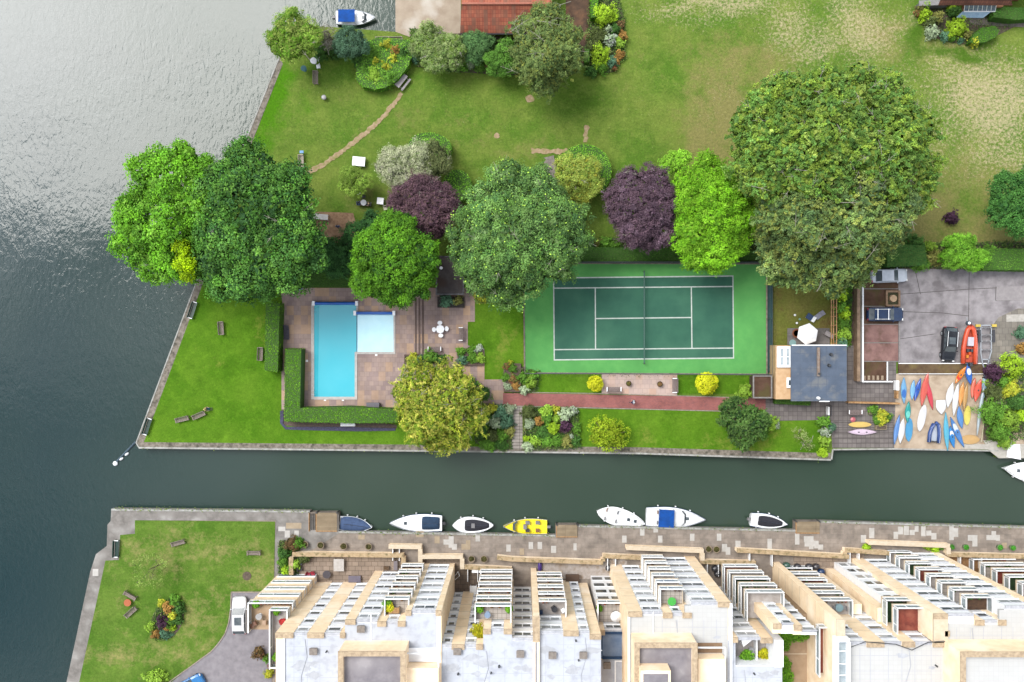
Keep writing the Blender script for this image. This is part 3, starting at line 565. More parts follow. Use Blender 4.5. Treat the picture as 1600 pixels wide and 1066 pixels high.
tree('small_tree', 'pale silvery olive tree above the purple tree', 'tree', [(625,255,30,6.5),(650,250,28,6.5),(635,272,30,6),(610,262,22,6),(660,268,22,6)], F((158,165,125),(180,182,150),(132,145,98),(150,158,120)), leaf=.13, cluster=.5, per=12, tr=.18, bare=26, jit=.18)
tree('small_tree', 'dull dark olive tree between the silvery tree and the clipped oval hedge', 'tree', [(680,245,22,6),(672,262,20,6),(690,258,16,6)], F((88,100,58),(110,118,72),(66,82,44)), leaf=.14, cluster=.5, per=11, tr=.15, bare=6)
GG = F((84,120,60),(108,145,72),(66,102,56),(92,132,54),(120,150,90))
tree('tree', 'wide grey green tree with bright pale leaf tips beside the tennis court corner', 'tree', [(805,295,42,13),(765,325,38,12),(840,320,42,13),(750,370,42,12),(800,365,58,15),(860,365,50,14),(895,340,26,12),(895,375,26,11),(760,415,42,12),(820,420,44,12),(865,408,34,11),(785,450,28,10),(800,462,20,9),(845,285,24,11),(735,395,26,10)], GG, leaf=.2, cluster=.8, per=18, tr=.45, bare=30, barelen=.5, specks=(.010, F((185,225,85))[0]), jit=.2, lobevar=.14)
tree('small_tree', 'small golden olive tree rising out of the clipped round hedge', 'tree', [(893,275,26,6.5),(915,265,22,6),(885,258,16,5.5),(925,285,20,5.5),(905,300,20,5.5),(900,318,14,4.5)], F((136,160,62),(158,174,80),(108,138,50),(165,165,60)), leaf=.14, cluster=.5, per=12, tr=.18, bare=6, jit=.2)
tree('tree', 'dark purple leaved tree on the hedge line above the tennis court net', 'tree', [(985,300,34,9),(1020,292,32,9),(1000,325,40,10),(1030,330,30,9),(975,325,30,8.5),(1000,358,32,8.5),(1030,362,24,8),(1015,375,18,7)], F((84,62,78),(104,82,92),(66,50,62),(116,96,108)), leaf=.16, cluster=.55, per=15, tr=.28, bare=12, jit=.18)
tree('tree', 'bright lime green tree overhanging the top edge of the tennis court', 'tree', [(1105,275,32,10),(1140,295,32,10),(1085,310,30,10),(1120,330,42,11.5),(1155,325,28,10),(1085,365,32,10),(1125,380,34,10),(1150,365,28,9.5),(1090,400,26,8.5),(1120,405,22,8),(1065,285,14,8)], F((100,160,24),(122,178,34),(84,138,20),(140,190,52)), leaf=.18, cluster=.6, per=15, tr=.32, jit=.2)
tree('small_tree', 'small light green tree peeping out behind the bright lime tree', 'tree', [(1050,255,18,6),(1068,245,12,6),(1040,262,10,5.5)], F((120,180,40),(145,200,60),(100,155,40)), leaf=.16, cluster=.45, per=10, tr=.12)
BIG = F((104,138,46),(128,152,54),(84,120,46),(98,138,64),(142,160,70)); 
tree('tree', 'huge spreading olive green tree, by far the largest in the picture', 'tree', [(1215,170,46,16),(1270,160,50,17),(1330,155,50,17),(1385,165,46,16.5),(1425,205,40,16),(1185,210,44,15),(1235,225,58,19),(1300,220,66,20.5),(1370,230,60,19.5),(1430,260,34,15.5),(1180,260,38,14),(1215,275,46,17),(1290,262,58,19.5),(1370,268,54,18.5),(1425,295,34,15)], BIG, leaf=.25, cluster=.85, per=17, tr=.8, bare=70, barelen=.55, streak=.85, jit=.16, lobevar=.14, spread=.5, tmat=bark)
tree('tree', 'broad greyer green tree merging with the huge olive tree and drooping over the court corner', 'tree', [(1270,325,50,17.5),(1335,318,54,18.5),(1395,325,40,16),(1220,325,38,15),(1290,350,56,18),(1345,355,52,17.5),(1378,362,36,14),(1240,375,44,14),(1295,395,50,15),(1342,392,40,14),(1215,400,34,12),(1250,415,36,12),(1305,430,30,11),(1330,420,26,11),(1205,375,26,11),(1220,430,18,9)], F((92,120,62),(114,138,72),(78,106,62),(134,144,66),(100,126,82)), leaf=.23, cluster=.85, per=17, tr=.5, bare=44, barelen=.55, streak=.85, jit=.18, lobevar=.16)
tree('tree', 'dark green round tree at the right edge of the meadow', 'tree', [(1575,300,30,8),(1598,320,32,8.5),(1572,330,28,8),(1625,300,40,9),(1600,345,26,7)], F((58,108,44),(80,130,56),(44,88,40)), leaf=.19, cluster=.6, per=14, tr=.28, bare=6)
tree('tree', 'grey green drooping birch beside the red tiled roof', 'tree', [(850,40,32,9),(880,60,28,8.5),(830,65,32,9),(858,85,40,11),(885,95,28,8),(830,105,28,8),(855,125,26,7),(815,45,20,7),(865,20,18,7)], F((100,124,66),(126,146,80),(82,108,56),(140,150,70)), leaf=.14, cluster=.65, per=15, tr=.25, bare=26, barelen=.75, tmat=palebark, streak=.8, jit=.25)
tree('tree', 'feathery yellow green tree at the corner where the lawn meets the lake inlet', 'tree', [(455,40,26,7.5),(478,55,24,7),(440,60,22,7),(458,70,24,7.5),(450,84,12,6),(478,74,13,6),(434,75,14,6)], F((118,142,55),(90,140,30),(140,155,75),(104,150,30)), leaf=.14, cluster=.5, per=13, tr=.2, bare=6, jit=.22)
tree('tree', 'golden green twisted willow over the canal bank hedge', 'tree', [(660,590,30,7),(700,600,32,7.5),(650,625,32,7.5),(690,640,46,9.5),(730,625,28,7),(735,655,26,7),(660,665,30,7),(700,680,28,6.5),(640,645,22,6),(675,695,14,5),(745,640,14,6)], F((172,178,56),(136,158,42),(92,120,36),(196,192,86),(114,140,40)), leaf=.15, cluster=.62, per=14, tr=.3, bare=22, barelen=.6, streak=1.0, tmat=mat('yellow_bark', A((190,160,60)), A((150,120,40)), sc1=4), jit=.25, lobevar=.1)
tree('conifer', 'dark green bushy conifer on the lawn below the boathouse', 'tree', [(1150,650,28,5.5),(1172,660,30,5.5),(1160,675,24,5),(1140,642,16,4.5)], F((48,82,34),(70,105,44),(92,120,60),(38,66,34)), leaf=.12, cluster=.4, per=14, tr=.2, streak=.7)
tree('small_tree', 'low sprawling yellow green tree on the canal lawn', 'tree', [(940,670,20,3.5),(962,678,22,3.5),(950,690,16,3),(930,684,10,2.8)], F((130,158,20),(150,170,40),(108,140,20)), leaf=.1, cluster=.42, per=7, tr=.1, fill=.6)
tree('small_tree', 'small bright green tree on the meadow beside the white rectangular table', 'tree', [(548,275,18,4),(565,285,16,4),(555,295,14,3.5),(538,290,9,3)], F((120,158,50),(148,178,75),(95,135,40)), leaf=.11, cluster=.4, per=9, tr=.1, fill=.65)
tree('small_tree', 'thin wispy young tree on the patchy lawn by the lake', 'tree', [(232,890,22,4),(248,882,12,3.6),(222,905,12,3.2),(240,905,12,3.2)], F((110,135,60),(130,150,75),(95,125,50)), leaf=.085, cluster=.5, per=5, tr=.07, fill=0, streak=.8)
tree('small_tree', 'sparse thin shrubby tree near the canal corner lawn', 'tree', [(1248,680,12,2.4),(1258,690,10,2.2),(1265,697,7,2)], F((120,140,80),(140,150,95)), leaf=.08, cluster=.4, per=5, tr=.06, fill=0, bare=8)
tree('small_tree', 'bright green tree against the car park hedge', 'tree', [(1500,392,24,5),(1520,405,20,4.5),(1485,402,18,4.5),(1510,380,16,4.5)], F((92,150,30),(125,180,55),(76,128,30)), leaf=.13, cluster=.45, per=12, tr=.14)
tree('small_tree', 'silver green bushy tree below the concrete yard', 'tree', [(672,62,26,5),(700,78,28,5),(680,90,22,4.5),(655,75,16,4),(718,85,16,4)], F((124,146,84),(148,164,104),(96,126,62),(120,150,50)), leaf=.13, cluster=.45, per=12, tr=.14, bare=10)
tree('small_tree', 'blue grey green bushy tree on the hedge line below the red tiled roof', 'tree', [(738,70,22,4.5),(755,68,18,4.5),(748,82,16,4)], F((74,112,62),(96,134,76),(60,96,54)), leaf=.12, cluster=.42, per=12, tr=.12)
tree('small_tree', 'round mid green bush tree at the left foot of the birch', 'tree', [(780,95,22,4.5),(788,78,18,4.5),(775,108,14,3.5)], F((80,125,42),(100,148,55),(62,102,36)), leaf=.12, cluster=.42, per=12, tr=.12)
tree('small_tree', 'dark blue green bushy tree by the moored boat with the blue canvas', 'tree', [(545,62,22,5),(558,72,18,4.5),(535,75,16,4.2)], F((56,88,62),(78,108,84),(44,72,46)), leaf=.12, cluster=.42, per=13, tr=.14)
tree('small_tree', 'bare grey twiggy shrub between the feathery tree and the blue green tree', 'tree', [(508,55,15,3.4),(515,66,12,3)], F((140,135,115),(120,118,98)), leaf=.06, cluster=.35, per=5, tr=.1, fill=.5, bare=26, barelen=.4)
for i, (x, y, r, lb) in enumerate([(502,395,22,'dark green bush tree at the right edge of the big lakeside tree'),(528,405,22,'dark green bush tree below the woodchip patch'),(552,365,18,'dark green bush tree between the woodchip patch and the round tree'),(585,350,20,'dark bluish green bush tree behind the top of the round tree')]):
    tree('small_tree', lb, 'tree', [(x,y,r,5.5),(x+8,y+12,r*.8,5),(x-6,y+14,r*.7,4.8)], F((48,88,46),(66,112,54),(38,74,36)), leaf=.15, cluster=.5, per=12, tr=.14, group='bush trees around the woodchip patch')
# ---- clipped balls, hedges
YB = F((205,212,22),(222,220,50),(170,185,20))
shrub('topiary_ball', 'small yellow clipped ball left of the pink paved recess', 931, 600, 12.5, 1.9, YB, 'topiary', jit=.02, cluster=.2, leaf=.05, per=12)
shrub('topiary_ball', 'large bright yellow clipped ball right of the pink paved recess', 1107, 600, 18, 2.4, YB, 'topiary', jit=.02, cluster=.2, leaf=.055, per=12)
HB_ = F((116,176,44),(98,156,38),(134,190,58), g=.85); HG = F((92,148,20),(78,128,16),(110,162,34)); HD = F((64,112,30),(52,96,26),(80,128,40))
hedge('hedge', 'straight clipped hedge on the west side of the pool terrace', [(415,473),(437,473),(434,582),(413,580)], 2.3, HG)
hedge('hedge', 'L shaped clipped hedge wrapping the pool corner', [(445,545),(470,545),(468,638),(545,636),(622,640),(622,661),(545,662),(443,659)], 2.2, HG)
hedge('hedge', 'kidney shaped clipped hedge enclosing the yellow flowering bushes', [(560,70),(590,58),(640,62),(646,80),(638,104),(620,126),(602,138),(585,140),(566,136),(556,124),(556,100)], 1.5, HB_)
hedge('hedge', 'oval clipped hedge above the silvery tree', ellp(672,228,34,21,.12), 2.0, HB_)
hedge('hedge', 'round clipped hedge to the right of the purple tree on the meadow', ellp(714,290,23,25), 1.9, HB_)
hedge('hedge', 'large round clipped hedge with a golden tree growing from it', ellp(913,267,43,42), 1.9, HB_)
hedge('hedge', 'long dark hedge along the top of the tennis court', [(903,386),(1000,387),(1100,389),(1196,392),(1196,408),(1060,408),(903,409)], 1.9, HD)
hedge('hedge', 'low hedge strip left of the round pool tree', [(474,426),(548,427),(548,448),(474,448)], 1.3, F((58,100,24),(46,82,22),(70,112,30)))
hedge('hedge', 'dark clipped hedge block above the silver car', [(1386,382),(1446,383),(1450,415),(1386,417)], 2.2, F((48,96,40),(40,84,34),(60,108,48)))
hedge('hedge', 'long green hedge at the top right of the car park', [(1535,388),(1760,390),(1760,424),(1535,422)], 2.2, F((84,132,36),(66,112,32),(104,150,50)))
hedge('hedge', 'narrow pale green clipped hedge beside the bare earth strip', [(914,76),(921,76),(921,97),(913,97)], 1.6, F((110,160,50),(96,144,44)))
hedge('hedge', 'bright clipped hedge end at the top of the flower border', [(923,-60),(935,-60),(935,27),(923,28)], 1.6, F((100,170,20),(86,150,18)))
hedge('hedge', 'low clipped hedge along the canal side of the boathouse', [(1211,622),(1268,627),(1266,634),(1210,631)], .8, F((84,130,34),(70,112,30)))
hedge('hedge', 'fish shaped clipped hedge in the bed below the top right house', [(1522,52),(1535,43),(1555,40),(1562,48),(1556,58),(1540,66),(1524,68),(1515,66)], 1.3, F((70,120,20),(84,136,24)))
hedge('hedge', 'green ivy hedge right of the conservatory of the top right house', [(1552,10),(1600,12),(1640,14),(1640,28),(1585,31),(1552,27)], 1.6, F((58,108,34),(72,122,40)))
H2 = F((74,118,46),(98,140,60),(60,98,40))
# ---- border shrubs: (x, y, r, h, colours, label)
C_ = dict(dg=F((58,96,40),(76,116,48)), mg=F((84,130,40),(104,150,52)), lg=F((130,170,50),(150,186,70)), lm=F((142,182,36),(165,200,50)), yl=F((200,198,60),(150,165,50)), si=F((150,170,130),(175,190,155)), bg=F((74,112,84),(96,134,104)), pu=F((84,54,74),(64,42,60)), rd=F((150,80,62),(90,118,54)), wh=F((205,212,200),(120,150,90)), ol=F((120,125,60),(140,140,75)), rb=F((120,90,60),(95,85,50)), orr=F((176,138,70),(150,112,58)), dp=F((96,110,58),(80,92,50)), pk=F((200,110,140),(110,120,60)))
SH = [
 (560,92,12,2.0,'dg','dark green shrub inside the left end of the kidney shaped hedge'),(583,82,13,2.2,'mg','mid green shrub inside the kidney shaped hedge'),(604,70,9,2.2,'yl','yellow flowering shrub nearest the two white benches'),(618,78,8,2.1,'orr','orange flowering shrub inside the kidney shaped hedge'),(615,92,8,2.1,'yl','yellow flowering shrub in the middle of the kidney shaped hedge'),(603,104,9,2.0,'yl','largest yellow flowering patch of the kidney shaped hedge'),(588,96,7,2.0,'yl','small yellow flowering shrub on the left of the kidney shaped hedge'),(585,118,16,2.0,'lg','pale green feathery shrub at the lower end of the kidney shaped hedge'),(608,120,12,2.0,'mg','green shrub at the lower right of the kidney shaped hedge'),(632,82,10,2.0,'dg','dark shrub at the right end of the kidney shaped hedge'),(570,108,9,1.9,'mg','green shrub on the lower left rim of the kidney shaped hedge'),
 (520,80,10,2.0,'dg','dark green shrub under the bare twiggy shrub'),(500,82,10,2.0,'dg','dark green shrub beside the feathery corner tree'),(575,72,9,2.0,'mg','green shrub between the blue green tree and the kidney hedge'),(648,90,7,1.4,'bg','blue green shrub in the gap right of the kidney hedge'),
 (702,100,10,2.0,'dg','dark shrub at the foot of the silver green tree'),(722,100,10,1.8,'mg','green shrub in the border under the red roof'),(736,98,8,1.6,'si','grey leaved shrub in the border under the red roof'),(750,102,9,1.8,'mg','leafy shrub beside the grey leaved one in the border'),(764,98,8,1.8,'rb','brownish shrub in the border left of the birch'),(800,100,12,2,'dg','dark shrub under the left side of the birch'),
 (946,20,18,2.6,'lm','large yellow lime shrub at the top of the flower border'),(938,85,15,2.4,'lm','yellow lime shrub beside the pale clipped hedge end'),(955,62,9,1.6,'wh','white flowering shrub in the middle of the flower border'),(951,45,6,1.4,'si','pale blue flowering shrub above the white flowering one'),(904,78,6,1.4,'wh','white flowering shrub on the bare earth strip'),(935,55,12,1.6,'dp','dark brownish shrub inside the flower border'),(928,70,9,1.5,'dp','dull olive shrub inside the flower border'),(962,45,8,1.4,'dg','dark green shrub at the right of the pale blue flowers'),(973,55,7,1.2,'orr','orange shrub on the outer edge of the flower border, upper'),(968,66,8,1.2,'lg','light green leafy clump next to the white flowers'),(970,85,7,1.1,'orr','orange shrub on the outer edge of the flower border, middle'),(962,95,6,1.0,'orr','small orange shrub at the lower right of the flower border'),(958,96,8,1.4,'bg','dark blue green shrub next to the lower orange shrub'),(960,106,5,.9,'rd','red tinged plant at the lowest corner of the flower border'),(940,105,10,1.3,'mg','green shrub at the bottom of the flower border'),(925,110,9,1.3,'dg','dark green shrub near the birch at the border end'),(970,38,6,1.1,'rb','reddish brown shrub on the border edge'),
 (1447,22,9,1.6,'lm','yellow green shrub beside the low wall of the top right house'),(1440,12,7,1.4,'ol','olive shrub at the top left of the house bed'),(1455,32,9,1.5,'dp','dull green shrub in the left of the house bed'),(1465,25,9,1.6,'ol','brown green shrub against the low house wall'),(1448,7,6,1.5,'lg','light green plant above the low wall end'),(1458,48,10,1.6,'si','pale grey green rounded bush with a smooth top'),(1499,41,15,2.2,'lm','round bright lime bush in the house bed'),(1513,53,6,1.2,'ol','small golden green bush between the round bush and the fish shaped hedge'),(1490,60,5,.9,'mg','small green mound below the round bush'),(1478,55,7,1.2,'bg','blue green bush left of the round lime bush'),(1523,64,7,1.5,'yl','yellow flowers at the nose of the fish shaped hedge'),(1493,16,9,1.8,'dg','dark bush tucked against the wall of the top right house'),(1502,62,5,.8,'bg','little blue green plant at the front of the house bed'),(1435,20,5,.8,'rd','red tinged plant at the edge of the house bed'),(1488,10,6,1.4,'lm','bright green plant by the door of the top right house'),
 (1489,340,10,1.6,'pu','small purple bush alone on the dry meadow'),(1462,403,12,2.0,'ol','yellow brown bush in front of the gap in the car park hedge'),(1440,412,12,2,'mg','mid green bush at the right end of the dark hedge block'),(1455,385,8,1.6,'lg','light green bush above the timber gate'),(1430,380,14,2.2,'dg','dark bush at the top of the dark hedge block'),(1545,398,14,2.6,'mg','green bush joining the car park tree and hedge'),
 (921,380,9,1.6,'dg','dark green bush above the court hedge, left end'),(933,378,7,1.6,'ol','golden bush above the court hedge'),(945,380,10,1.6,'mg','variegated bush above the court hedge'),(958,384,9,1.6,'mg','green bush above the court hedge below the purple tree'),(1045,390,9,1.8,'mg','green bush between the purple and lime trees above the court'),
 (748,452,11,1.8,'ol','golden green bush beside the flat roofed shelter'),(752,462,11,1.5,'yl','yellow green bush at the edge of the small lawn by the shelter'),(697,470,10,1.2,'bg','dark blue green bush in the planter under the shelter roof'),(716,470,8,1.1,'ol','olive bush in the planter under the shelter roof'),(665,462,6,1.3,'yl','yellow bush half under the round pool tree'),
 (645,558,7,1.2,'yl','small yellow bush at the corner of the steps planter'),(656,562,8,1.3,'bg','dark green bush next to the yellow one in the steps planter'),(672,558,11,1.6,'mg','leafy green bush in the steps planter'),(688,563,9,1.4,'dg','dark green bush at the right of the steps planter'),
 (720,550,7,1.0,'mg','green bush in the top left of the timber edged planter'),(736,547,7,1.0,'mg','green bush in the top middle of the timber edged planter'),(749,545,6,1.0,'wh','white flowering bush in the timber edged planter'),(722,563,7,1.0,'bg','dark bush in the lower left of the timber edged planter'),(737,560,8,1.0,'mg','leafy bush in the lower middle of the timber edged planter'),(750,560,7,1.0,'lg','pale green round bush in the timber edged planter'),
 (792,572,6,1.0,'rd','red flowering bush in the raised bed by the court corner'),(800,576,7,1.0,'mg','leafy bush in the raised bed by the court corner'),(797,567,4,1.0,'yl','yellow flowers at the top of the raised bed by the court corner'),(790,590,6,.9,'mg','green bush low in the raised bed by the court corner'),(803,592,7,.9,'rd','red berried bush low in the raised bed by the court corner'),(792,605,6,.8,'si','pale bush at the bottom of the raised bed by the court corner'),(806,604,6,.8,'orr','orange flowers at the bottom of the raised bed by the court corner'),
 (818,590,9,1.4,'mg','green bush below the court corner, left'),(830,598,10,1.5,'lg','light green bush below the court corner, right'),(819,610,7,1.0,'si','pale grey green bush on the brick path edge'),(832,588,8,1.3,'mg','dark leafed bush touching the court kerb'),
 (768,638,8,1.8,'yl','bright yellow bush right of the willow'),(782,645,10,1.7,'bg','rounded blue green bush beside the stone steps path'),(795,641,9,1.5,'si','rounded pale grey bush at the top of the stone steps path'),(773,660,10,1.5,'si','grey round bush below the yellow one'),(792,660,12,1.7,'bg','largest rounded green bush beside the stone steps path'),(760,648,8,1.6,'dg','dark bush under the willow edge'),(755,615,12,2.2,'dg','dark bush under the right side of the willow'),(738,600,8,2,'dg','small dark bush at the upper right of the willow'),(752,672,12,1.4,'dg','dark ground shrub right of the willow trunk'),(770,682,11,1.2,'dp','grey purple low shrub near the canal'),(785,680,10,1.1,'mg','green shrub near the canal left of the steps path'),(796,675,8,1.1,'ol','brownish shrub on the left edge of the steps path'),(762,694,11,1.0,'mg','low green shrub on the quay edge right of the willow'),(783,695,10,1.0,'dg','low dark shrub on the quay edge by the steps path'),
 (826,645,11,1.4,'dp','brown green shrub at the top left of the mixed bed'),(854,643,9,1.4,'lg','light green round shrub at the top of the mixed bed'),(869,640,6,1.1,'yl','yellow shrub at the top of the mixed bed'),(884,648,11,1.5,'si','pale silver green round shrub in the mixed bed'),(897,642,6,1.2,'wh','white flowering plant at the top right of the mixed bed'),(843,658,7,1.2,'orr','golden brown shrub in the mixed bed'),(828,662,8,1.1,'si','variegated pale shrub on the left of the mixed bed'),(865,669,9,1.4,'lm','yellow green round shrub in the middle of the mixed bed'),(884,666,10,1.4,'pu','dark purple shrub in the mixed bed'),(855,655,9,1.3,'mg','bright green shrub in the middle of the mixed bed'),(822,686,5,1.0,'lm','small lime shrub on the left edge of the mixed bed'),(848,676,10,1.2,'dg','dark green shrub low in the mixed bed'),(835,690,8,1.0,'lg','yellow flecked shrub at the lower left of the mixed bed'),(825,698,8,.9,'si','pale variegated shrub at the bottom left of the mixed bed'),(855,690,9,.9,'mg','green clump at the bottom of the mixed bed'),(870,688,9,1.0,'mg','leafy clump with white flowers at the bottom of the mixed bed'),(886,690,9,1.0,'ol','olive clump at the bottom right of the mixed bed'),(900,670,8,1.0,'mg','green clump on the right edge of the mixed bed'),(899,690,8,.9,'dg','dark clump at the bottom right corner of the mixed bed'),(870,655,7,1.2,'lg','soft green shrub beside the silver one in the mixed bed'),(893,682,4,.9,'wh','white daisies at the lower right of the mixed bed'),
 (1190,672,14,2.0,'mg','light green bush on the right side of the dark conifer'),(1205,660,11,1.5,'lg','pale green bush behind the conifer by the paving'),(1214,665,5,.8,'wh','white flowers at the right tip of the conifer clump'),
 (1165,612,12,1.4,'lg','bright green bush beside the flat roofed bin store'),(1289,660,9,1.6,'mg','upper green bush on the canal corner fence line'),(1290,675,8,1.4,'wh','cream flowering bush on the canal corner fence line'),(1289,690,8,1.4,'lg','green bush below the cream flowers on the canal corner'),(1287,708,7,1.4,'lm','lime bush at the very corner of the canal lawn'),(1300,668,7,1.5,'bg','dark green climber hanging over the corner wall'),
 (1366,642,8,.9,'mg','green clump in the upper wooden trough on the boat deck'),(1380,648,9,1.1,'yl','cream yellow flowering plant between the troughs'),(1380,658,7,1.1,'yl','bright yellow flowering plant on the boat deck'),(1372,658,7,.9,'mg','green plant in the lower trough on the boat deck'),(1388,652,7,.9,'mg','green leafy plant right of the yellow flowers on the boat deck'),
 (1316,462,9,1.8,'lm','lime yellow shrub at the top of the boundary strip'),(1314,480,9,1.7,'mg','mid green shrub in the boundary strip'),(1321,492,9,1.7,'lm','yellow green shrub halfway down the boundary strip'),(1318,505,10,1.8,'mg','broad green shrub in the boundary strip'),(1320,522,10,1.7,'lg','light green shrub low in the boundary strip'),(1316,536,9,1.5,'bg','dark blue green shrub at the bottom of the boundary strip'),
 (1557,582,15,2.4,'pu','round deep purple bush beside the boat trailer'),(1588,574,20,2.8,'lm','bright lime green bush at the right edge above the boat yard'),(1582,608,14,1.6,'yl','golden yellow spreading bush at the right edge'),(1570,597,9,1.5,'mg','green bush between the purple and golden bushes'),(1553,615,13,1.8,'dp','dull grey green bush beside the boat rack'),(1592,628,14,2.2,'dg','dark green bush under the golden bush'),(1555,645,20,2.8,'mg','large green bush at the right of the boat yard'),(1580,655,16,2.4,'lg','light green bush with yellow tips at the right of the boat yard'),(1565,675,16,2.2,'mg','green bush hanging toward the canal at the right'),(1573,692,10,1.6,'lg','light green bush overhanging the white jetty'),(1545,598,6,1.0,'lg','small green bush between trailer and boat rack'),(1598,520,9,1.4,'bg','blue green bush at the right edge by the patio'),(1598,545,8,1.0,'orr','orange flowering plant at the right edge by the patio'),(1598,648,8,1.5,'lm','lime tip bush at the right edge over the sand'),
 (253,974,10,1.4,'pu','dark purple shrub in the oval lawn bed'),(262,951,8,1.1,'orr','golden shrub at the top of the oval lawn bed'),(272,940,8,1.2,'mg','green shrub at the top right of the oval lawn bed'),(279,952,9,1.2,'dg','dark green shrub on the right of the oval lawn bed'),(269,962,7,1.1,'yl','yellow shrub in the middle of the oval lawn bed'),(252,944,6,.9,'yl','small yellow shrub at the top left of the oval lawn bed'),(264,974,8,1.1,'mg','green shrub right of the purple one in the oval bed'),(276,969,8,1.1,'dg','dark shrub at the right edge of the oval bed'),(269,981,5,.8,'lm','lime yellow shrub at the lower right of the oval bed'),(243,991,7,.9,'orr','amber shrub at the bottom of the oval bed'),(256,992,9,.9,'bg','blue green shrub at the bottom of the oval bed'),(234,981,7,.9,'lg','pale green shrub at the left of the oval bed'),(259,981,5,.9,'orr','small orange shrub at the bottom middle of the oval bed'),
 (455,851,11,1.6,'rb','brown leaved round shrub at the top of the terrace corner bed'),(466,850,9,1.5,'mg','green shrub behind the brown leaved one'),(443,866,9,1.4,'dg','dark green shrub at the terrace corner bed'),(443,880,8,1.2,'mg','bright green shrub at the terrace corner bed'),(446,891,7,1.2,'lm','yellow lime shrub at the terrace corner bed'),(461,884,7,1.3,'lg','light green shrub against the terrace wall end'),(454,890,6,1.1,'mg','small green shrub between the lime shrub and the wall'),(475,873,8,1.2,'dp','grey green shrub inside the terrace corner'),(240,1064,16,1.6,'lg','green bush at the bottom edge of the patchy lawn'),
 (403,1023,9,1.4,'rb','reddish spiky cordyline beside the drive'),(416,1030,6,1.0,'mg','green plant beside the spiky cordyline'),(421,1042,4,.7,'pk','pink flowering plant in the wall bed by the drive'),(419,1055,7,.9,'yl','yellow rosette plant in the wall bed by the drive'),
 (1355,857,7,.8,'lm','lime plant on the planter wall end, left'),(1462,857,7,.9,'lm','yellow green plant at the end of the quayside planter wall'),(1451,855,6,.9,'lm','lime plant beside the one at the end of the quayside wall'),(1470,856,5,.8,'mg','green plant at the corner of the quayside wall'),(556,900,0,0,'mg','')]
for x, y, r, h, c, lb in SH:
    if r: shrub('shrub' if c not in ('wh',) else 'flowering_shrub', lb, x, y, r, h, C_[c])

# ---- low planting that fills the beds between the shrubs: nobody could count these plants
def cover(name, pts, n, cols, h=.35, leaf=.09):
    pw = np.array([P(a, b)[:2] for a, b in pts]); k = len(pw); lo, hi = pw.min(0), pw.max(0); q = rng.uniform(lo, hi, (n, 2)); ins = np.zeros(n, bool)
    for i in range(k):
        x0, y0 = pw[i]; x1, y1 = pw[(i+1) % k]
        if y0 != y1: ins ^= ((q[:, 1] < y0) != (q[:, 1] < y1)) & (q[:, 0] < (x1-x0)*(q[:, 1]-y0)/(y1-y0)+x0)
    q = q[ins]; m = len(q); cols = np.array(cols); v = np.sin(q[:, 0]*2.3)+np.sin(q[:, 1]*2.9+1)+np.sin(q[:, 0]*5.1-q[:, 1]*4.3)+rng.normal(size=m)*.6
    ti = np.clip(((v+3)/6*len(cols)).astype(int), 0, len(cols)-1); z = .08+h*rng.random(m)*(.5+.5*np.clip(v/2, -1, 1))
    c = np.c_[q+rng.normal(size=(m, 2))*.12, np.abs(z)+.03]; nn = unit(rng.normal(size=(m, 3))*.6+np.array([0, 0, .8]))
    o = link(name, leaf_mesh(name, c, nn, leaf*rng.uniform(.5, 1.4, m), cols[ti]*rng.uniform(.75, 1.25, (m, 1)))); o['kind'] = 'stuff'; return o
MIX = F((84,112,50),(70,100,44),(100,128,56),(58,88,42),(116,128,72))
cover('ground_cover', [(818,636),(903,637),(907,700),(838,703),(818,702)], 9000, MIX, .5); cover('ground_cover', [(742,630),(800,634),(800,702),(760,703),(742,690)], 6000, MIX, .4)
cover('ground_cover', [(922,-10),(965,-10),(977,30),(978,90),(962,112),(940,118),(922,108),(912,100)], 9000, MIX, .5); cover('ground_cover', [(1430,10),(1600,20),(1600,30),(1545,62),(1515,70),(1480,67),(1458,58),(1438,36)], 5000, MIX, .3, .07)
cover('ground_cover', [(800,572),(845,580),(840,612),(800,614)], 2500, MIX, .4); cover('ground_cover', [(1380,380),(1700,376),(1700,424),(1380,418)], 9000, MIX, .6, .12); cover('ground_cover', [(905,373),(1200,376),(1200,396),(905,394)], 9000, MIX, .6, .12)
cover('ground_cover', [(1540,595),(1640,560),(1640,676),(1582,690),(1540,690)], 8000, MIX, .6, .11); cover('ground_cover', [(1302,446),(1330,446),(1328,542),(1303,542)], 4500, F((96,140,40),(70,110,40),(60,95,50)), .6, .1)
cover('ground_cover', [(436,845),(470,845),(466,900),(436,900)], 2500, MIX, .4); cover('ground_cover', [(640,44),(720,58),(800,66),(900,96),(905,108),(800,116),(700,110),(648,104)], 16000, MIX, .8, .13); cover('ground_cover', [(480,60),(560,60),(562,88),(500,88)], 5000, MIX, .8, .13)
cover('ground_cover', [(566,126),(564,92),(576,68),(634,70),(638,98),(606,128)], 7000, F((100,140,46),(84,122,40),(120,158,60)), 1.5, .1); cover('ground_cover', [(259+33*math.cos(t)*.47+20*math.sin(t)*.88, 968-36*math.cos(t)*.88+20*math.sin(t)*.47) for t in np.linspace(0, 2*math.pi, 20)[:-1]], 4500, MIX, .4)
cover('ground_cover', [(474,372),(560,372),(600,340),(610,420),(476,424)], 9000, F((52,88,40),(64,104,46),(44,76,36)), 1.6, .15)
cover('weeds', [(820,584),(1196,586),(1196,589),(820,588)], 900, MIX, .1, .05); cover('weeds', [(1204,440),(1212,440),(1212,540),(1204,540)], 900, F((110,100,60),(90,100,50)), .1, .05)

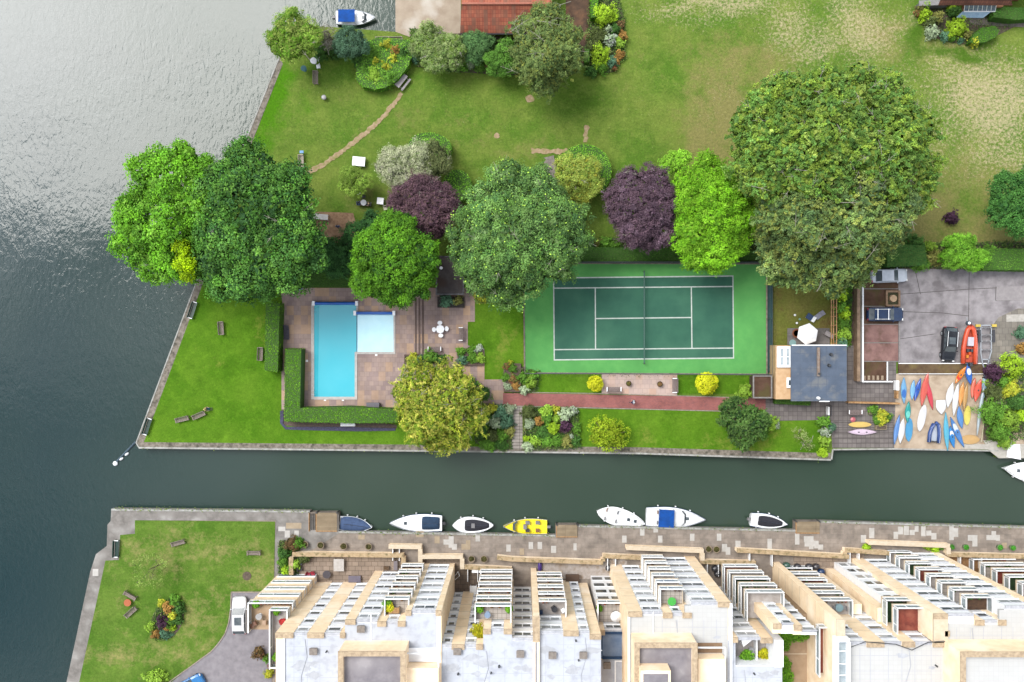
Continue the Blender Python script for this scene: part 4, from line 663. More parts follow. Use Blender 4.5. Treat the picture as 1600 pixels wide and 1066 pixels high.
TUFT = F((96,120,50),(120,136,64),(80,104,44))
for pts, n in [([(180,792),(484,796),(484,800),(180,797)], 260),([(217,699),(660,704),(1000,708),(1297,717),(1297,720),(1000,711),(660,707),(217,702)], 420),([(904,819),(1240,826),(1240,830),(904,823)], 200),([(1284,813),(1598,821),(1598,826),(1284,817)], 260),([(535,829),(868,835),(868,839),(535,833)], 200)]:
    cover('wall_weeds', pts, n*2, TUFT, .25, .09)
# ---------------------------------------------------------------- the terraced apartment buildings on the south bank
FH = 2.73; ROOFW = mat('white_roof_membrane', A((226, 231, 240)), A((216, 221, 231)), sc1=.45, rough=.8, c3=A((204, 208, 218)), sc3=1.1, lo=.4, hi=.7)
ROOFG = pmat('pale_roof_tiles', A((232,232,230)), A((222,222,220)), .5, .5, A((229,229,226)), sc3=.3, amt=.06, offset=0, msize=.02)
ROOFP = mat('grey_roof_felt', A((166,160,164)), A((142,136,142)), sc1=1, c3=A((186,180,182)), sc3=.5)
WBAY = mat('white_cladding', (.74,.75,.77), (.66,.67,.69), sc1=2, rough=.5)
BAND = mat('pale_floor_band', A((250, 232, 205)), A((236, 215, 185)), sc1=2)
TERR = mat('pale_terrace_tiles', A((214, 206, 200)), A((190, 180, 174)), sc1=2)
TFL = dict(w=TERR, g=pmat('terrace_grid', A((216,206,196)), A((160,150,140)), .5, .5, A((206,196,186)), offset=0, amt=.12), r=mat('terrace_red', A((160, 82, 66)), A((128, 60, 50)), sc1=1.5, c3=A((176,104,84)), sc3=.8), b=mat('terrace_brown', A((112, 84, 62)), A((76, 56, 44)), sc1=3), n=mat('terrace_green', A((60, 92, 52)), A((40, 66, 38)), sc1=2), t=mat('terrace_tan', A((206,178,146)), A((190,160,128)), sc1=1))
def building(label, px, py): return thing('apartment_building', label, 'building', P(px, py), 'stepped apartment buildings along the canal')
def bay(b, x0, x1, yr, kind, h, z0=0, yback=1250, only=None):
    """one vertical strip of facade; x0,x1,yr are read at roof height h"""
    xa, xb, yf, yb = X(x0, h), X(x1, h), Y(yr, h), Y(yback, h)
    mb = MB()
    if kind == 'brick':
        mb.box(xa, xb, yb, yf, z0, h-.02); mb.box(xa+.003, xb-.003, yf-.55, yf-.002, h-.02, h+.22)
        for i in range(1, int(round((h-z0)/FH))): mb.box(xa+.02, xb-.02, yf-.01, yf+.012, z0+i*FH-.03, z0+i*FH+.03, 1)
        mb.build('wall', [CREAM, BAND], b)
        mb = MB(); mb.box(xa, xb, yf-.55, yf+.03, h+.22, h+.34); mb.build('coping', CREAMCAP, b)
    else:
        mb.box(xa, xb, yb, yf-.04, z0, h); mb.build('window_bay', WBAY, b)
        n = int(round((h-z0)/FH)); m2 = MB(); m2.box(xa, xb, yf-.3, yf+.05, h, h+.1); m2.build('parapet_cap', STEELW, b)
        wd = xb-xa; k = 2 if wd > 1.9 else 1
        for i in range(n):
            fr = MB(); gl_ = MB(); za, zb = z0+i*FH+1.05, z0+i*FH+2.05
            fr.box(xa+.08, xb-.08, yf-.03, yf+.03, za, zb)
            for j in range(k):
                a = xa+.2+j*(wd-.4)/k; c = a+(wd-.4)/k; gl_.box(a+.06, c-.06, yf+.03, yf+.034, za+.1, zb-.1)
            fr.box(xa+.03, xb-.03, yf-.03, yf+.14, za-.1, za); fr.box(xa+.0, xb-.0, yf-.03, yf+.06, zb, zb+.12, 1)
            f = fr.build('window', [WHITE, STEELW], b); gl_.build('pane', GLASS if rng.random() > .5 else PALEGL, f)
STEELW = mat('grey_sill', A((226, 228, 234)), A((190, 192, 200)), sc1=3)
PALEGL = mat('curtained_glass', (.22, .24, .25), (.34, .34, .34), sc1=2.5, rough=.1, spec=.8)
def balcony(b, x0, x1, yb, yf, zf, sides='', floor='w', name='balcony', rail=1.1, split=.35):
    """world x0..x1, back y, front y (north), floor height; sides: w, e, s"""
    if x0 > x1: x0, x1 = x1, x0
    if yb > yf: yb, yf = yf, yb
    mb = MB(); mb.box(x0, x1, yb, yf, zf-.22, zf-.02); o = mb.build(name, BAND, b)
    mb = MB(); mb.box(x0+.1, x1-.1, yb, yf-.1, zf-.02, zf); mb.build('balcony_floor', TFL[floor], o)
    f = MB(); g_ = MB(); p = .065
    def run(ax, a, c, q):
        mids = [a, a+(c-a)*split, c] if abs(c-a) > 2 else [a, c]
        if ax == 'x':
            f.box(a-p, c+p, q-p, q+p, zf+rail-.1, zf+rail); f.box(a, c, q-p*.8, q+p*.8, zf-.1, zf+.1); g_.box(a, c, q-.015, q+.015, zf+.1, zf+rail-.1)
            for m_ in mids: f.box(m_-p*.8, m_+p*.8, q-p*.8, q+p*.8, zf+.1, zf+rail-.1)
        else:
            f.box(q-p, q+p, a-p, c+p, zf+rail-.102, zf+rail-.004); f.box(q-p*.8, q+p*.8, a, c, zf-.1, zf+.098); g_.box(q-.015, q+.015, a, c, zf+.1, zf+rail-.1)
            for m_ in mids: f.box(q-p*.8, q+p*.8, m_-p*.8, m_+p*.8, zf+.1, zf+rail-.1)
    run('x', x0+.1, x1-.1, yf-.1)
    if 'w' in sides: run('y', yb, yf-.3, x0+.1)
    if 'e' in sides: run('y', yb, yf-.3, x1-.1)
    if 's' in sides: run('x', x0+.1, x1-.1, yb+.1)
    f.build('railing', WHITE, o); g_.build('glass_panel', RAILGLASS, o)
    # planting and things kept along the inner side of the balustrade
    pl = MB()
    PM = [PLG, PLR, PLB][int(rng.integers(0, 3))]
    if rng.random() < .7:
        q = x0+.4
        while q < x1-.6:
            if rng.random() < .45: pl.ell((q+.15, yf-.45, zf+.25), (.18, .16, .28), 7, 4); pl.build('planting', PM, o); pl = MB()
            q += .45
    return o
PLG = mat('balcony_plants', F((80,120,40))[0], F((60,90,40))[0], sc1=9); PLR = mat('balcony_flowers', F((170,50,45))[0], F((90,110,50))[0], sc1=5); PLB = mat('balcony_pots', A((150,110,90)), A((90,70,60)), sc1=5)
def stack(b, x0g, x1g, ybg, yfg, floors, sides='', floors_kind=None):
    for i in floors: balcony(b, X(x0g), X(x1g), Y(ybg), Y(yfg), i*FH+.02, sides, (floors_kind or {}).get(i, 'w'))
def roof(b, pts, h, m=None, name='roof', top=.06):
    mb = MB(); mb.prism(poly(pts, h), h-.3, h+top); return mb.build(name, m or ROOFW, b)
def vents(b, lst, h):
    for x, y in lst:
        mb = MB(); xx, yy = X(x, h), Y(y, h); mb.box(xx-.36, xx+.36, yy-.3, yy+.3, h+.05, h+.42); mb.box(xx-.43, xx+.43, yy-.37, yy+.37, h+.42, h+.5); mb.build('roof_vent', VENTM, b)
VENTM = mat('vent_box', A((168,158,148)), A((140,130,122)), sc1=4)
HL = 19.11
G = lambda px, h: NX+(px-NX)*(1-h/CAMZ)      # roof-level pixel to ground-level pixel
G2 = lambda py, h: NY+(py-NY)*(1-h/CAMZ)
# west end building
b = building('west end block of the stepped apartments, beside the drive', 500, 980)
for a in [(431,459,988,'brick'),(459,481,988.6,'win'),(481,507,988,'brick'),(507,532,988.6,'win'),(532,540,988,'brick'),(540,556,967,'brick'),(556,590,967.6,'win'),(590,604,970,'brick'),(604,622,970.6,'win'),(622,634,970,'brick'),(634,643,953,'brick'),(643,681,953.6,'win'),(681,690,953,'brick')]: bay(b, *a[:4], HL)
stack(b, 632.5, 666.5, 894.5, 872-1, range(1, 7), 'we', {6: 'g'})
# lower western wing with its terraces
mb = MB(); mb.box(X(433), X(495), Y(937), Y(899), 0, 4*FH-.25); mb.build('lower_wing', CREAM, b)
mb = MB(); mb.box(X(470), X(495), Y(977), Y(907), 4*FH-.25, 5*FH-.25); mb.build('lower_wing', CREAM, b)
for i in range(0, 4): balcony(b, X(436), X(496), Y(908), Y(896.5), i*FH+.02, 'we', 'wrnw'[i])
balcony(b, X(431.6), X(496), Y(939), Y(896.8), 4*FH+.02, 'we', 't', 'roof_terrace')
balcony(b, X(471), X(497), Y(977), Y(896.2), 5*FH+.02, 'wes', 'w', 'roof_terrace')
roof(b, [(445,994),(539,994),(539,973),(634,975),(634,960),(686,959),(686,1240),(445,1240)], HL)
vents(b, [(491,1016),(565,981)], HL); 
mb = MB(); mb.box(X(444, HL), X(445.5, HL), Y(1240, HL), Y(994, HL), HL-1.2, HL+.25); mb.box(X(579, HL), X(580.5, HL), Y(1002, HL), Y(960, HL), HL+.06, HL+.14); mb.build('parapet', WBAY, b)
def penthouse(b, x0, x1, y0, y1, zt, m, zb=HL):
    a, c, d, e = X(x0, zt), X(x1, zt), Y(y0, zt), Y(y1, zt); t = .45; mb = MB()
    mb.box(a, c, d-t, d, zb, zt); mb.box(a, a+t, e, d-t, zb, zt); mb.box(c-t, c, e, d-t, zb, zt); o = mb.build('penthouse_wall', CREAM, b)
    mb = MB(); mb.box(a+t, c-t, e, d-t, zb, zt-.7); mb.build('penthouse_roof', m, b)
    mb = MB(); mb.box(a-.05, c+.05, d-t-.05, d+.05, zt, zt+.1); mb.box(a-.05, a+t+.05, e, d-t-.05, zt, zt+.1); mb.box(c-t-.05, c+.05, e, d-t-.05, zt, zt+.1); mb.build('coping', CREAMCAP, b)
penthouse(b, 529, 633, 1018, 1200, 22.4, ROOFP)
def stairtop(b, x0, x1, y0, y1, h, zt):
    """lift and stair head with a glazed screen in front of it and a white hatch"""
    mb = MB(); mb.box(X(x0, zt), X(x1, zt), Y(y1+200, zt), Y(y1, zt), h, zt); mb.build('stair_head', CREAM, b)
    mb = MB(); mb.box(X(x0, zt), X(x1, zt), Y(y1-1, zt), Y(y0, zt), h, zt-1.6); mb.build('stair_head_well', mat('brown_well', A((170,140,110)), A((150,122,96)), sc1=2) if x0 > 900 else WBAY, b)
    mb = MB(); mb.box(X(x0, zt), X(x1, zt), Y(y0, zt)-.06, Y(y0, zt)+.06, zt-.3, zt-.1); mb.box(X(x1, zt)-.06, X(x1, zt)+.06, Y(y1, zt), Y(y0, zt)-.06, zt-.3, zt-.1); mb.build('railing', WHITE, b)
    mb = MB(); mb.box(X(x0+(x1-x0)*.62, zt), X(x0+(x1-x0)*.9, zt), Y(y1+20, zt), Y(y1+3, zt), zt, zt+.06); mb.build('hatch', WHITE, b)
stairtop(b, 634, 685, 1022, 1044, HL, 21)
# second building: recessed bay with long balconies
b = building('apartment block with a recessed cream bay and a thin protruding dividing wall', 750, 980)
for a in [(690,706,1006.6,'win'),(706,726,1006,'brick'),(726,744,1006.6,'win'),(744,755,1006,'brick'),(755,767,982,'brick'),(767,787,982.6,'win'),(787,800,982,'brick'),(800,833,996.6,'win')]: bay(b, *a[:4], HL)
mb = MB(); mb.box(X(683, HL), X(690, HL)-.002, Y(1240, HL), Y(953, HL)-.02, 0, HL+.24); mb.build('side_wall', CREAM, b)
for j in range(6):
    mb = MB(); xx = X(690, HL); yy = Y(962+j*7, HL); mb.box(xx-.002, xx+.012, yy-.03, yy+.03, 0, HL); mb.build('wall_joint', BAND, b)
stack(b, 752, 801.5, 903, 880, range(1, 7), 'we', {6: 'g'})
mb = MB(); mb.box(X(833, HL), X(843, HL), Y(1240, HL), Y(962, HL), 0, HL+.5); mb.build('party_wall', CREAM, b)
mb = MB(); mb.box(X(832.6, HL), X(843.4, HL), Y(1000, HL), Y(961.6, HL), HL+.5, HL+.6); mb.build('coping', CREAMCAP, b)
roof(b, [(686,1012),(755,1012),(755,988),(800,988),(800,1002),(833,1002),(833,1240),(686,1240)], HL); vents(b, [(715,1016),(813,1020)], HL)
mb = MB(); mb.box(X(836.5, HL), X(838.5, HL), Y(1240, HL), Y(1001, HL), HL+.5, HL+.56); mb.build('roof_joint', mat('blue_grey_trim', A((150,165,190)), A((130,145,170)), sc1=2), b)
mb = MB(); mb.cyl((X(780, HL), Y(1040, HL), HL), .12, .12, .5, 8); mb.cyl((X(716, HL), Y(1052, HL), HL), .12, .12, .4, 8); mb.build('flue', DARK, b)
# third: middle
b = building('middle apartment block with the low navy blue flat roof', 900, 980)
for a in [(843,880,985.6,'win'),(880,904,985,'brick'),(904,921,985.6,'win'),(921,939,990,'brick')]: bay(b, *a[:4], HL)
stack(b, 837.5, 876, 907, 884, range(1, 6), 'e', {5: 'w'})
h3 = 5*FH
for a in [(938,945,984,'brick'),(945,975,984.6,'win'),(975,981,984,'brick')]: bay(b, *a[:4], h3, yback=1150)
mb = MB(); mb.box(X(G(938, h3)), X(G(980, h3)), Y(928.6), Y(899.5), 0, 4*FH-.25); mb.build('lower_wing', WBAY, b)
for i in range(4):
    fr = MB(); gl_ = MB(); 
    for j in range(2):
        xa = X(922.5+j*19.5); xb = xa+1.5; fr.box(xa, xb, Y(899.5), Y(899.5)+.04, i*FH+.8, i*FH+2.2); gl_.box(xa+.1, xb-.1, Y(899.5)+.04, Y(899.5)+.044, i*FH+.9, i*FH+2.1)
    f = fr.build('window', WHITE, b); gl_.build('pane', GLASS, f)
balcony(b, X(G(935, h3)), X(G(980, h3)), Y(928.3), Y(896.5), 4*FH+.02, 'we', 'g', 'roof_terrace')
roof(b, [(843,991),(939,991),(939,1240),(843,1240)], HL); vents(b, [(863,1022),(911,1022)], HL); mb = MB(); mb.cyl((X(904, HL), Y(1031, HL), HL), .1, .1, .3, 8); mb.build('flue', DARK, b)
NAVY = mat('navy_roof', A((150,170,198)), A((122,146,180)), sc1=1, c3=A((120,116,120)), sc3=.4); NAVD = mat('navy_trim', A((52,88,128)), A((40,70,108)), sc1=2)
roof(b, [(939,990),(981,990),(981,1028),(939,1028)], h3, NAVY, 'flat_roof'); roof(b, [(939,1031),(981,1031),(981,1200),(939,1200)], h3, ROOFW)
mb = MB(); mb.box(X(938, h3), X(941, h3), Y(1028, h3), Y(987, h3), h3+.07, h3+.3); mb.box(X(941, h3), X(981, h3), Y(1029, h3), Y(1025.5, h3), h3+.07, h3+.3); mb.box(X(941,h3), X(981,h3), Y(990,h3), Y(986.5,h3), h3+.07, h3+.3); mb.build('roof_edge_trim', NAVD, b); vents(b, [(948,1038)], h3)
mb = MB(); mb.box(X(960, h3), X(962, h3), Y(1150, h3), Y(1031, h3), h3+.07, h3+.25); mb.box(X(962, h3), X(981, h3), Y(1033, h3), Y(1031, h3), h3+.07, h3+.25); mb.build('skylight_frame', WHITE, b)
# fourth
b = building('broad cream and white apartment block with the off white tiled roof, centre right', 1060, 980)
for a in [(981,1003,955,'brick'),(1003,1035,955.6,'win'),(1035,1050,957,'brick'),(1050,1066,957.6,'win'),(1066,1080,957,'brick'),(1080,1121,940.6,'win'),(1121,1141,940,'brick')]: bay(b, *a[:4], HL)
stack(b, 996.6, 1030, 882, 858, range(1, 7), 'w', {6: 'g'})
roof(b, [(984,961),(1070,963),(1070,946),(1137,946),(1137,1240),(984,1240)], HL, ROOFG)
mb = MB(); mb.box(X(1139, HL), X(1141, HL)+.12, Y(1240, HL), Y(941, HL), HL+.35, HL+.45); mb.box(X(981,HL)-.02, X(984,HL), Y(1240,HL), Y(962,HL), HL+.0, HL+.3); mb.build('parapet', WBAY, b)
mb = MB(); mb.box(X(1020, HL), X(1021, HL), Y(990, HL), Y(955, HL), HL+.1, HL+.2); mb.build('roof_joint', WBAY, b)
penthouse(b, 992, 1089, 1005, 1200, 22.3, ROOFP); 
z2 = 23.6; mb = MB(); mb.box(X(1001, z2), X(1048, z2), Y(1150, z2), Y(1048, z2), 21.5, z2); mb.build('plant_room', CREAM, b); mb = MB(); mb.box(X(1005, z2), X(1044, z2), Y(1150, z2), Y(1053, z2), z2, z2+.03); mb.build('plant_room_roof', ROOFP, b)
stairtop(b, 1091, 1134, 1013, 1030, HL, 20.8)
# fifth: deep recess with wide balconies and sunken courts
b = building('apartment block around the sunken roof terrace, left of the tall cream fin wall', 1200, 990)
for a in [(1141,1152,995,'brick'),(1152,1188,995.6,'win'),(1188,1206,996,'brick')]: bay(b, *a[:4], HL, yback=1000)
stack(b, 1120, 1172, 912, 872, range(1, 6), 'we', {5: 'w', 1: 'r', 3: 'n'})
hj = 20.9; z0 = 5*FH
for a in [(1207,1220,974,'brick'),(1220,1239,972.6,'win'),(1239,1252,976,'brick'),(1252,1276,983.6,'win')]: bay(b, *a[:4], hj, z0=z0 if a[0] < 1230 else 0, yback=990 if a[0] < 1239 else 992)
mb = MB(); mb.box(X(1141, HL), X(1206, HL), Y(1000, HL)-7, Y(1000, HL), 0, 16.2); mb.box(X(1137, HL), X(1149, HL), Y(1240, HL), Y(1000, HL), 0, HL); mb.box(X(1149, HL), X(1222, HL), Y(1240, HL), Y(1040, HL), 0, HL); mb.box(X(1208,HL), X(1222,HL), Y(1040,HL), Y(998,HL), 0, HL+.5); mb.build('wall', WBAY, b)
mb = MB(); mb.box(X(1149, HL)-.0, X(1208, HL), Y(1040, HL), Y(1000, HL), 16.2, 16.42); mb.build('roof_terrace_floor', TFL['w'], b)
roof(b, [(1137,1001),(1149,1001),(1149,1041),(1222,1041),(1222,1240),(1137,1240)], HL, ROOFW)
mb = MB(); mb.box(X(1222, HL), X(1290, HL), Y(1240, HL), Y(985, HL), 0, 13.6); mb.build('court_floor', TFL['t'], b)
mb = MB(); mb.box(X(1222, HL), X(1290, HL), Y(1022.5, 13.6), Y(1021, 13.6), 13.6, 13.63); mb.build('court_floor_joint', BAND, b)
mb = MB(); mb.box(X(1188, HL), X(1190, HL), Y(1040, HL), Y(1000, HL), 16.42, 17.5); mb.build('terrace_divider', WHITE, b)
# sixth: right hand group with the tall fin
HR = 22.3
b = building('apartment block with the tall cream fin wall and a red tiled roof terrace', 1380, 990)
mb = MB(); mb.box(X(1304, HR), X(1317, HR), Y(1240, HR), Y(965.6, HR), 0, HR+.5); mb.build('fin_wall', CREAM, b)
mb = MB(); mb.box(X(1303.6, HR), X(1317.4, HR), Y(1003, HR), Y(965.3, HR), HR+.5, HR+.6); mb.build('coping', BAND, b)
for j in range(7):
    mb = MB(); xx = X(1304, HR); z = FH*(j+1); mb.box(xx-.012, xx, Y(1000, HR), Y(966, HR), z-.03, z+.03); mb.build('wall_joint', BAND, b)
for a in [(1317,1326,1002,'brick'),(1326,1353,1002.6,'win'),(1353,1368,1002,'brick'),(1368,1380,1002,'brick'),(1380,1408,1002.6,'win'),(1408,1428,1002,'brick'),(1428,1456,1002.6,'win'),(1456,1474,1002,'brick'),(1474,1482,985,'brick')]: bay(b, *a[:4], HR)
stack(b, 1220, 1265.6, 907, 883, range(0, 6), 'we', {2: 'r', 5: 'w'})
# projecting lower bays between the balcony stacks
for (x0, x1, yf, zt) in [(1270, 1282, 893, 5*FH),(1290, 1302, 888, 6*FH)]:
    mb = MB(); mb.box(X(x0), X(x1), Y(907), Y(yf), 0, zt); mb.build('projecting_pier', CREAM, b)
balcony(b, X(1295.7), X(1337.6), Y(907), Y(872.7), 6*FH+.02, 'we', 'n'); balcony(b, X(1295.7), X(1337.6), Y(907), Y(872.7), 7*FH+.02, 'we', 'r', 'roof_terrace')
mb = MB(); mb.box(X(1303), X(1333), Y(907), Y(878), 0, 6*FH-.25); mb.build('lower_wing', WBAY, b)
for i in range(6):
    fr = MB(); gl_ = MB()
    for j in range(2):
        xa = X(1305+j*14); fr.box(xa, xa+1.05, Y(878), Y(878)+.04, i*FH+.8, i*FH+2.2); gl_.box(xa+.1, xa+.95, Y(878)+.04, Y(878)+.044, i*FH+.9, i*FH+2.1)
    f = fr.build('window', WHITE, b); gl_.build('pane', GLASS if i % 2 else PALEGL, f)
roof(b, [(1324,1008),(1478,1008),(1478,1240),(1324,1240)], HR, ROOFG)
balcony(b, X(G(1290, HR)), X(G(1304, HR)), Y(G2(1070, HR)), Y(G2(990, HR)), 7*FH+.02, 'w', 'r')
mb = MB(); zt = HR+1.3
for (a, c, d, e) in [(1306,1328,998,1003.5),(1306,1311,1003.5,1140),(1325,1329,1003.5,1140)]: mb.box(X(a, zt), X(c, zt), Y(e, zt), Y(d, zt), HR+.3, zt)
mb.build('stairwell_frame', WBAY, b)
mb = MB(); mb.box(X(1311, zt), X(1325, zt), Y(1140, zt), Y(1003.5, zt), HR+.3, HR+.66); mb.build('stairwell_glazing', RAILGLASS, b)
for q in (1020, 1040, 1058): mb = MB(); mb.box(X(1311, zt), X(1325, zt), Y(q+1.5, zt), Y(q, zt), HR+.66, HR+.74); mb.build('glazing_bar', WHITE, b)
# seventh: right edge
b = building('right edge apartment block with eight stacked balconies and a pebbled roof terrace', 1520, 960)
for a in [(1456,1479,958,'brick'),(1479,1521,958.6,'win'),(1521,1536,968,'brick'),(1536,1558,968.6,'win'),(1558,1570,968,'brick'),(1570,1611,946.6,'win'),(1611,1624,945,'brick'),(1690,1760,985,'brick')]: bay(b, *a[:4], HR)
stack(b, 1384, 1420, 880, 858.8, range(0, 8), 'we', {7: 'b', 3: 'r', 2: 'n', 5: 'g'})
for i in range(0, 7): balcony(b, X(1513), X(1580), Y(900), Y(869.5), i*FH+.02, 'w', 'wgrnwgb'[i])
mb = MB(); mb.box(X(1513), X(1700), Y(1000), Y(895), 0, HL); mb.build('lower_wing', CREAM, b)
roof(b, [(1482,974),(1561,976),(1561,953),(1621,953),(1621,1240),(1478,1240),(1478,990)], HR, ROOFG)
mb = MB(); mb.box(X(1456.5,HR), X(1479,HR), Y(1003,HR), Y(966,HR), HR+.1, HR+.34); mb.build('coping', BAND, b)
mb = MB(); xx = X(1456, HR); mb.box(xx-.04, xx, Y(880), Y(873.5), 5.6, 7.0); mb.build('side_window', WHITE, b)
penthouse(b, 1501, 1760, 1019, 1240, 26, ROOFG, HR)
WF = WBAY
# cable snaking over the roofs
cb = []
for x, y in [(1318,1066),(1322,1040),(1328,1012),(1352,1003),(1400,1007),(1425,1016),(1450,1004),(1474,1002),(1500,1006),(1516,1010)]: cb.append(P(x, y, HR+.5))
mb = MB(); mb.tube(cb, .05, 5); tag(mb.build('cable', DARK), 'thin dark cable snaking over the right hand white roofs', 'cable')

# ---------------------------------------------------------------- quayside garden walls, platforms
WALLS = [("cream capped garden wall along the left terrace with a stepped end", [(458,868,458,895),(460,863,632,865),(632,868,632,882)], 1.0), ("short cream wall with a pale top beside the first boat steps", [(609,851,660,852),(658,855,658,880)], 1.0), ("cream wall with a pale rounded coping left of the twin stone urns", [(660,867,724,867),(723,870,723,886)], 1.0),
 ("low cream wall below the twin urns by the yellow boat", [(722,883,800,887)], .9), ("long cream wall with mossy coping behind the yellow boat", [(777,868,800,871),(800,871,941,876),(941,870,941,874)], 1.0), ("tapering cream wall right of the mossy coping", [(941,866,1003,869)], .9), ("cream wall with white coping under the two cruisers", [(977,853,1097,858),(1095,861,1095,873)], 1.0), ("short cream wall under the pair of brown planters", [(1093,875,1178,877)], .9),
 ("long cream wall in the middle of the right quayside", [(1148,857,1322,867)], 1.0), ("tapering cream wall joining the long middle wall", [(1316,857,1386,862),(1316,860,1316,865)], .9), ("pale topped wall ending in lime plants", [(1352,845,1478,850),(1476,853,1476,863)], 1.0), ("low cream wall at the far right quayside", [(1476,864,1640,868)], .9)]
for lb, segs, h in WALLS:
    t = thing('garden_wall', lb, 'wall', P(segs[0][0], segs[0][1])); mb = MB(); m2 = MB()
    for i, (x0, y0, x1, y1) in enumerate(segs):
        mb.bar(P(x0, y0)[:2]+(0,), P(x1, y1)[:2]+(0,), .42, h); m2.bar(P(x0, y0)[:2]+(h+.003*i,), P(x1, y1)[:2]+(h+.003*i,), .56, .08)
    mb.build('wall', CREAM, t); m2.build('coping', BAND if 'pale' in lb or 'white' in lb else CREAMTOP if False else mat('buff_coping', A((222,196,158)), A((196,168,128)), sc1=2.5, c3=A((150,135,95)), sc3=2), t)
    m3 = MB(); x0, y0, x1, y1 = max(segs, key=lambda s: abs(s[2]-s[0]))
    for q in (.12, .32): xx, yy = P(x0+(x1-x0)*q, y0+(y1-y0)*q)[:2]; m3.box(xx-.04, xx+.04, yy-1.9, yy-.24, 0, .9)
    if lb[0] in 'tls' and len(segs) < 3: m3.build('white_gate_post', WHITE, t)
PLK = pmat('deck_planks', A((186,168,140)), A((140,122,98)), 3.0, .16, A((168,150,124)), amt=.25, sc3=1, offset=0)
for lb, (x0, x1, y0, y1), zz in [('timber landing stage with four steps, at the left end of the moored boats', (495,527,801,829), -.55),('square timber landing stage right of the yellow boat', (870,902,820,838), -.35),('timber landing stage right of the small covered boat', (1244,1280,815,832), -.2)]:
    t = thing('landing_stage', lb, 'landing stage', (*P(x0, y1)[:2], 0), 'timber landing stages')
    mb = MB(); mb.box(X(x0), X(x1), Y(y1), Y(y0), .05, .15); mb.build('deck', PLK, t)
    mb = MB()
    for xx in (X(x0), X(x1)): mb.cyl((xx, Y(y0), -2), .1, .1, 2.3, 8)
    mb.build('post', DARK, t); mb = MB(); mb.box(X(x0)-.1, X(x0), Y(y1), Y(y0), 0, .17); mb.box(X(x0)-.1, X(x1), Y(y1)-.12, Y(y1), 0, .172); mb.build('edge_board', WOOD, t)
    if x0 == 495:
        mb = MB()
        for i in range(4): mb.box(X(484+2.6*i), X(484+2.6*i+1.2), Y(828), Y(802), .06, .12)
        mb.build('step', mat('step_riser2', (.05,.045,.04)), t); mb = MB(); mb.box(X(483), X(484), Y(830), Y(801), .03, .25); mb.build('edge_board', WOOD, t)

# ---------------------------------------------------------------- north side buildings and structures
def tiled(): return pmat('clay_roof_tiles', A((222,136,106)), A((160,88,74)), .34, .38, A((196,110,88)), sc3=.5, amt=.3, msize=.02, c3=A((168,120,100)), offset=0)
t = thing('house', 'house with a red clay tiled roof at the top edge beside the birch', 'house', P(790, 20))
h = 4.2; x0, x1 = X(719, h), X(866, h); ye = Y(52, 2.6); yr = Y(4, h+1.2)
mb = MB(); mb.box(X(725), X(858), Y(45), Y(-150), 0, 2.6); mb.build('wall', mat('dark_timber_wall', A((70,62,60)), A((50,45,44)), sc1=2), t)
mb = MB(); dx = .12
mb.add([(X(719,2.6),ye,2.6),(X(866,2.6),ye,2.6),(X(862,5),yr,5),(X(721,5),yr,5),(X(719,2.6),ye,2.45),(X(866,2.6),ye,2.45),(X(862,5),yr,4.85),(X(721,5),yr,4.85)], [(0,1,2,3),(7,6,5,4),(0,4,5,1),(1,5,6,2),(3,7,4,0),(2,6,7,3)])
mb.add([(X(721,5),yr,5),(X(862,5),yr,5),(X(866,2.6),Y(-75,2.6),2.6),(X(719,2.6),Y(-75,2.6),2.6)], [(0,1,2,3)]); mb.build('roof', tiled(), t)
mb = MB(); mb.tube([(X(721,5),yr,5.03),(X(862,5),yr,5.03)], .14, 8); mb.build('ridge', mat('ridge_tile', A((214,140,116)), A((190,116,96)), sc1=3), t)
mb = MB(); mb.tube([(X(719,2.6),ye-.08,2.5),(X(866,2.6),ye-.08,2.5)], .07, 6); mb.build('gutter', DARK, t)
t = thing('house', 'brown roofed house with a glazed conservatory at the top right corner', 'house', P(1530, 5))
mb = MB(); mb.box(X(1478), X(1590), Y(2), Y(-140), 0, 4.6); mb.box(X(1503), X(1553), Y(20), Y(2), 0, 2.2); mb.build('wall', mat('orange_brick', A((196,140,100)), A((160,108,80)), sc1=3), t)
mb = MB(); rz = 4.6
mb.add([(X(1466,rz),Y(8,rz),rz),(X(1582,rz),Y(8,rz),rz),(X(1570,7),Y(-30,7),7.2),(X(1480,7),Y(-30,7),7.2),(X(1466,rz),Y(8,rz),rz-.15),(X(1582,rz),Y(8,rz),rz-.15)], [(0,1,2,3),(0,4,5,1)]); mb.build('roof', pmat('brown_roof_tiles', A((150,100,80)), A((100,70,60)), .3, .3, A((128,84,70)), offset=0), t)
mb = MB(); z = 2.9; mb.add([(X(1506,z),Y(18,z),z),(X(1555,z),Y(18,z),z),(X(1557,4.4),Y(4,4.4),4.4),(X(1508,4.4),Y(4,4.4),4.4)], [(0,1,2,3)]); cn = mb.build('conservatory_roof', mat('blue_glass', A((70,90,130)), A((140,160,190)), sc1=3, rough=.1, spec=.8), t)
mb = MB()
for i in range(8): a = (X(1506+i*7,z),Y(18,z),z+.03); c = (X(1508+i*7,4.4),Y(4,4.4),4.43); mb.tube([a, c], .04, 4)
mb.tube([(X(1506,z),Y(18,z),z+.03),(X(1555,z),Y(18,z),z+.03)], .08, 5); mb.build('glazing_bar', WHITE, cn)
mb = MB(); z = 2.3; mb.add([(X(1496,z),Y(26,z),z-.3),(X(1538,z),Y(27,z),z-.3),(X(1548,z),Y(19,z),z),(X(1504,z),Y(18,z),z)], [(0,1,2,3)]); mb.build('porch_glass', mat('pale_blue_glass', A((165,195,215)), A((130,160,185)), sc1=3, rough=.1), t)
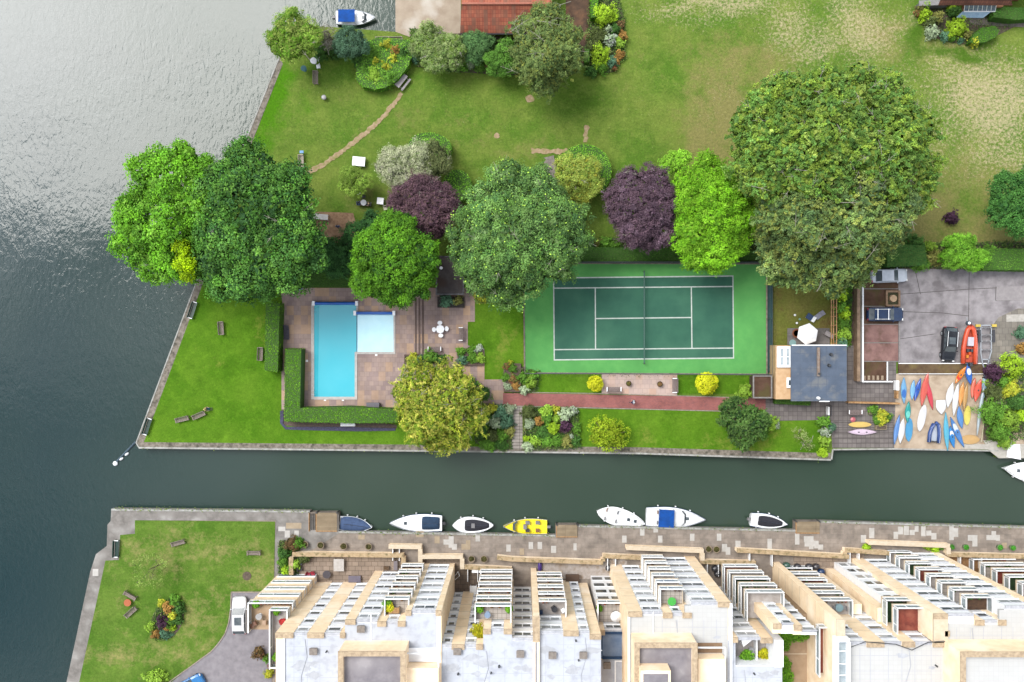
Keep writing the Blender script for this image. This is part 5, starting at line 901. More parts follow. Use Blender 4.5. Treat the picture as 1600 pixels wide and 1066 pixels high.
t = thing('garden_wall', 'grey capped wall running from the top right house over its flower bed', 'wall', P(1450, 12)); mb = MB(); mb.bar(P(1431,12)[:2]+(0,), P(1476,10)[:2]+(0,), .5, 1.2); mb.build('wall', mat('grey_wall', A((150,148,150)), A((120,118,118)), sc1=3), t)
m2 = MB(); m2.bar(P(1429,11)[:2]+(1.2,), P(1478,9)[:2]+(1.2,), .7, .1); m2.build('coping', mat('grey_coping', A((175,172,172)), A((150,148,148)), sc1=3), t)
sheet('path', [(1514,27),(1600,30),(1700,33),(1700,44),(1600,43),(1516,38)], mat('grey_slab_path', A((150,138,132)), A((120,110,106)), sc1=2), .06)
# boathouse
t = thing('boathouse', 'clubhouse with a slate grey felt flat roof and cream lower wing', 'building', P(1280, 580))
h = 3.6; mb = MB(); mb.box(X(1237, h)+.15, X(1323, h)-.15, Y(626, h)+.15, Y(540, h)-.15, 0, h-.2); mb.build('wall', CREAM, t)
FELT = mat('blue_grey_felt', A((104,118,138)), A((92,106,126)), sc1=.5, c3=A((130,134,138)), sc3=.7, lo=.4, hi=.6)
mb = MB(); mb.box(X(1236, h), X(1323, h), Y(627, h), Y(539.5, h), h-.2, h); rf = mb.build('roof', FELT, t)
mb = MB()
for y in range(552, 626, 12): mb.box(X(1238, h), X(1321, h), Y(y+.7, h), Y(y, h), h, h+.015)
for x in (1250, 1267, 1278, 1291, 1306): mb.box(X(x, h), X(x+.6, h), Y(625, h), Y(541, h), h, h+.012)
mb.build('felt_seam', mat('felt_seam', A((104,116,134)), A((92,104,122)), sc1=2), rf)
mb = MB(); mb.box(X(1276, h), X(1280, h), Y(588, h), Y(543, h), h, h+.3); mb.build('skylight', mat('skylight', A((170,160,150)), A((140,110,90)), sc1=2), rf)
for x, y in ((1295,571),(1279,584),(1298,554),(1278,622)):
    mb = MB(); mb.cyl((X(x, h), Y(y, h), h), .22, .16, .45, 10); mb.build('roof_vent', DARK if y < 600 else WHITE, rf)
mb = MB(); mb.box(X(1237, h), X(1323, h), Y(540.3, h), Y(538.8, h), h-.1, h+.06); mb.box(X(1280, h), X(1296, h), Y(628, h), Y(626.5, h), h-.1, h+.06); mb.build('roof_trim', WHITE, rf)
h2 = 2.9; mb = MB(); mb.box(X(1212, h2), X(1237, h2), Y(624, h2), Y(540, h2), 0, h2); wg = mb.build('low_wing', mat('tan_render', A((238,200,156)), A((222,180,134)), sc1=2), t)
mb = MB(); mb.box(X(1213.5, h2), X(1236, h2), Y(574, h2), Y(541.5, h2), h2, h2+.35); mb.build('rooflight_frame', WHITE, wg)
mb = MB()
for i in (0, 1):
    for j in (0, 1): mb.box(X(1218.5+i*9, h2), X(1222.5+i*9, h2), Y(557+j*13, h2), Y(545+j*13, h2), h2+.35, h2+.36)
mb.build('rooflight_pane', RAILGLASS, wg)
mb = MB(); mb.box(X(1228.5, h2), X(1236, h2), Y(606, h2), Y(590, h2), h2, h2+.3); mb.box(X(1231, h2), X(1234, h2), Y(602, h2), Y(594, h2), h2+.3, h2+.31, 1); mb.build('rooflight_frame', [WHITE, GLASS], wg)
# bin store, shelter
def flatroof(name, label, cat, x0, x1, y0, y1, h, m, edgem, wm):
    t = thing(name, label, cat, P((x0+x1)/2, (y0+y1)/2)); mb = MB(); mb.box(X(x0, h)+.2, X(x1, h)-.2, Y(y1, h)+.2, Y(y0, h)-.2, 0, h-.15); mb.build('wall', wm, t)
    mb = MB(); mb.box(X(x0, h), X(x1, h), Y(y1, h), Y(y0, h), h-.15, h); mb.build('roof', m, t); e = .18; mb = MB()
    mb.box(X(x0, h), X(x1, h), Y(y1, h), Y(y1, h)+e, h, h+.1); mb.box(X(x0, h), X(x1, h), Y(y0, h)-e, Y(y0, h), h, h+.1); mb.box(X(x0, h), X(x0, h)+e, Y(y1, h)+e, Y(y0, h)-e, h, h+.1); mb.box(X(x1, h)-e, X(x1, h), Y(y1, h)+e, Y(y0, h)-e, h, h+.1); mb.build('roof_edge', edgem, t); return t
GREYE = mat('grey_roof_edge', A((165,160,155)), A((140,135,130)), sc1=3); DW = mat('brown_wall', A((110,90,76)), A((80,66,56)), sc1=3)
t = flatroof('bin_store', 'small flat mossy roofed store with a wide grey rim beside the court', 'shed', 1176, 1206.5, 586.5, 622.5, 2.4, MOSS, GREYE, DW)
DRK = mat('dark_wet_roof', A((84,76,72)), A((58,50,50)), sc1=1, c3=A((66,48,36)), sc3=.5, rough=.6)
t = flatroof('shelter', 'dark flat roofed garden shelter beside the pool terrace', 'shed', 681, 725, 400, 461, 2.6, DRK, mat('shelter_edge', A((130,128,130)), A((60,58,60)), sc1=2), DW)
mb = MB(); mb.cyl((X(689.5, 2.6), Y(419, 2.6), 2.6), .2, .2, .3, 10); mb.build('roof_vent', WHITE, t)
mb = MB(); mb.box(X(684), X(726), Y(481), Y(464), 0, .5); tag(mb.build('planter', mat('dark_planter', A((70,62,58)), A((50,45,42)), sc1=3), origin=P(705,472)), 'long dark raised planter under the shelter roof', 'planter')
t = flatroof('shed', 'open topped timber shed under the big tree above the worn lawn', 'shed', 1231, 1272, 419, 447, 2.0, mat('shed_dark', A((40,34,40)), A((28,24,28)), sc1=3), mat('shed_rim', A((190,180,170)), A((150,140,130)), sc1=3), DW)
# pergola fence on right side of worn lawn
t = thing('timber_trellis', 'long tan timber trellis frame along the right of the worn lawn', 'trellis', P(1300, 490)); mb = MB()
for x in (1298.5, 1302, 1306.5): mb.box(X(x, 2), X(x+1.4, 2), Y(540, 2), Y(449, 2), 1.9, 2.0)
for y in range(452, 540, 14): mb.box(X(1298, 2), X(1308, 2), Y(y+1, 2), Y(y, 2), 1.8, 1.9)
mb.build('beam', WOOD, t)
for y in (450, 479, 508, 538): mb = MB(); mb.box(X(1302, 1), X(1303.3, 1), Y(y+1, 1), Y(y, 1), 0, 1.8); mb.build('post', WOOD, t)
mb = MB(); mb.box(X(1230), X(1296), Y(539), Y(513), .02, .1); tag(mb.build('deck', pmat('grey_deck', A((165,158,156)), A((120,114,112)), 3, .15, A((150,144,142)), offset=0), origin=P(1262, 526)), 'small grey timber deck behind the clubhouse under the white parasol', 'deck')
# carport with flat roofs
t = thing('parking_bays', 'row of rusty brown mossy parking bays with a white rim', 'parking bays', P(1378, 510))
h = .14
RED2 = mat('pinkish_felt', A((170,132,124)), A((140,104,98)), sc1=.9, c3=A((100,74,56)), sc3=.5)
for i, (y0, y1, m_) in enumerate([(429,451,MOSS),(452,478,MOSS),(479,506,MOSS),(507,535,RED2),(536,564,RED2)]):
    mb = MB(); mb.box(X(1347, h), X(1403.5, h), Y(y1, h), Y(y0, h), h-.1, h); mb.build('bay_surface', m_, t)
mb = MB(); mb.box(X(1347, h), X(1385, h), Y(595, h), Y(565, h), h-.1, h); mb.build('bay_surface', MOSS, t)
mb = MB(); mb.box(X(1344.5, h), X(1346.8, h), Y(597, h), Y(428, h), 0, h+.6); mb.box(X(1346.8, h), X(1392, h), Y(597, h), Y(595.3, h), 0, h+.6); mb.box(X(1385.5, h), X(1387, h), Y(595, h), Y(565.5, h), h-.1, h+.1); mb.build('white_rim', WHITE, t)
mb = MB()
for y in (451, 478.3, 506.3, 535.3, 564.3): mb.box(X(1347, h), X(1404, h), Y(y+1, h), Y(y, h), h, h+.06)
mb.box(X(1404, h), X(1406, h), Y(566, h), Y(452, h), h, h+.09); mb.build('divider', mat('grey_rim', A((175,170,168)), A((150,145,142)), sc1=3), t)
for i in range(5): mb = MB(); mb.box(X(1348.5+7*i, h), X(1352+7*i, h), Y(594, h), Y(587, h), h, h+.12); mb.build('wheel_stop', mat('buff_block', A((196,176,150)), A((150,130,108)), sc1=5), t)
mb = MB(); mb.box(X(1339.5, 1.3), X(1344.3, 1.3), Y(596, 1.3), Y(440, 1.3), 0, 1.3); tag(mb.build('boundary_wall', mat('tan_wall', A((176,150,124)), A((140,116,94)), sc1=2), origin=P(1342,520)), 'tan boundary wall along the left of the brown parking bays', 'wall')
mb = MB(); mb.box(X(1330), X(1339.5), Y(540), Y(448), 0, .06); tag(mb.build('brown_path', DW, origin=P(1335,500)), 'brown strip between the shrubs and the tan boundary wall', 'path')
t = thing('raised_bed', 'square timber framed raised bed with a tree stump by the car park', 'planter', P(1395, 466)); e = .55; mb = MB()
a, c, d, f_ = X(1384.5, e), X(1407, e), Y(479, e), Y(454, e); mb.box(a, a+.25, d, f_, h, e); mb.box(c-.25, c, d, f_, h, e); mb.box(a+.25, c-.25, d, d+.25, h, e-.003); mb.box(a+.25, c-.25, f_-.25, f_, h, e-.003); mb.build('frame', mat('bed_frame', A((170,140,112)), A((140,112,88)), sc1=4), t)
mb = MB(); mb.box(a+.25, c-.25, d+.25, f_-.25, h, e-.25); mb.build('soil', mat('mossy_soil', A((84,86,50)), A((60,56,36)), sc1=4), t); mb = MB(); mb.cyl(((a+c)/2, (d+f_)/2, e-.25), .5, .46, .35, 14); mb.build('stump', mat('cut_wood', A((214,184,150)), A((190,156,120)), sc1=4), t)
# canoe store strip at car park foot
t = thing('low_store', 'long low moss covered flat roof between the car park and the canoe beach', 'shed', P(1470, 575)); h = .4
mb = MB(); mb.box(X(1405, h), X(1537, h), Y(583, h), Y(569, h), 0, h-.08); mb.build('wall', DW, t); mb = MB(); mb.box(X(1404, h), X(1538, h), Y(584, h), Y(568, h), h-.08, h); mb.build('roof', mat('olive_moss_roof', A((122,100,68)), A((88,66,44)), sc1=.8, c3=A((130,112,66)), sc3=.6), t)
mb = MB(); mb.box(X(1404, h), X(1548, h), Y(568.6, h), Y(567.4, h), h-.08, h+.1); mb.box(X(1404, h), X(1538, h), Y(584.6, h), Y(583.8, h), h-.08, h+.05); mb.build('white_rim', WHITE, t)
# walls on canoe yard
t = thing('fence', 'tan timber fence between the slabs and the boat deck', 'fence', P(1360, 628)); mb = MB(); mb.bar(P(1321,628)[:2]+(0,), P(1402,630)[:2]+(0,), .22, .9); mb.build('panel', WOOD, t)
t = thing('fence', 'timber and white post at the top left of the canoe beach', 'fence', P(1402, 610)); mb = MB(); mb.box(X(1400.5,.9), X(1405,.9), Y(610,.9), Y(595,.9), 0, .9); mb.build('board', WHITE, t); mb = MB(); mb.box(X(1401,.8), X(1404,.8), Y(623,.8), Y(610.2,.8), 0, .8); mb.build('panel', WOOD, t)
# court fence
t = thing('court_fence', 'tall dark wire fence with posts around the tennis court', 'fence', P(1008, 500)); mb = MB(); fp = [(818,412),(1197,412.5),(1197.5,584.5),(820,582.5)]
for a, c in zip(fp, fp[1:]+fp[:1]):
    A_, B_ = Vector(P(*a)), Vector(P(*c)); n = int((B_-A_).length/3)
    for i in range(n): q = A_.lerp(B_, i/n); pm = MB(); pm.cyl((q.x, q.y, 0), .035, .035, 2.75, 6); pm.build('post', DARK, t) if i % 2 == 0 and len(kids_cache := [0]) else None
    for z in (.08, .7, 1.35, 2.0, 2.7): mb.tube([(A_.x, A_.y, z), (B_.x, B_.y, z)], .022 if z < 2.6 else .035, 4)
mb.build('rails', DARK, t); mb = MB(); edge([(818,411.5),(1197.4,412.5),(1197.8,584.8),(820,582.8),(818,411.5)], .16, .04, .16); mb.build('base_kerb', mat('court_kerb', A((176,160,146)), A((130,116,104)), sc1=2), t)
wmn = MB(); A_, B_ = Vector(P(818,412)), Vector(P(1197,412.5)); wmn.box(A_.x+7.5, B_.x-.2, A_.y+.03, A_.y+.05, .1, 2.6); wmn.build('windbreak', mat('dark_windbreak', (.02,.035,.03)), t)
mb = MB(); mb.box(X(1199), X(1206.5), Y(582), Y(440), .02, .35); tag(mb.build('windbreak_screen', mat('teal_screen', A((36,84,84)), A((28,66,68)), sc1=2), origin=P(1202,510)), 'dark teal ground strip along the right side of the tennis court', 'screen')
t = thing('tennis_net', 'dark tennis net across the middle of the court', 'net', P(1005, 496)); mb = MB(); xa = X(1005.5)
for i in range(57): y = Y(425)-i*(Y(425)-Y(567))/56; mb.box(xa-.006, xa+.006, y-.008, y+.008, .07, .98)
for z in np.linspace(.12, .9, 8): mb.box(xa-.006, xa+.006, Y(567), Y(425), z, z+.012)
mb.box(xa-.025, xa+.025, Y(567), Y(425), .95, 1.02); mb.build('mesh', mat('net_cord', A((92,128,116)), A((76,110,102)), sc1=3), t)
for y in (424.5, 567.5): mb = MB(); mb.cyl((xa, Y(y), .06), .06, .06, 1.05, 10); mb.build('post', DARK, t)
# pool
t = thing('swimming_pool', 'L shaped blue swimming pool with white coping', 'pool', P(545, 550))
PW = bpy.data.materials.new('pool_water'); PW.use_nodes = True; nt = PW.node_tree; L = nt.links.new; bb = nt.nodes['Principled BSDF']; bb.inputs['Roughness'].default_value = .08; bb.inputs['IOR'].default_value = 1.33
gp = N(nt, 'ShaderNodeNewGeometry'); sxx = N(nt, 'ShaderNodeSeparateXYZ'); L(gp.outputs['Position'], sxx.inputs[0]); mr = N(nt, 'ShaderNodeMapRange'); mr.inputs[1].default_value = Y(478); mr.inputs[2].default_value = Y(620); L(sxx.outputs[1], mr.inputs[0])
nn_ = N(nt, 'ShaderNodeTexNoise'); nn_.inputs['Scale'].default_value = .35; nn_.inputs['Detail'].default_value = 3; L(gp.outputs['Position'], nn_.inputs['Vector']); aa = N(nt, 'ShaderNodeMath', operation='ADD'); L(mr.outputs[0], aa.inputs[0]); L(nn_.outputs['Fac'], aa.inputs[1]); a2 = N(nt, 'ShaderNodeMath', operation='MULTIPLY'); a2.inputs[1].default_value = .6; L(aa.outputs[0], a2.inputs[0])
mxp = N(nt, 'ShaderNodeMix', data_type='RGBA'); mxp.inputs[6].default_value = (*A((122,226,244)), 1); mxp.inputs[7].default_value = (*A((84,214,234)), 1); L(a2.outputs[0], mxp.inputs[0]); L(mxp.outputs[2], bb.inputs['Base Color'])
wv_ = N(nt, 'ShaderNodeTexNoise'); wv_.inputs['Scale'].default_value = 2; L(gp.outputs['Position'], wv_.inputs['Vector']); bq = N(nt, 'ShaderNodeBump'); bq.inputs['Strength'].default_value = .15; L(wv_.outputs['Fac'], bq.inputs['Height']); L(bq.outputs[0], bb.inputs['Normal'])
mb = MB(); mb.prism(poly([(491,473),(557,473),(557,621),(491,621)]), .02, .07); mb.build('water', PW, t)
mb = MB(); mb.prism(poly([(491.5,478),(499,478),(497,621),(491.5,621)]), .07, .074); mb.build('steep_side_tiles', mat('deep_turquoise', A((50,200,220)), A((60,206,224)), sc1=1, rough=.1), t)
mb = MB(); mb.prism(poly([(558,490),(615,490),(615,551),(558,551)]), .02, .072); mb.build('shallow_water', mat('shallow_pool', (.42,.62,.68), (.37,.58,.65), sc1=.8, rough=.08), t)
mb = MB(); zc = .14
for (a, c, d, e) in [(486.5,491,472,624),(491,554.5,620,624.5),(554.5,558.5,550,624.5),(558.5,618,550,553.5),(615,618,488,550),(557,560,472,488)]: mb.box(X(a), X(c), Y(e), Y(d), .055, zc)
mb.build('coping', mat('pool_coping', A((226,220,214)), A((204,198,192)), sc1=3), t)
mb = MB(); mb.box(X(557.3), X(558.6), Y(549.5), Y(490.5), .06, .10); mb.build('dividing_rim', mat('divider_blue', A((110,170,190)), A((90,150,175)), sc1=3), t)
BLUEC = paint('pool_blue', A((20,110,215)))
for (x0, x1, y) in [(493,556,474.3),(557.5,614,489.5)]:
    mb = MB(); mb.cyl((X(x0), Y(y), .35), .2, .2, X(x1)-X(x0), 12, axis='x'); o = mb.build('rolled_cover', BLUEC, t); mb = MB(); mb.box(X(x0)-.35, X(x0), Y(y)-.3, Y(y)+.3, .1, .5); mb.build('roller_stand', WHITE, o); mb = MB(); mb.box(X(x1), X(x1)+.35, Y(y)-.3, Y(y)+.3, .1, .5); mb.build('roller_stand', WHITE, o)
for y in (485, 613):
    mb = MB()
    for dy in (-.25, .25): mb.tube([(X(489), Y(y)+dy, .1), (X(489), Y(y)+dy, .8), (X(492.5), Y(y)+dy, .8), (X(493), Y(y)+dy, .1)], .03, 6)
    mb.build('ladder', STEEL, t)
for x, y in ((479.8,564),(508,624.8),(536,624.8),(588,554.5)): mb = MB(); mb.box(X(x)-.14, X(x)+.14, Y(y)-.14, Y(y)+.14, .05, .09); mb.build('skimmer_lid', WHITE, t)
# raised timber planters by the pool and court
for lb, (x0, x1, y0, y1) in [('timber edged planter on the pool terrace beside the small lawn', (715,755,544,571)),('brick edged planter at the foot of the terrace steps', (632,694,554,568)),('timber framed raised flower bed by the court corner', (787,814,568,612))]:
    t = thing('planter', lb, 'planter', P((x0+x1)/2, (y0+y1)/2)); mb = MB(); a, c, d, e = X(x0), X(x1), Y(y1), Y(y0); w_ = .18
    mb.box(a, c, d, d+w_, .03, .42); mb.box(a, c, e-w_, e, .03, .42); mb.box(a, a+w_, d+w_, e-w_, .03, .42); mb.box(c-w_, c, d+w_, e-w_, .03, .42); mb.build('frame', mat('planter_frame', A((120,100,88)), A((95,78,68)), sc1=3), t); mb = MB(); mb.box(a+w_, c-w_, d+w_, e-w_, .03, .3); mb.build('soil', SOIL, t)
mb = MB(); mb.prism(poly([(438,642),(443,642),(443,662),(448,667),(530,667),(618,669),(618,673),(560,674),(470,672),(446,671),(438,661)]), .03, .12); o = mb.build('lavender_border', mat('lavender', A((88,84,120)), A((66,70,86)), sc1=5, bump=.5, bs=12), origin=P(520,670)); tag(o, 'narrow grey lavender border hugging the outside of the L shaped hedge', 'flower border')

# seams, pipes, patches and gutters on the flat roofs
SEAM = mat('roof_seam', A((212,216,225)), A((200,204,214)), sc1=3); STAIN = mat('dirty_patch', A((212,215,221)), A((196,199,206)), sc1=2.2, c3=A((220,223,228)), sc3=1.5)
blds = [o for o in col.objects if o.get('category') == 'building' and o.name.startswith('apartment')]
for bi, (x0, x1, y0, hh) in enumerate([(446,528,996,HL),(690,832,1014,HL),(845,938,993,HL),(1024,1136,966,HL),(1140,1220,1044,HL),(1330,1472,1010,HR),(1484,1600,978,HR)]):
    bb_ = blds[bi]; mb = MB()
    for k in range(int((x1-x0)/22)):
        x = x0+11+k*22+random.uniform(-4, 4); mb.box(X(x, hh), X(x, hh)+.05, Y(1150, hh), Y(y0+2, hh), hh+.055, hh+.068)
    for k in range(3): y = y0+14+k*24; mb.box(X(x0, hh), X(x1, hh), Y(y, hh)-.04, Y(y, hh), hh+.05, hh+.064)
    mb.build('roof_seam', SEAM, bb_)
    for k in range(5 if bi < 3 else 2):
        x, y = random.uniform(x0+8, x1-8), random.uniform(y0+6, 1060); mb = MB(); r = random.uniform(.4, 1.3); mb.prism([(X(x, hh)+r*math.cos(a)*random.uniform(.5, 1.3), Y(y, hh)+r*.5*math.sin(a)*random.uniform(.4, 1.3)) for a in np.linspace(0, 6, 13)], hh+.03, hh+.0645+.001*k); mb.build('dirt_patch', STAIN, bb_)
    for k in range(1):
        x, y = random.uniform(x0+8, x1-8), random.uniform(y0+6, 1060); mb = MB(); mb.cyl((X(x, hh), Y(y, hh), hh+.05), .09, .09, .45, 8); mb.build('vent_pipe', DARK, bb_)
    mb = MB(); x = random.uniform(x0+20, x1-20); mb.tube([(X(x, hh), Y(y0+3, hh), hh+.1), (X(x+3, hh), Y(y0+30, hh), hh+.1), (X(x-6, hh), Y(y0+60, hh), hh+.1), (X(x, hh), Y(1150, hh), hh+.1)], .035, 5); mb.build('roof_cable', SEAM, bb_)
# ---------------------------------------------------------------- furniture
def put(t, px, py, ang=0, z=0): t.location = (X(px, z), Y(py, z), z); t.rotation_euler = (0, 0, R(ang)); return t
def bench_proto(nm, lb, m, L_=1.7, arms=None, back=True, cat='bench', group=None):
    t = thing(nm, lb, cat, group=group); s = MB(); 
    for i in range(4): s.box(-L_/2, L_/2, -.26+i*.13, -.155+i*.13, .42, .46)
    s.build('seat', m, t)
    if back:
        s = MB()
        for i in range(3): s.box(-L_/2, L_/2, .27+i*.02, .31+i*.02, .52+i*.14, .62+i*.14)
        s.build('backrest', m, t)
    for sx in (-1, 1):
        for sy in (-.22, .27): l = MB(); l.box(sx*(L_/2-.06)-.04, sx*(L_/2-.06)+.04, sy-.04, sy+.04, 0, .42 if sy < 0 or not back else .9); l.build('leg', m, t)
        if back: a_ = MB(); a_.box(sx*(L_/2-.02)-.05, sx*(L_/2-.02)+.05, -.28, .28, .62, .68); a_.build('armrest', arms or m, t)
    return reg(t)
teak = bench_proto('bench', 'x', TEAK); used = [0]
DG = paint('bench_green', A((20,72,60))); DGB = None
greenb = bench_proto('bench', 'x', DG, 2.2, WHITE)
pale = bench_proto('bench', 'x', mat('pale_bench_wood', A((212,200,184)), A((186,172,156)), sc1=5), 1.8)
metb = bench_proto('bench', 'x', mat('dark_slat', A((160,144,140)), A((128,112,108)), sc1=6), 1.7, WHITE)
first = {}
def place(p, px, py, ang, label, z=0, group=None, scale=1):
    if p.name not in first: first[p.name] = 1; o = p; o['label'] = label
    else: o = copy_tree(p, label=label)
    if group: o['group'] = group
    o.scale = (scale,)*3; return put(o, px, py, ang, z)
g = 'grey timber garden benches'
place(teak, 495, 123, 90, 'grey timber bench below the round white table near the lake corner', group=g)
place(teak, 348, 513, 95, 'short grey timber bench standing alone on the triangular lawn', group=g)
place(teak, 409, 553, 88, 'grey timber bench pushed against the west side of the clipped hedge', group=g)
place(teak, 287, 655, 14, 'grey timber bench on the triangular lawn nearest the lake, lower of the pair', group=g)
place(teak, 313, 649, 24, 'grey timber bench on the triangular lawn with a person sitting at its end', group=g)
place(teak, 280.5, 847.5, 16, 'grey timber bench on the patchy lawn close to the upper canal path', group=g)
place(teak, 398.5, 863, 0, 'grey timber bench on the patchy lawn near the terrace corner', group=g)
place(teak, 205.5, 929.5, -30, 'grey timber bench above the orange round table', group=g)
place(teak, 207.5, 955, 42, 'grey timber bench below the orange round table', group=g)
g = 'dark green benches with white ends on the water edge'
place(greenb, 303.5, 485, 72, 'dark green bench on the lake wall just below the big dark tree', group=g)
place(greenb, 233, 666, 72, 'dark green bench on the lake wall near the canal mouth corner', group=g)
place(greenb, 184.5, 856, 88, 'dark green bench on the lower left quay step', group=g)
g = 'pale timber benches'
place(pale, 472.5, 254, 92, 'pale bench by the worn path with a blue bag at its top end', group=g)
place(pale, 598.5, 65, 2, 'left of the two pale benches above the yellow flowering bushes', group=g); place(pale, 619, 65, 2, 'right of the two pale benches above the yellow flowering bushes', group=g)
g = 'slatted benches with white arm rests'
place(metb, 679.5, 545, 180, 'slatted bench with white arms at the bottom of the pool terrace', group=g); place(metb, 720.5, 522, -90, 'slatted bench with white arms at the right edge of the pool terrace', group=g)
place(metb, 958.5, 608, 180, 'slatted bench with white arms at the lower left of the pink paved recess', group=g, scale=1.1); place(metb, 1053, 602, -90, 'slatted bench at the right end of the pink paved recess', group=g, scale=1.1)
place(metb, 1334, 643.5, 180, 'weathered bench with white end frames on the canal side slabs', group=g, scale=1.0)
wb = bench_proto('bench', 'x', WHITE, 1.9, back=False); place(wb, 544.5, 662.5, 0, 'long plain white bench in the gap of the lavender border', z=.1)
# picnic tables
def picnic(label, m1, m2, L_=1.9):
    t = thing('picnic_table', label, 'picnic table'); s = MB()
    for i in range(5): s.box(-L_/2, L_/2, -.36+i*.145, -.225+i*.145, .72, .76)
    s.build('tabletop', m1, t)
    for sy in (-.75, .75): s = MB(); s.box(-L_/2, L_/2, sy-.13, sy+.13, .42, .46); s.build('seat', m2, t)
    for sx in (-.7, .7):
        s = MB(); s.bar((sx, -.75, .36), (sx, .75, .36), .08, .06); s.tube([(sx, -.7, 0), (sx, -.2, .7)], .05, 5); s.tube([(sx, .7, 0), (sx, .2, .7)], .05, 5); s.build('leg_frame', m2, t)
    return t
put(picnic('dark framed picnic table with pale top beside the kidney shaped hedge', mat('pale_top', A((205,196,198)), A((180,172,174)), sc1=5), mat('pale_top2', A((190,182,184)), A((150,144,148)), sc1=5)), 628, 128.5, 52)
def table(label, px, py, L_, W_, m, h=.74, ang=0, z=0, round_=False, legm=None, cat='table'):
    t = thing('table', label, cat); s = MB()
    if round_: s.cyl((0, 0, h-.04), L_/2, L_/2, .04, 20)
    else: s.box(-L_/2, L_/2, -W_/2, W_/2, h-.05, h)
    s.build('tabletop', m, t); 
    if round_: s = MB(); s.cyl((0, 0, 0), .05, .05, h-.04, 8); s.lathe((0, 0, 0), [(.25, 0), (.25, .03), (.06, .08)], 10); s.build('pedestal', legm or m, t)
    else:
        for a in (-1, 1):
            for c in (-1, 1): s = MB(); s.box(a*(L_/2-.08)-.04, a*(L_/2-.08)+.04, c*(W_/2-.08)-.04, c*(W_/2-.08)+.04, 0, h-.05); s.build('leg', legm or m, t)
    return put(t, px, py, ang, z)
table('white rectangular table beside the small round meadow tree', 562, 254, 1.65, 1.2, WHITE, ang=-5)
table('small white square table left of the purple tree', 595.5, 315.5, .85, .85, WHITE, ang=-6)
table('round white table with blue and black chairs on the meadow', 569.5, 318, .78, 0, WHITE, round_=True)
table('round white table near the lake corner of the meadow', 491.8, 97.5, .85, 0, WHITE, round_=True)
table('round teal table on the grass next to the round white one', 476.5, 109.5, .75, 0, paint('teal', A((56,116,124))), round_=True)
table('long white trestle table at the top of the woodchip patch', 502.5, 340, 2.0, .72, mat('white_plastic', A((235,232,228)), A((215,212,208)), sc1=3), ang=-5)
table('round orange table between the two benches on the patchy lawn', 202, 940, .95, 0, paint('terracotta', A((206,112,62))), round_=True, h=.55)
table('dark round fire table on the left terrace', 512, 896, 1.05, 0, paint('slate', A((92,88,96))), round_=True, h=.6)
table('square low concrete table on the left terrace under the white cover', 531, 881, 1.35, 1.6, mat('white_cover', A((226,220,214)), A((205,198,192)), sc1=2), h=.7)
table('grey outdoor sofa table at the bottom of the left terrace', 555, 903.5, 1.6, .85, paint('grey_lilac', A((128,122,140))), h=.5)
table('small brown side table by the balcony stack on the left terrace', 604.5, 886.5, .75, .45, paint('brown', A((106,78,48))), h=.45)
table('narrow grey planter table beside the left balcony stack', 619, 882, .5, 1.2, paint('grey', A((150,140,145))), h=.6)
table('white rimmed long table behind the twin urns terrace', 749, 890, 1.9, .5, WHITE, h=.7); table('white side table with a box on the twin urns terrace', 769, 891, .8, .5, WHITE, h=.7)
table('white square table left of the long balconies', 740, 918.5, .9, .9, WHITE, h=.7)
table('dark slatted table on the deck terrace right of the fold up lounger', 1293, 523, 1.2, .6, mat('pale_slats', A((180,172,172)), A((150,142,142)), sc1=5), ang=-28, z=.1)
table('blue grey water tub at the edge of the terrace corner', 1236, 536, .9, 0, paint('aqua', A((150,190,190))), round_=True, h=.7, z=.1)
def chair(label, px, py, ang, m, z=0, cat='chair'):
    t = thing('chair', label, cat); s = MB(); s.box(-.25, .25, -.25, .25, .40, .45); s.build('seat', m, t); s = MB(); s.box(-.25, .25, .22, .27, .45, .88); s.build('backrest', m, t)
    for a in (-.21, .21):
        for c in (-.21, .21): s = MB(); s.cyl((a, c, 0), .02, .02, .4, 6); s.build('leg', DARK if m is not WHITE else WHITE, t)
    return put(t, px, py, ang, z)
BLK = paint('black', (.03, .03, .035)); NAV = paint('navy', A((30,70,120))); RDD = paint('crimson', A((190,20,60)))
for a in [('white garden chair above the round white table near the lake corner', 499, 93, 30, WHITE),('white garden chair right of the round white table near the lake corner', 498.5, 105.5, -80, WHITE),('black chair above the round table on the meadow', 569, 307.5, 0, BLK),('blue chair left of the round table on the meadow', 562, 319, 90, NAV),('dark grey chair right of the round table on the meadow', 578, 320, -100, paint('dgrey', A((84,76,86)))),
          ('small white chair under the little meadow tree', 561, 301.5, 20, WHITE),('white folding stool near the square white table', 603, 326, 10, mat('cream_plastic', A((238,236,205)), sc1=3)),('black chair by the bed on the left terrace', 470, 888, 90, BLK),('black planter chair left of the lime bushes on the left terrace', 470.5, 879, 90, BLK),('crimson sun chair at the corner of the left terrace', 482, 896, 60, RDD),('second crimson sun chair beside the first', 490, 894.5, 10, RDD)]: chair(*a)
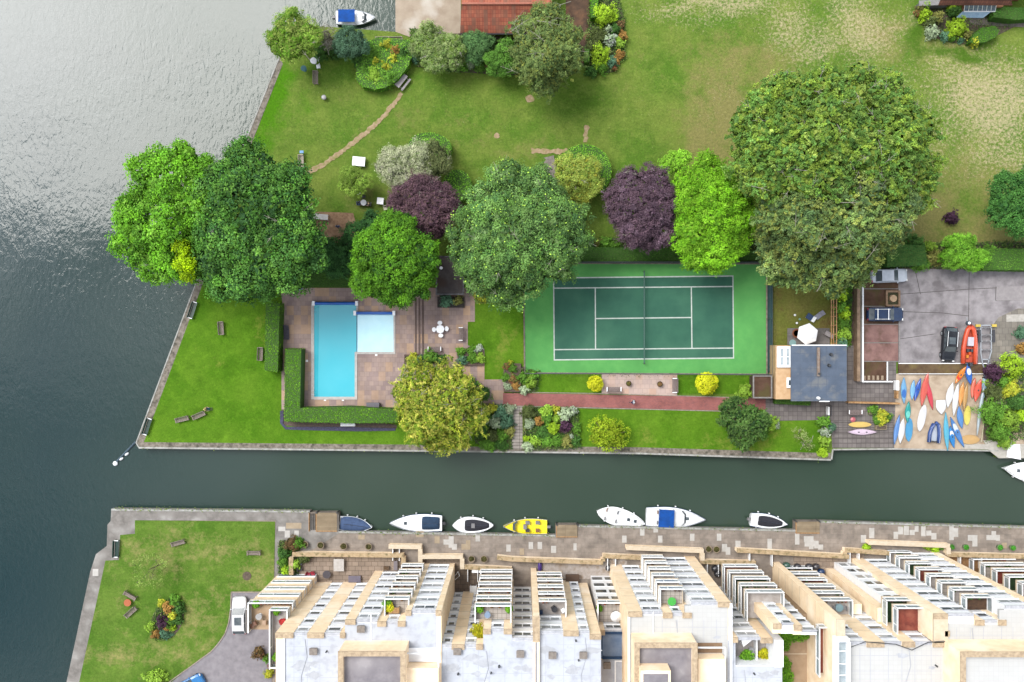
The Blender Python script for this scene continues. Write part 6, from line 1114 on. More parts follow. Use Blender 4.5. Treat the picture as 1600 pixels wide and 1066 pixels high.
for a in [('navy cushioned armchair on the terrace left of the cream wall', 844.5, 955, 0, NAV, 13.67),('black garden chair on the terrace above the dark table', 865, 948, 40, BLK, 13.67),('white cushioned chair at the right of that terrace', 880, 952, -60, WHITE, 13.67),('blue grey lounge chair on the narrow west roof terrace', 437, 1005, 0, paint('bluegrey', A((100,125,150))), 13.67),('grey lounge chair below the blue grey one on the narrow west roof terrace', 437, 1016, 180, paint('midgrey', A((135,140,150))), 13.67),('brown wicker chair at the left corner of the wide west roof terrace', 395, 977, 40, paint('wicker', A((150,105,80))), 10.94),('second brown wicker chair on the wide west roof terrace', 400, 972, -60, paint('wicker', (0,0,0)), 10.94),('tan cushioned chair on the wide west roof terrace', 415, 971, -90, paint('tan', A((210,176,146))), 10.94)]: chair(a[0], a[1], a[2], a[3], a[4], a[5])
table('round pale glass table on the wide west roof terrace', 407, 961, .75, 0, paint('glassgrey', A((190,188,186))), z=10.94, round_=True); table('timber table on the roof terrace with yellow plants', 617, 951, 1.2, .65, WOOD, z=16.42); table('dark round table on the terrace behind the cream wall', 866, 950, .7, 0, BLK, z=13.67, round_=True, h=.6)
table('round blue grey table on the terrace of the recessed block', 762, 958, .7, 0, paint('paleblue', A((150,175,205))), z=16.42, round_=True); table('light green round table on the roof terrace', 1048, 937, .95, 0, paint('green', A((90,210,90))), z=16.42, round_=True)
table('round glass table on the terrace with two pale chairs behind the fin wall', 1308, 947, .9, 0, paint('glass2', A((150,185,195))), z=13.67, round_=True); chair('pale grey chair left of the glass table behind the fin wall', 1302, 948, 90, paint('pgrey', A((165,165,168))), 13.67); chair('pale grey chair right of the glass table behind the fin wall', 1316, 948, -90, paint('pgrey', (0,0,0)), 13.67)
table('round glass table under the sail shade in the sunken roof terrace', 1172, 1013, .7, 0, paint('pgrey', (0,0,0)), z=16.42, round_=True)
# lounger, folding chair, picnic set, parasols
t = thing('garden_table_set', 'white round picnic table with four curved seats on the pool terrace', 'picnic table'); s = MB(); s.cyl((0, 0, .7), .56, .56, .05, 8); s.build('tabletop', WHITE, t)
for i in range(4):
    a = R(90*i+4); s = MB(); s.M = Matrix.Translation((.83*math.cos(a), .83*math.sin(a), .42)) @ Matrix.Rotation(a, 4, 'Z'); s.prism([(.3*math.cos(q)*.9, .32*math.sin(q)) for q in np.linspace(0, 6.1, 14)], 0, .06); s.M = None; s.bar((.3*math.cos(a), .3*math.sin(a), .3), (.9*math.cos(a), .9*math.sin(a), .3), .08, .1); s.build('seat', WHITE, t)
s = MB(); s.cyl((0, 0, 0), .12, .1, .7, 10); s.build('pedestal', WHITE, t); put(t, 688.5, 514.5, 0, .06)
def lounger(label, px, py, ang, m, m2=None, z=0, L_=1.6, Wd=.6, cat='sun lounger'):
    t = thing('sun_lounger', label, cat); s = MB(); s.box(-L_/2, L_*.2, -Wd/2, Wd/2, .28, .33); s.build('seat', m, t); s = MB(); s.add([(L_*.2,-Wd/2,.30),(L_/2,-Wd/2,.62),(L_/2,Wd/2,.62),(L_*.2,Wd/2,.30),(L_*.2,-Wd/2,.35),(L_/2,-Wd/2,.67),(L_/2,Wd/2,.67),(L_*.2,Wd/2,.35)], [(3,2,1,0),(4,5,6,7),(0,1,5,4),(1,2,6,5),(2,3,7,6),(3,0,4,7)]); s.build('backrest', m2 or m, t)
    for a in (-L_/2+.1, L_*.2): 
        for c in (-Wd/2+.05, Wd/2-.05): s = MB(); s.box(a-.03, a+.03, c-.03, c+.03, 0, .28); s.build('leg', WHITE, t)
    return put(t, px, py, ang, z)
lounger('navy and white folding lounger on the worn lawn', 1265.5, 496.5, -35, NAV, WHITE, L_=1.2, Wd=.75)
lounger('grey lounge cushion beside the navy folding lounger', 1279.5, 492.5, 38, paint('ltgrey', A((165,165,180))), L_=1.25, Wd=.65)
lounger('dark framed sun lounger against the hedge left of the pool', 448.5, 519.5, 90, mat('grey_sling', A((100,95,105)), A((80,76,88)), sc1=6), L_=1.9, Wd=.7)
lounger('pale metal frame lounger near the top left of the pool terrace', 463, 452.5, 0, paint('steelblue', A((110,140,170))), L_=1.9, Wd=.5)
def parasol(label, px, py, rad, z, n=6, h=2.3, m=None, tilt=0):
    t = thing('parasol', label, 'parasol'); s = MB(); s.lathe((0, 0, h-.5), [(rad, 0), (rad*.5, .3), (.04, .5)], n); s.build('canopy', m or CANV, t); s = MB(); s.cyl((0, 0, 0), .03, .03, h-.05, 8); s.build('pole', WHITE, t); s = MB(); s.cyl((0, 0, 0), .28, .25, .08, 12); s.build('base', DARK, t)
    o = put(t, px, py, tilt, z); return o
CANV = mat('white_canvas', (.60, .60, .60), (.55, .55, .56), sc1=2, rough=.9)
o = parasol('large white hexagonal parasol behind the clubhouse', 1263, 521, 1.42, .1, tilt=20); o.location = (X(1263, 2.2), Y(522, 2.2), .1)
o = parasol('round white parasol on the small tiled roof terrace', 963, 965, .65, 10.94, n=20, h=1.9); o.location = (X(963, 12.6), Y(965, 12.6), 10.94)
t = thing('shade_sail', 'grey white shade sail over the sunken roof terrace', 'shade sail', (X(1165,18.5), Y(1000,18.5), 16.4)); s = MB(); s.prism([(X(1157,18.5),Y(996,18.5)),(X(1175,18.5),Y(1001,18.5)),(X(1162,18.5),Y(1011,18.5))], 18.4, 18.45); s.build('canopy', CANV, t); s = MB(); s.cyl((X(1162,18.5), Y(1010,18.5), 16.4), .04, .04, 2.1, 6); s.build('pole', WHITE, t)
t = thing('covered_grill', 'rectangular charcoal covered box by the lower edge of the pool terrace', 'storage box'); s = MB(); s.box(-.8, .8, -.42, .42, 0, .7); s.box(-.84, .84, -.46, .46, .7, .78); s.build('body', paint('charcoal', A((96,92,100))), t); s = MB(); s.box(-.84, .84, -.46, .46, .78, .82); s.build('lid', paint('charcoal_lid', A((112,108,116))), t); put(t, 584, 634, 0, .05)
t = thing('waste_bin', 'small grey round bin on the meadow near the lake', 'bin'); s = MB(); s.lathe((0, 0, 0), [(.22, 0), (.3, .55), (.31, .62)], 14); s.build('body', paint('bin', A((150,148,150))), t); s = MB(); s.lathe((0, 0, .62), [(.32, 0), (.2, .08), (.02, .1)], 14); s.build('lid', paint('binlid', A((190,188,188))), t); put(t, 507.5, 154)
t = thing('fire_bowl', 'copper brown round fire bowl on the clubhouse deck', 'fire bowl'); s = MB(); s.lathe((0, 0, .15), [(.25, 0), (.55, .3), (.6, .35)], 16); s.build('bowl', paint('copper', A((150,90,62))), t); s = MB(); s.cyl((0, 0, .45), .42, .42, .05, 14); s.build('sand_filling', paint('sand', A((232,176,120))), t); s = MB(); s.cyl((0, 0, 0), .3, .2, .2, 10); s.build('stand', DARK, t); put(t, 1243, 521, 0, .1)
for i, (x, y, lb) in enumerate([(1241.5,492.5,'uppermost white ball on the worn lawn'),(1249,499,'middle greenish ball on the worn lawn'),(1244.5,505,'lowest white ball on the worn lawn')]): s = MB(); s.ell((0, 0, .16), (.16, .16, .16), 12, 10); o = s.build('ball', WHITE if i != 1 else paint('mint', A((150,200,180))), smooth=True); tag(o, lb, 'ball', 'balls on the worn lawn'); o.location = P(x, y, .02)
t = thing('drain_grate', 'round dark manhole in the patchy lawn', 'manhole'); s = MB(); s.cyl((0, 0, 0), .58, .58, .07, 18); s.build('cover', mat('rusty_cover', A((120,104,88)), A((90,78,66)), sc1=4), t); put(t, 386, 900, 0, .03)
s = MB(); s.box(X(470)-.0, X(476), Y(241), Y(237), .46, .62); tag(s.build('bag', paint('skyblue', A((40,150,220))), origin=P(472, 240)), 'blue bag on the end of the pale bench by the worn path', 'bag')
# pots
def pot(label, px, py, r, z=0, c=None, pc=None, ball=False, group='round stone planters on the quayside'):
    t = thing('plant_pot', label, 'plant pot', (0, 0, 0), group); s = MB(); s.lathe((0, 0, 0), [(r*.6, 0), (r*.95, .45), (r, .62), (r*.88, .62), (r*.82, .5)], 18); s.build('pot', c or mat('stone_pot', A((196,176,150)), A((160,140,116)), sc1=4), t, smooth=False)
    me = fol('plant', [(0, 0, .55, r*.72, r*.72, .35 if ball else .12)], pc or F((96,90,50),(70,70,40)), leaf=.06, cluster=.12, per=7, parent=t, jit=.05, fill=.8, zfloor=.3); return put(t, px, py, 0, z)
for a in [(477.5,849,'leftmost round stone planter on the quayside'),(502.5,850.5,'second round stone planter from the left on the quayside'),(538,852,'third round stone planter from the left, with a pale flower'),(577,852.5,'fourth round stone planter from the left, with bare soil'),(737,872,'left one of the twin urns near the yellow boat'),(756.5,872,'right one of the twin urns near the yellow boat'),(1106,856.5,'left brown planter of the pair below the small covered boat'),(1118,857,'right brown planter of the pair below the small covered boat')]: pot(a[2], a[0], a[1], .46)
for a in [(1484,853,'leftmost green planter at the far right quayside'),(1506,853.5,'second green planter at the far right quayside'),(1559,854,'third green planter at the far right quayside'),(1579,854.5,'rightmost pale green planter at the far right quayside')]: pot(a[2], a[0], a[1], .4, c=mat('green_pot', A((150,170,130)), A((120,140,100)), sc1=4), pc=F((60,130,40),(80,150,50)), ball=True)
pot('left terracotta pot in the pink paved recess', 981.5, 599, .36, c=mat('dark_pot', A((90,70,56)), A((70,54,44)), sc1=4), pc=F((120,90,50),(80,100,50)), group='pots in the pink paved recess'); pot('right terracotta pot in the pink paved recess', 1030, 600, .38, c=mat('dark_pot', (0,0,0)), pc=F((110,110,60),(150,90,70)), group='pots in the pink paved recess')
for a in [(1224,1066-60,'bushy plant at the top left of the tan court terrace',13.6,.9),(1223,997,'leafy plant against the left wall of the tan court terrace',13.6,.7),(1244,992,'plant under the white windows of the tan court terrace',13.6,.9),(1256,991,'second plant under the white windows of the tan court terrace',13.6,.8),(1226,1040,'tall plant low on the left of the tan court terrace',13.6,.8),(1228,1058,'bush at the bottom left of the tan court terrace',13.6,.9),(1167,1028,'bushy green plant in the sunken roof terrace',16.4,.85),(1195,1024,'yellow green plant at the right of the sunken roof terrace',16.4,.6),(976,966,'palm like plant beside the round white parasol',10.94,.55),(937,952,'small potted plant in the corner of the parasol terrace',10.94,.4),(748,988,'yellow shrub on the terrace of the recessed block',16.4,.9),(748,953,'potted plant at the left of the recessed block terrace',16.4,.45),(795,953,'potted shrub at the right of the recessed block terrace',16.4,.4),(604,943,'potted shrub on the roof terrace with the timber table',16.4,.5),(607,951,'yellow potted plant on the roof terrace with the timber table',16.4,.5),(431,1028,'green plant at the bottom of the narrow west roof terrace',13.67,.5),(430,958,'small plant at the top of the narrow west roof terrace',13.67,.35),(440,974,'red flowers on the narrow west roof terrace',13.67,.35),(398,946,'little plant in the corner of the wide west roof terrace',10.94,.4)]:
    pc = {'r': F((190,40,50),(140,60,50)), 'y': F((190,180,30),(160,165,30))}.get(a[2][0], F((84,140,30),(110,160,40),(64,110,30))); r = a[4]
    t = thing('potted_plant', a[2], 'potted plant', (0, 0, 0), 'plants on the roof terraces'); s = MB(); s.lathe((0, 0, 0), [(r*.35, 0), (r*.45, .4), (r*.4, .4)], 12); s.build('pot', DARK, t); fol('plant', [(0, 0, .4+r*.4, r, r, r*.6)], pc, leaf=.09, cluster=r*.3, per=9, parent=t, fill=.7, zfloor=.2); t.location = (X(a[0], a[3]+1), Y(a[1], a[3]+1), a[3])
for x, y, lb, c in [(1244,884,'dark covered barbecue on the terrace left of the fin wall',BLK),(1262,884,'black storage crate on the terrace near the fin wall',BLK),(1273,884,'dark grey bin on the terrace near the fin wall',paint('dgrey2', A((70,68,74)))),(1281,892,'navy bag of tools at the corner of the fin wall terrace',NAV),(1227,882,'teal planter box at the left of the fin wall terrace',paint('teal3', A((70,110,95)))),(951,886,'black box on the pale gravel terrace',BLK),(1116,887,'dark round cushion stool in the yard of the recess',BLK),(1120,895,'dark folded parasol in the yard of the recess',BLK)]:
    t = thing('storage_item', lb, 'storage'); s = MB(); s.lathe((0, 0, 0), [(.42, 0), (.5, .55), (.38, .8), (.1, .9)], 10); s.build('cover', c, t); s = MB(); s.cyl((0, 0, 0), .3, .3, .1, 8); s.build('base', DARK, t); t.scale = (1, .8, 1); put(t, x, y, 20)
t = thing('canoe', 'purple blue upturned canoe on the gravel terrace behind the yellow boat', 'canoe'); s = MB(); s.ell((0, 0, .3), (.28, .85, .3), 14, 6, zmin=-.3); s.build('hull', paint('violet', A((96,72,160))), t, smooth=True); s = MB(); s.box(-.03, .03, -.8, .8, .58, .62); s.build('keel', paint('violet_d', A((70,52,130))), t); put(t, 843.5, 884)
t = thing('table', 'dark wicker table with flowers at the back of the gravel terrace', 'table'); s = MB(); s.box(-.9, .9, -.45, .45, .55, .7); s.build('tabletop', paint('dkbrown', A((110,86,70))), t); s = MB(); s.box(-.8, .8, -.35, .35, 0, .55); s.build('base', paint('dkbrown', (0,0,0)), t); put(t, 894, 901)
t = thing('laundry_rack', 'white tilted drying frame against the cream side wall', 'drying rack', P(714,898)); s = MB(); s.tube([P(709,902,1.2), P(716,893,1.6), P(718,900,1.4), P(711,906,1.0), P(709,902,1.2)], .05, 5); s.build('frame', WHITE, t); s = MB(); s.tube([P(713,898,0), P(713,898,1.3)], .03, 5); s.build('leg', WHITE, t)
# lake boom with buoys
t = thing('mooring_boom', 'grey floating boom angling off the canal mouth corner', 'boom', (*P(198,708)[:2], WZ)); s = MB(); s.tube([(*P(213,690,WZ)[:2], WZ+.1), (*P(181,723,WZ)[:2], WZ+.1)], .14, 8); s.build('pole', mat('blue_grey_pole', A((90,110,124)), A((70,90,104)), sc1=3), t)
for x, y, r, lb in [(181,724,.33,'round white buoy at the end of the boom'),(190.5,717,.3,'lower oval white float beside the boom'),(199,709.5,.32,'upper oval white float beside the boom')]: s = MB(); s.ell((0, 0, .12), (r, r if r > .32 else r*.5, .25), 12, 9); o = s.build('buoy', WHITE, smooth=True); tag(o, lb, 'buoy', 'white floats at the boom'); o.location = (*P(x, y, WZ)[:2], WZ); o.rotation_euler = (0, 0, R(35) if r < .33 else 0)
# small benches made of metal at the beach: gate frames
t = thing('sign_stand', 'black and white a frame stand by the clubhouse corner', 'stand', P(1295, 641)); s = MB(); s.box(X(1290.5), X(1292), Y(648), Y(635), .05, .95); s.build('panel', WHITE, t); s = MB(); s.tube([P(1292,634,.9), P(1299,634,.1)], .05, 5); s.tube([P(1292,649,.9), P(1299,649,.1)], .05, 5); s.tube([P(1299,634,.1), P(1299,649,.1)], .05, 5); s.build('frame', DARK, t)
for lb, pts in [('upper wooden trough planter on the boat deck', (1356,1376,638,647)),('lower wooden trough planter on the boat deck', (1366,1383,664,671))]:
    t = thing('planter', lb, 'planter', P(pts[0], pts[2])); s = MB(); a, c, d, e = X(pts[0]), X(pts[1]), Y(pts[3]), Y(pts[2]); s.box(a, c, d, e, .05, .5); s.build('trough', mat('trough_wood', A((170,155,125)), A((140,126,100)), sc1=4), t); s = MB(); s.box(a+.1, c-.1, d+.1, e-.1, .5, .53); s.build('soil', SOIL, t)
s = MB(); s.lathe((0, 0, 0), [(.3, 0), (.34, .2), (.1, .3)], 10); o = s.build('bucket', paint('pinkred', A((216,110,120)))); tag(o, 'pinkish red bucket above the yellow paddle board', 'bucket'); o.location = P(1332, 655.5, .06)

# ---------------------------------------------------------------- boats
def outline(t, kind):
    if kind == 'bow': return (1-max(0, (t-.35)/.65)**2.2)*(.88+.12*min(1, t/.3)) if t < 1 else 0
    if kind == 'oval': return max(0, 1-abs((t-.45)/.55 if t > .45 else (t-.45)/.62)**2.3)**.75
    if kind == 'kayak': return max(0, math.sin(math.pi*min(1, max(0, t))))**.85
    if kind == 'board': return max(0, 1-abs(2*t-1)**2.6)**.7
    if kind == 'taper': return max(0, 1-abs((t-.4)/.6 if t > .4 else (t-.4)/.4)**2)**.8
def loft(L_, W_, kind, levels, n=22):
    """closed lofted shape: levels = [(width factor, z, end lift)] from keel to top centre"""
    s = MB(); rows = []
    for i in range(n+1):
        t = i/n; w_ = max(outline(t, kind), .015)*W_/2; x = (t-.5)*L_; e = abs(2*t-1)**3
        row = []
        for f, z, lift in levels: row.append((x, w_*f, z+lift*e))
        full = row+[(a, -b, c) for a, b, c in row[::-1] if abs(b) > 1e-6]
        rows.append(full)
    k = min(len(r) for r in rows); vs = [v for r in rows for v in r[:k]]; fs = []
    for i in range(n):
        for j in range(k): fs.append((i*k+j, i*k+(j+1) % k, (i+1)*k+(j+1) % k, (i+1)*k+j))
    fs += [tuple(range(k-1, -1, -1)), tuple(range(n*k, (n+1)*k))]; s.add(vs, fs); return s
def boat(label, px, py, L_, W_, ang, hull='white', kind='bow', cover=None, canvas=None, extra='', z=WZ, cat='motor boat', nm='motor_boat', group='boats moored along the canal'):
    H_ = paint('gelcoat_'+hull, {'white': (.60,.61,.62), 'yellow': (.72,.58,.01)}[hull], .25); t = thing(nm, label, cat, (0, 0, 0), group)
    lv = [(.0001, -.15, .1), (.7, -.1, .15), (.93, .25, .2), (1.0, .62, .22), (1.0, .68, .22), (.86, .68, .22), (.80, .50, .2), (.0001, .50, .2)]
    if 'deck' in extra: lv = lv[:5]+[(.9, .72, .2), (.5, .82, .12), (.0001, .86, .1)]
    loft(L_, W_, kind, lv).build('hull', H_, t, smooth=False)
    rb = MB(); pr = [((i/20-.5)*L_, max(outline(i/20, kind), .02)*W_/2, .66+.22*abs(2*i/20-1)**3) for i in range(21)]; rb.tube(pr, .045, 5); rb.tube([(a, -b, c) for a, b, c in pr], .045, 5); rb.build('rubbing_strake', NAV if 'navy' in extra else (WHITE if 'plain' in extra else STEEL), t)
    if cover:
        a, c, m_, hh = cover; s = MB(); rows = []; n = 14; k = 9
        for i in range(n+1):
            q = a+(c-a)*i/n; w_ = max(outline(q, kind), .05)*W_/2*(.97 if 'full' in extra else .82); up = hh*(math.sin(math.pi*min(1, max(.0, i/n)*1.0+.0))**.35 if 0 < i < n else .05)
            for j in range(k): u = j/(k-1)*2-1; rows.append(((q-.5)*L_, u*w_, .66+.2*abs(2*q-1)**3+up*(1-abs(u)**2.5)+.02))
        s.add(rows, [(i*k+j, (i+1)*k+j, (i+1)*k+j+1, i*k+j+1) for i in range(n) for j in range(k-1)]); o = s.build('canvas_cover', m_, t, smooth=True)
        sm = MB(); sm.tube([((a+(c-a)*f-.5)*L_, 0, .70+hh) for f in (.12, .3, .5, .7, .88)], .03, 4); sm.build('cover_seam', NAVS, o)
        if 'frame' in extra:
            fr = MB(); p_ = [(((a+(c-a)*i/n)-.5)*L_, max(outline(a+(c-a)*i/n, kind), .05)*W_/2*.86, .76) for i in range(n+1)]; fr.tube(p_, .07, 6); fr.tube([(x, -y, zz) for x, y, zz in p_], .07, 6); fr.tube([p_[0], (p_[0][0], -p_[0][1], p_[0][2])], .07, 6); fr.build('coaming', WHITE, t)
    if canvas:
        a, c, m_ = canvas; s = MB(); w_ = W_*.42; s.box((a-.5)*L_, (c-.5)*L_, -w_, w_, 1.45, 1.5); o = s.build('bimini', m_, t); s = MB()
        for x in (a+.01, c-.01):
            for y in (-w_, w_): s.tube([((x-.5)*L_, y, .6), ((x-.5)*L_, y, 1.46)], .025, 5)
        s.build('bimini_frame', STEEL, o)
    if 'screen' in extra:
        q = .62 if 'screen2' not in extra else .70; s = MB(); w_ = W_*.36; x0 = (q-.5)*L_
        s.add([(x0, -w_, .75), (x0+.5, -w_*.55, .78), (x0+.5, w_*.55, .78), (x0, w_, .75), (x0-.25, -w_, 1.15), (x0+.15, -w_*.55, 1.15), (x0+.15, w_*.55, 1.15), (x0-.25, w_, 1.15)], [(0,1,5,4),(1,2,6,5),(2,3,7,6)]); s.build('windscreen', GLASS, t)
    if 'seats' in extra:
        for x, m_ in ((-.28, TEAKD), (-.05, BLK)):
            for y in (-.25, .25): s = MB(); s.box(x*L_-.25, x*L_+.25, y*W_-.22, y*W_+.22, .5, .78); s.box(x*L_-.3, x*L_-.2, y*W_-.22, y*W_+.22, .78, 1.1); s.build('seat', m_ if y > 0 else GREYS, t)
    if 'console' in extra: s = MB(); s.box(-.2, .25, -.3, .3, .5, 1.1); s.build('console', GREYS, t)
    if 'motor' in extra:
        x = -L_/2; s = MB(); s.box(x-.45, x-.02, -.16, .16, .5, 1.0); s.box(x-.3, x-.15, -.06, .06, -.5, .5); s.build('outboard_motor', BLK if 'blackmotor' in extra else GREYS, t)
    if 'hatch' in extra:
        for x in (.16, .3) if 'hatch2' in extra else (.2,): s = MB(); s.box(x*L_-.2, x*L_+.2, -.2, .2, .84, .9); s.build('hatch', GLASS, t)
    if 'rail' in extra: s = MB(); pts = [((q-.5)*L_, max(outline(q, kind), .02)*W_/2*.9, 1.15) for q in (.6,.7,.8,.9,.97)]; s.tube(pts+[(L_/2, 0, 1.2)]+[(a, -b, c) for a, b, c in pts[::-1]], .025, 5); [s.tube([p_, (p_[0], p_[1], .8)], .02, 4) for p_ in pts]; s.build('bow_rail', STEEL, t)
    for q in (.2, .5, .75):
        for sy in ((1,) if 'fend' not in extra else (1, -1)):
            s = MB(); x = (q-.5)*L_; y = sy*(max(outline(q, kind), .1)*W_/2+.1); s.ell((x, y, .3), (.12, .1, .26), 8, 6); s.build('fender', WHITE, t)
    return put(t, px, py, ang, z)
NAVS = paint('cover_seam', A((40,50,70))); TEAKD = mat('teak_deck', A((176,130,96)), A((140,100,72)), sc1=6); GREYS = paint('seat_grey', A((150,148,150)))
CB = lambda n, c: mat('canvas_'+n, A(c), A(tuple(int(v*.8) for v in c)), sc1=1.6, rough=.85, coord='obj')
boat('white cruiser with a bright blue canopy moored in the inlet at the top', 557.5, 31, 5.2, 1.95, 0, canvas=(.08,.50,CB('royal',(0,92,190))), extra='deck screen2 hatch motor blackmotor rail', group='boats moored along the canal')
boat('small boat fully covered by a slate blue tarpaulin, leftmost on the quay', 557.5, 818.5, 4.35, 2.0, -8, cover=(.03,.97,CB('slate',(84,108,150)),.42), extra='full')
boat('white speedboat with a navy cover over its stern, bow pointing left', 651, 815.5, 6.9, 2.35, 180, cover=(.03,.40,CB('navy',(52,80,112)),.5), extra='deck navy hatch motor blackmotor fend rail')
boat('small white boat with a black oval cover, between the speedboat and the yellow boat', 739.5, 819, 5.4, 2.2, 0, kind='taper', cover=(.26,.93,CB('black',(58,58,68)),.35), extra='deck frame fend console')
boat('bright yellow open motor boat with its bow pointing left', 820.5, 821, 5.8, 2.05, 180, hull='yellow', extra='seats console screen2 motor fend')
boat('white sailing dinghy cruiser with teak cockpit, angled across the quay', 969, 807, 6.5, 2.3, -14, kind='taper', extra='deck hatch hatch2 seats plain fend rail', cat='sailing boat', nm='sailing_boat')
boat('largest white cruiser with a royal blue canopy over its cockpit', 1054, 807.5, 7.8, 2.75, -3, canvas=(.20,.46,CB('royal',(0,0,0))), extra='deck screen navy hatch fend rail seats')
boat('small white boat with a charcoal cover near the landing stage on the right', 1199, 813.5, 4.9, 1.95, -8, cover=(.16,.90,CB('black',(58,58,68)),.35), extra='deck frame motor fend navy')
boat('white motor boat entering at the right edge beside the white jetty', 1600, 736, 6.2, 2.6, 172, extra='deck hatch rail plain fend')
t = thing('jetty', 'white topped small jetty by the boat at the right edge', 'jetty', P(1583, 710)); s = MB(); s.prism(poly([(1574,694),(1592,694),(1594,718),(1572,714)]), .08, .2); s.build('deck', WHITE, t)
for x, y in ((1574,712),(1591,716)): s = MB(); s.cyl((X(x), Y(y), -2.5), .1, .1, 2.6, 8); s.build('post', DARK, t)
# ---- kayaks and boards lying on the beach
def kayak(label, cx, cy, L_px, W_px, ang, c, c2=None, kind='kayak', holes=1, cat='kayak', z=.07, nm=None, roll=False):
    L_, W_ = L_px/PXM, W_px/PXM; m_ = paint('hull_%d_%d_%d' % c, A(c, .5), .3); nm = nm or ('kayak' if kind != 'board' else 'paddle_board')
    t = thing(nm, label, cat, (0, 0, 0), 'kayaks and boards on the canoe beach')
    if kind == 'board': loft(L_, W_, kind, [(.0001, 0, .05), (.9, .01, .06), (1, .08, .06), (.9, .13, .06), (.0001, .14, .06)]).build('deck', m_, t, smooth=False)
    else: loft(L_, W_, kind, [(.0001, 0, .12), (.75, .05, .12), (1, .2, .08), (.8, .3, .05), (.35, .345, .05), (.0001, .36, .05)]).build('hull', m_, t, smooth=False)
    if c2: s = loft(L_*.35, W_*.72, 'board', [(.0001, .3, 0), (1, .32, 0), (.9, .352, 0), (.0001, .372, 0)]) if kind != 'board' else loft(L_*.5, W_*.7, 'board', [(.0001, .14, 0), (1, .143, 0), (.0001, .15, 0)]); s.v = [(a-L_*.12, b, c_) for a, b, c_ in s.v]; s.build('deck_panel', paint('hull_%d_%d_%d' % c2, A(c2, .5), .3), t)
    if kind != 'board':
        for i in range(holes):
            x = (0 if holes == 1 else (-.13+.27*i)*L_); s = MB(); s.ell((x, 0, .34), (.36, W_*.30, .05), 14, 3, zmin=0); s.build('cockpit', BLK, t); s = MB(); s.lathe((0, 0, 0), [(1, 0), (1.08, .02), (1.0, .04)], 16); s.v = [(x+a*.37, b*W_*.31, .345+c_) for a, b, c_ in s.v]; s.build('cockpit_rim', m_, t)
    else: s = MB(); s.box(-L_*.42, -L_*.34, -.015, .015, -.0, .0+.06); s.build('fin', BLK, t)
    return put(t, cx, cy, ang, z)
K = [('pale blue wave patterned kayak at the top left corner of the canoe beach',1411,610,41,9.5,90,(120,180,225),(60,120,200),'kayak',0),('light blue kayak second from the left in the upper row',1425,609,31,8,84,(130,190,235),None,'kayak',0),('royal blue kayak leaning beside the light blue one',1432.5,608.5,36,8,75,(30,90,190),None,'kayak',1),('coral red kayak, broader of the two touching red ones',1443.5,608,53,11,79,(228,100,85),None,'kayak',0),('crimson kayak right of the coral one',1452,618.5,44,8,-80,(222,70,85),None,'kayak',0),
 ('teal green kayak in the left of the canoe beach',1417.5,643.5,33,9,86,(20,165,160),(120,220,205),'kayak',0),('long blue kayak on the very left edge of the canoe beach',1400,671,47,8,80,(100,150,215),None,'kayak',0),('white kayak beside the long blue one at the left',1407.5,673,40,10.5,82,(240,240,242),None,'kayak',0),('sky blue rounded board at the lower left of the canoe beach',1420,671.5,37,11.5,86,(80,165,215),None,'board',0),('white board lying in the middle left of the canoe beach',1440,653,43,12,78,(242,242,244),None,'board',0),
 ('white kayak, left one of the upper white pair',1483,617,40,11.5,78,(245,245,246),None,'kayak',0),('white kayak, right one of the upper white pair',1492,624,52,9,82,(245,245,246),None,'kayak',0),('orange kayak beside the white pair',1501,615.5,38,8.5,82,(240,165,85),None,'kayak',0),('tan brown kayak partly under the orange one',1507,620,44,7.5,83,(205,160,95),None,'kayak',0),('red orange kayak, left one of the right hand red pair',1519.5,606,32,8,82,(240,125,100),None,'kayak',0),('red orange kayak, right one of the right hand red pair',1526.5,610,36,11,76,(238,95,70),None,'kayak',1),
 ('red and yellow sit on kayak propped over the mossy low roof',1499.5,586,31,9,58,(245,140,30),(225,60,40),'kayak',1),('blue and white kayak standing on the mossy low roof',1512.5,584.5,33,10,-82,(30,105,200),(235,240,245),'kayak',0),('mid blue kayak in the centre right of the canoe beach',1499,652,35,10,-82,(95,150,215),None,'kayak',0),('yellow board in the centre right of the canoe beach',1511,649,31,10.5,86,(240,225,110),None,'board',0),('long turquoise blue kayak reaching over the canal edge',1477.5,674,60,8.5,-87,(95,190,220),None,'kayak',0),('bright blue and white sit on kayak at the canal edge',1486,682.5,35,9,-80,(40,140,215),(240,243,246),'kayak',1),('long blue and white kayak slanting to the canal edge',1494,675,52,9.5,-66,(80,140,210),(225,235,245),'kayak',1),('sand coloured board lying sideways near the canal edge',1515,687,30,14.5,0,(222,180,118),None,'board',0),
 ('yellow paddle board on the canal side slabs',1343,663.5,36,9,0,(240,205,115),None,'board',0),('pale pink double kayak with two black cockpits',1346,675,45,9.5,0,(238,215,235),None,'kayak',2),('long pale grey racing canoe on the rack at the right of the beach',1530.5,640,80,6,82,(190,205,212),None,'kayak',0),('pale blue canoe nose at the foot of the trailer',1537.5,600,44,9,84,(165,205,222),None,'kayak',0)]
for k in K: kayak(k[0], k[1], k[2], k[3], k[4], k[5], k[6], k[7], k[8], k[9], cat='kayak' if k[8] == 'kayak' else 'paddle board', z=.45 if 'mossy' in k[0] else (.42 if 'red pair' in k[0] and 'right one of the right' in k[0] or 'racing' in k[0] else .07))
t = thing('rack', 'pale timber rail rack along the right side of the canoe beach', 'rack', P(1534, 640)); s = MB(); s.bar((*P(1541,612)[:2], .28), (*P(1531,690)[:2], .28), .12, .1); s.build('rail', mat('pale_timber', A((220,212,180)), A((190,180,150)), sc1=3), t)
for y in (615, 650, 686): s = MB(); s.cyl((X(1541-(y-612)*.128), Y(y), .06), .05, .05, .22, 6); s.build('post', WOOD, t)
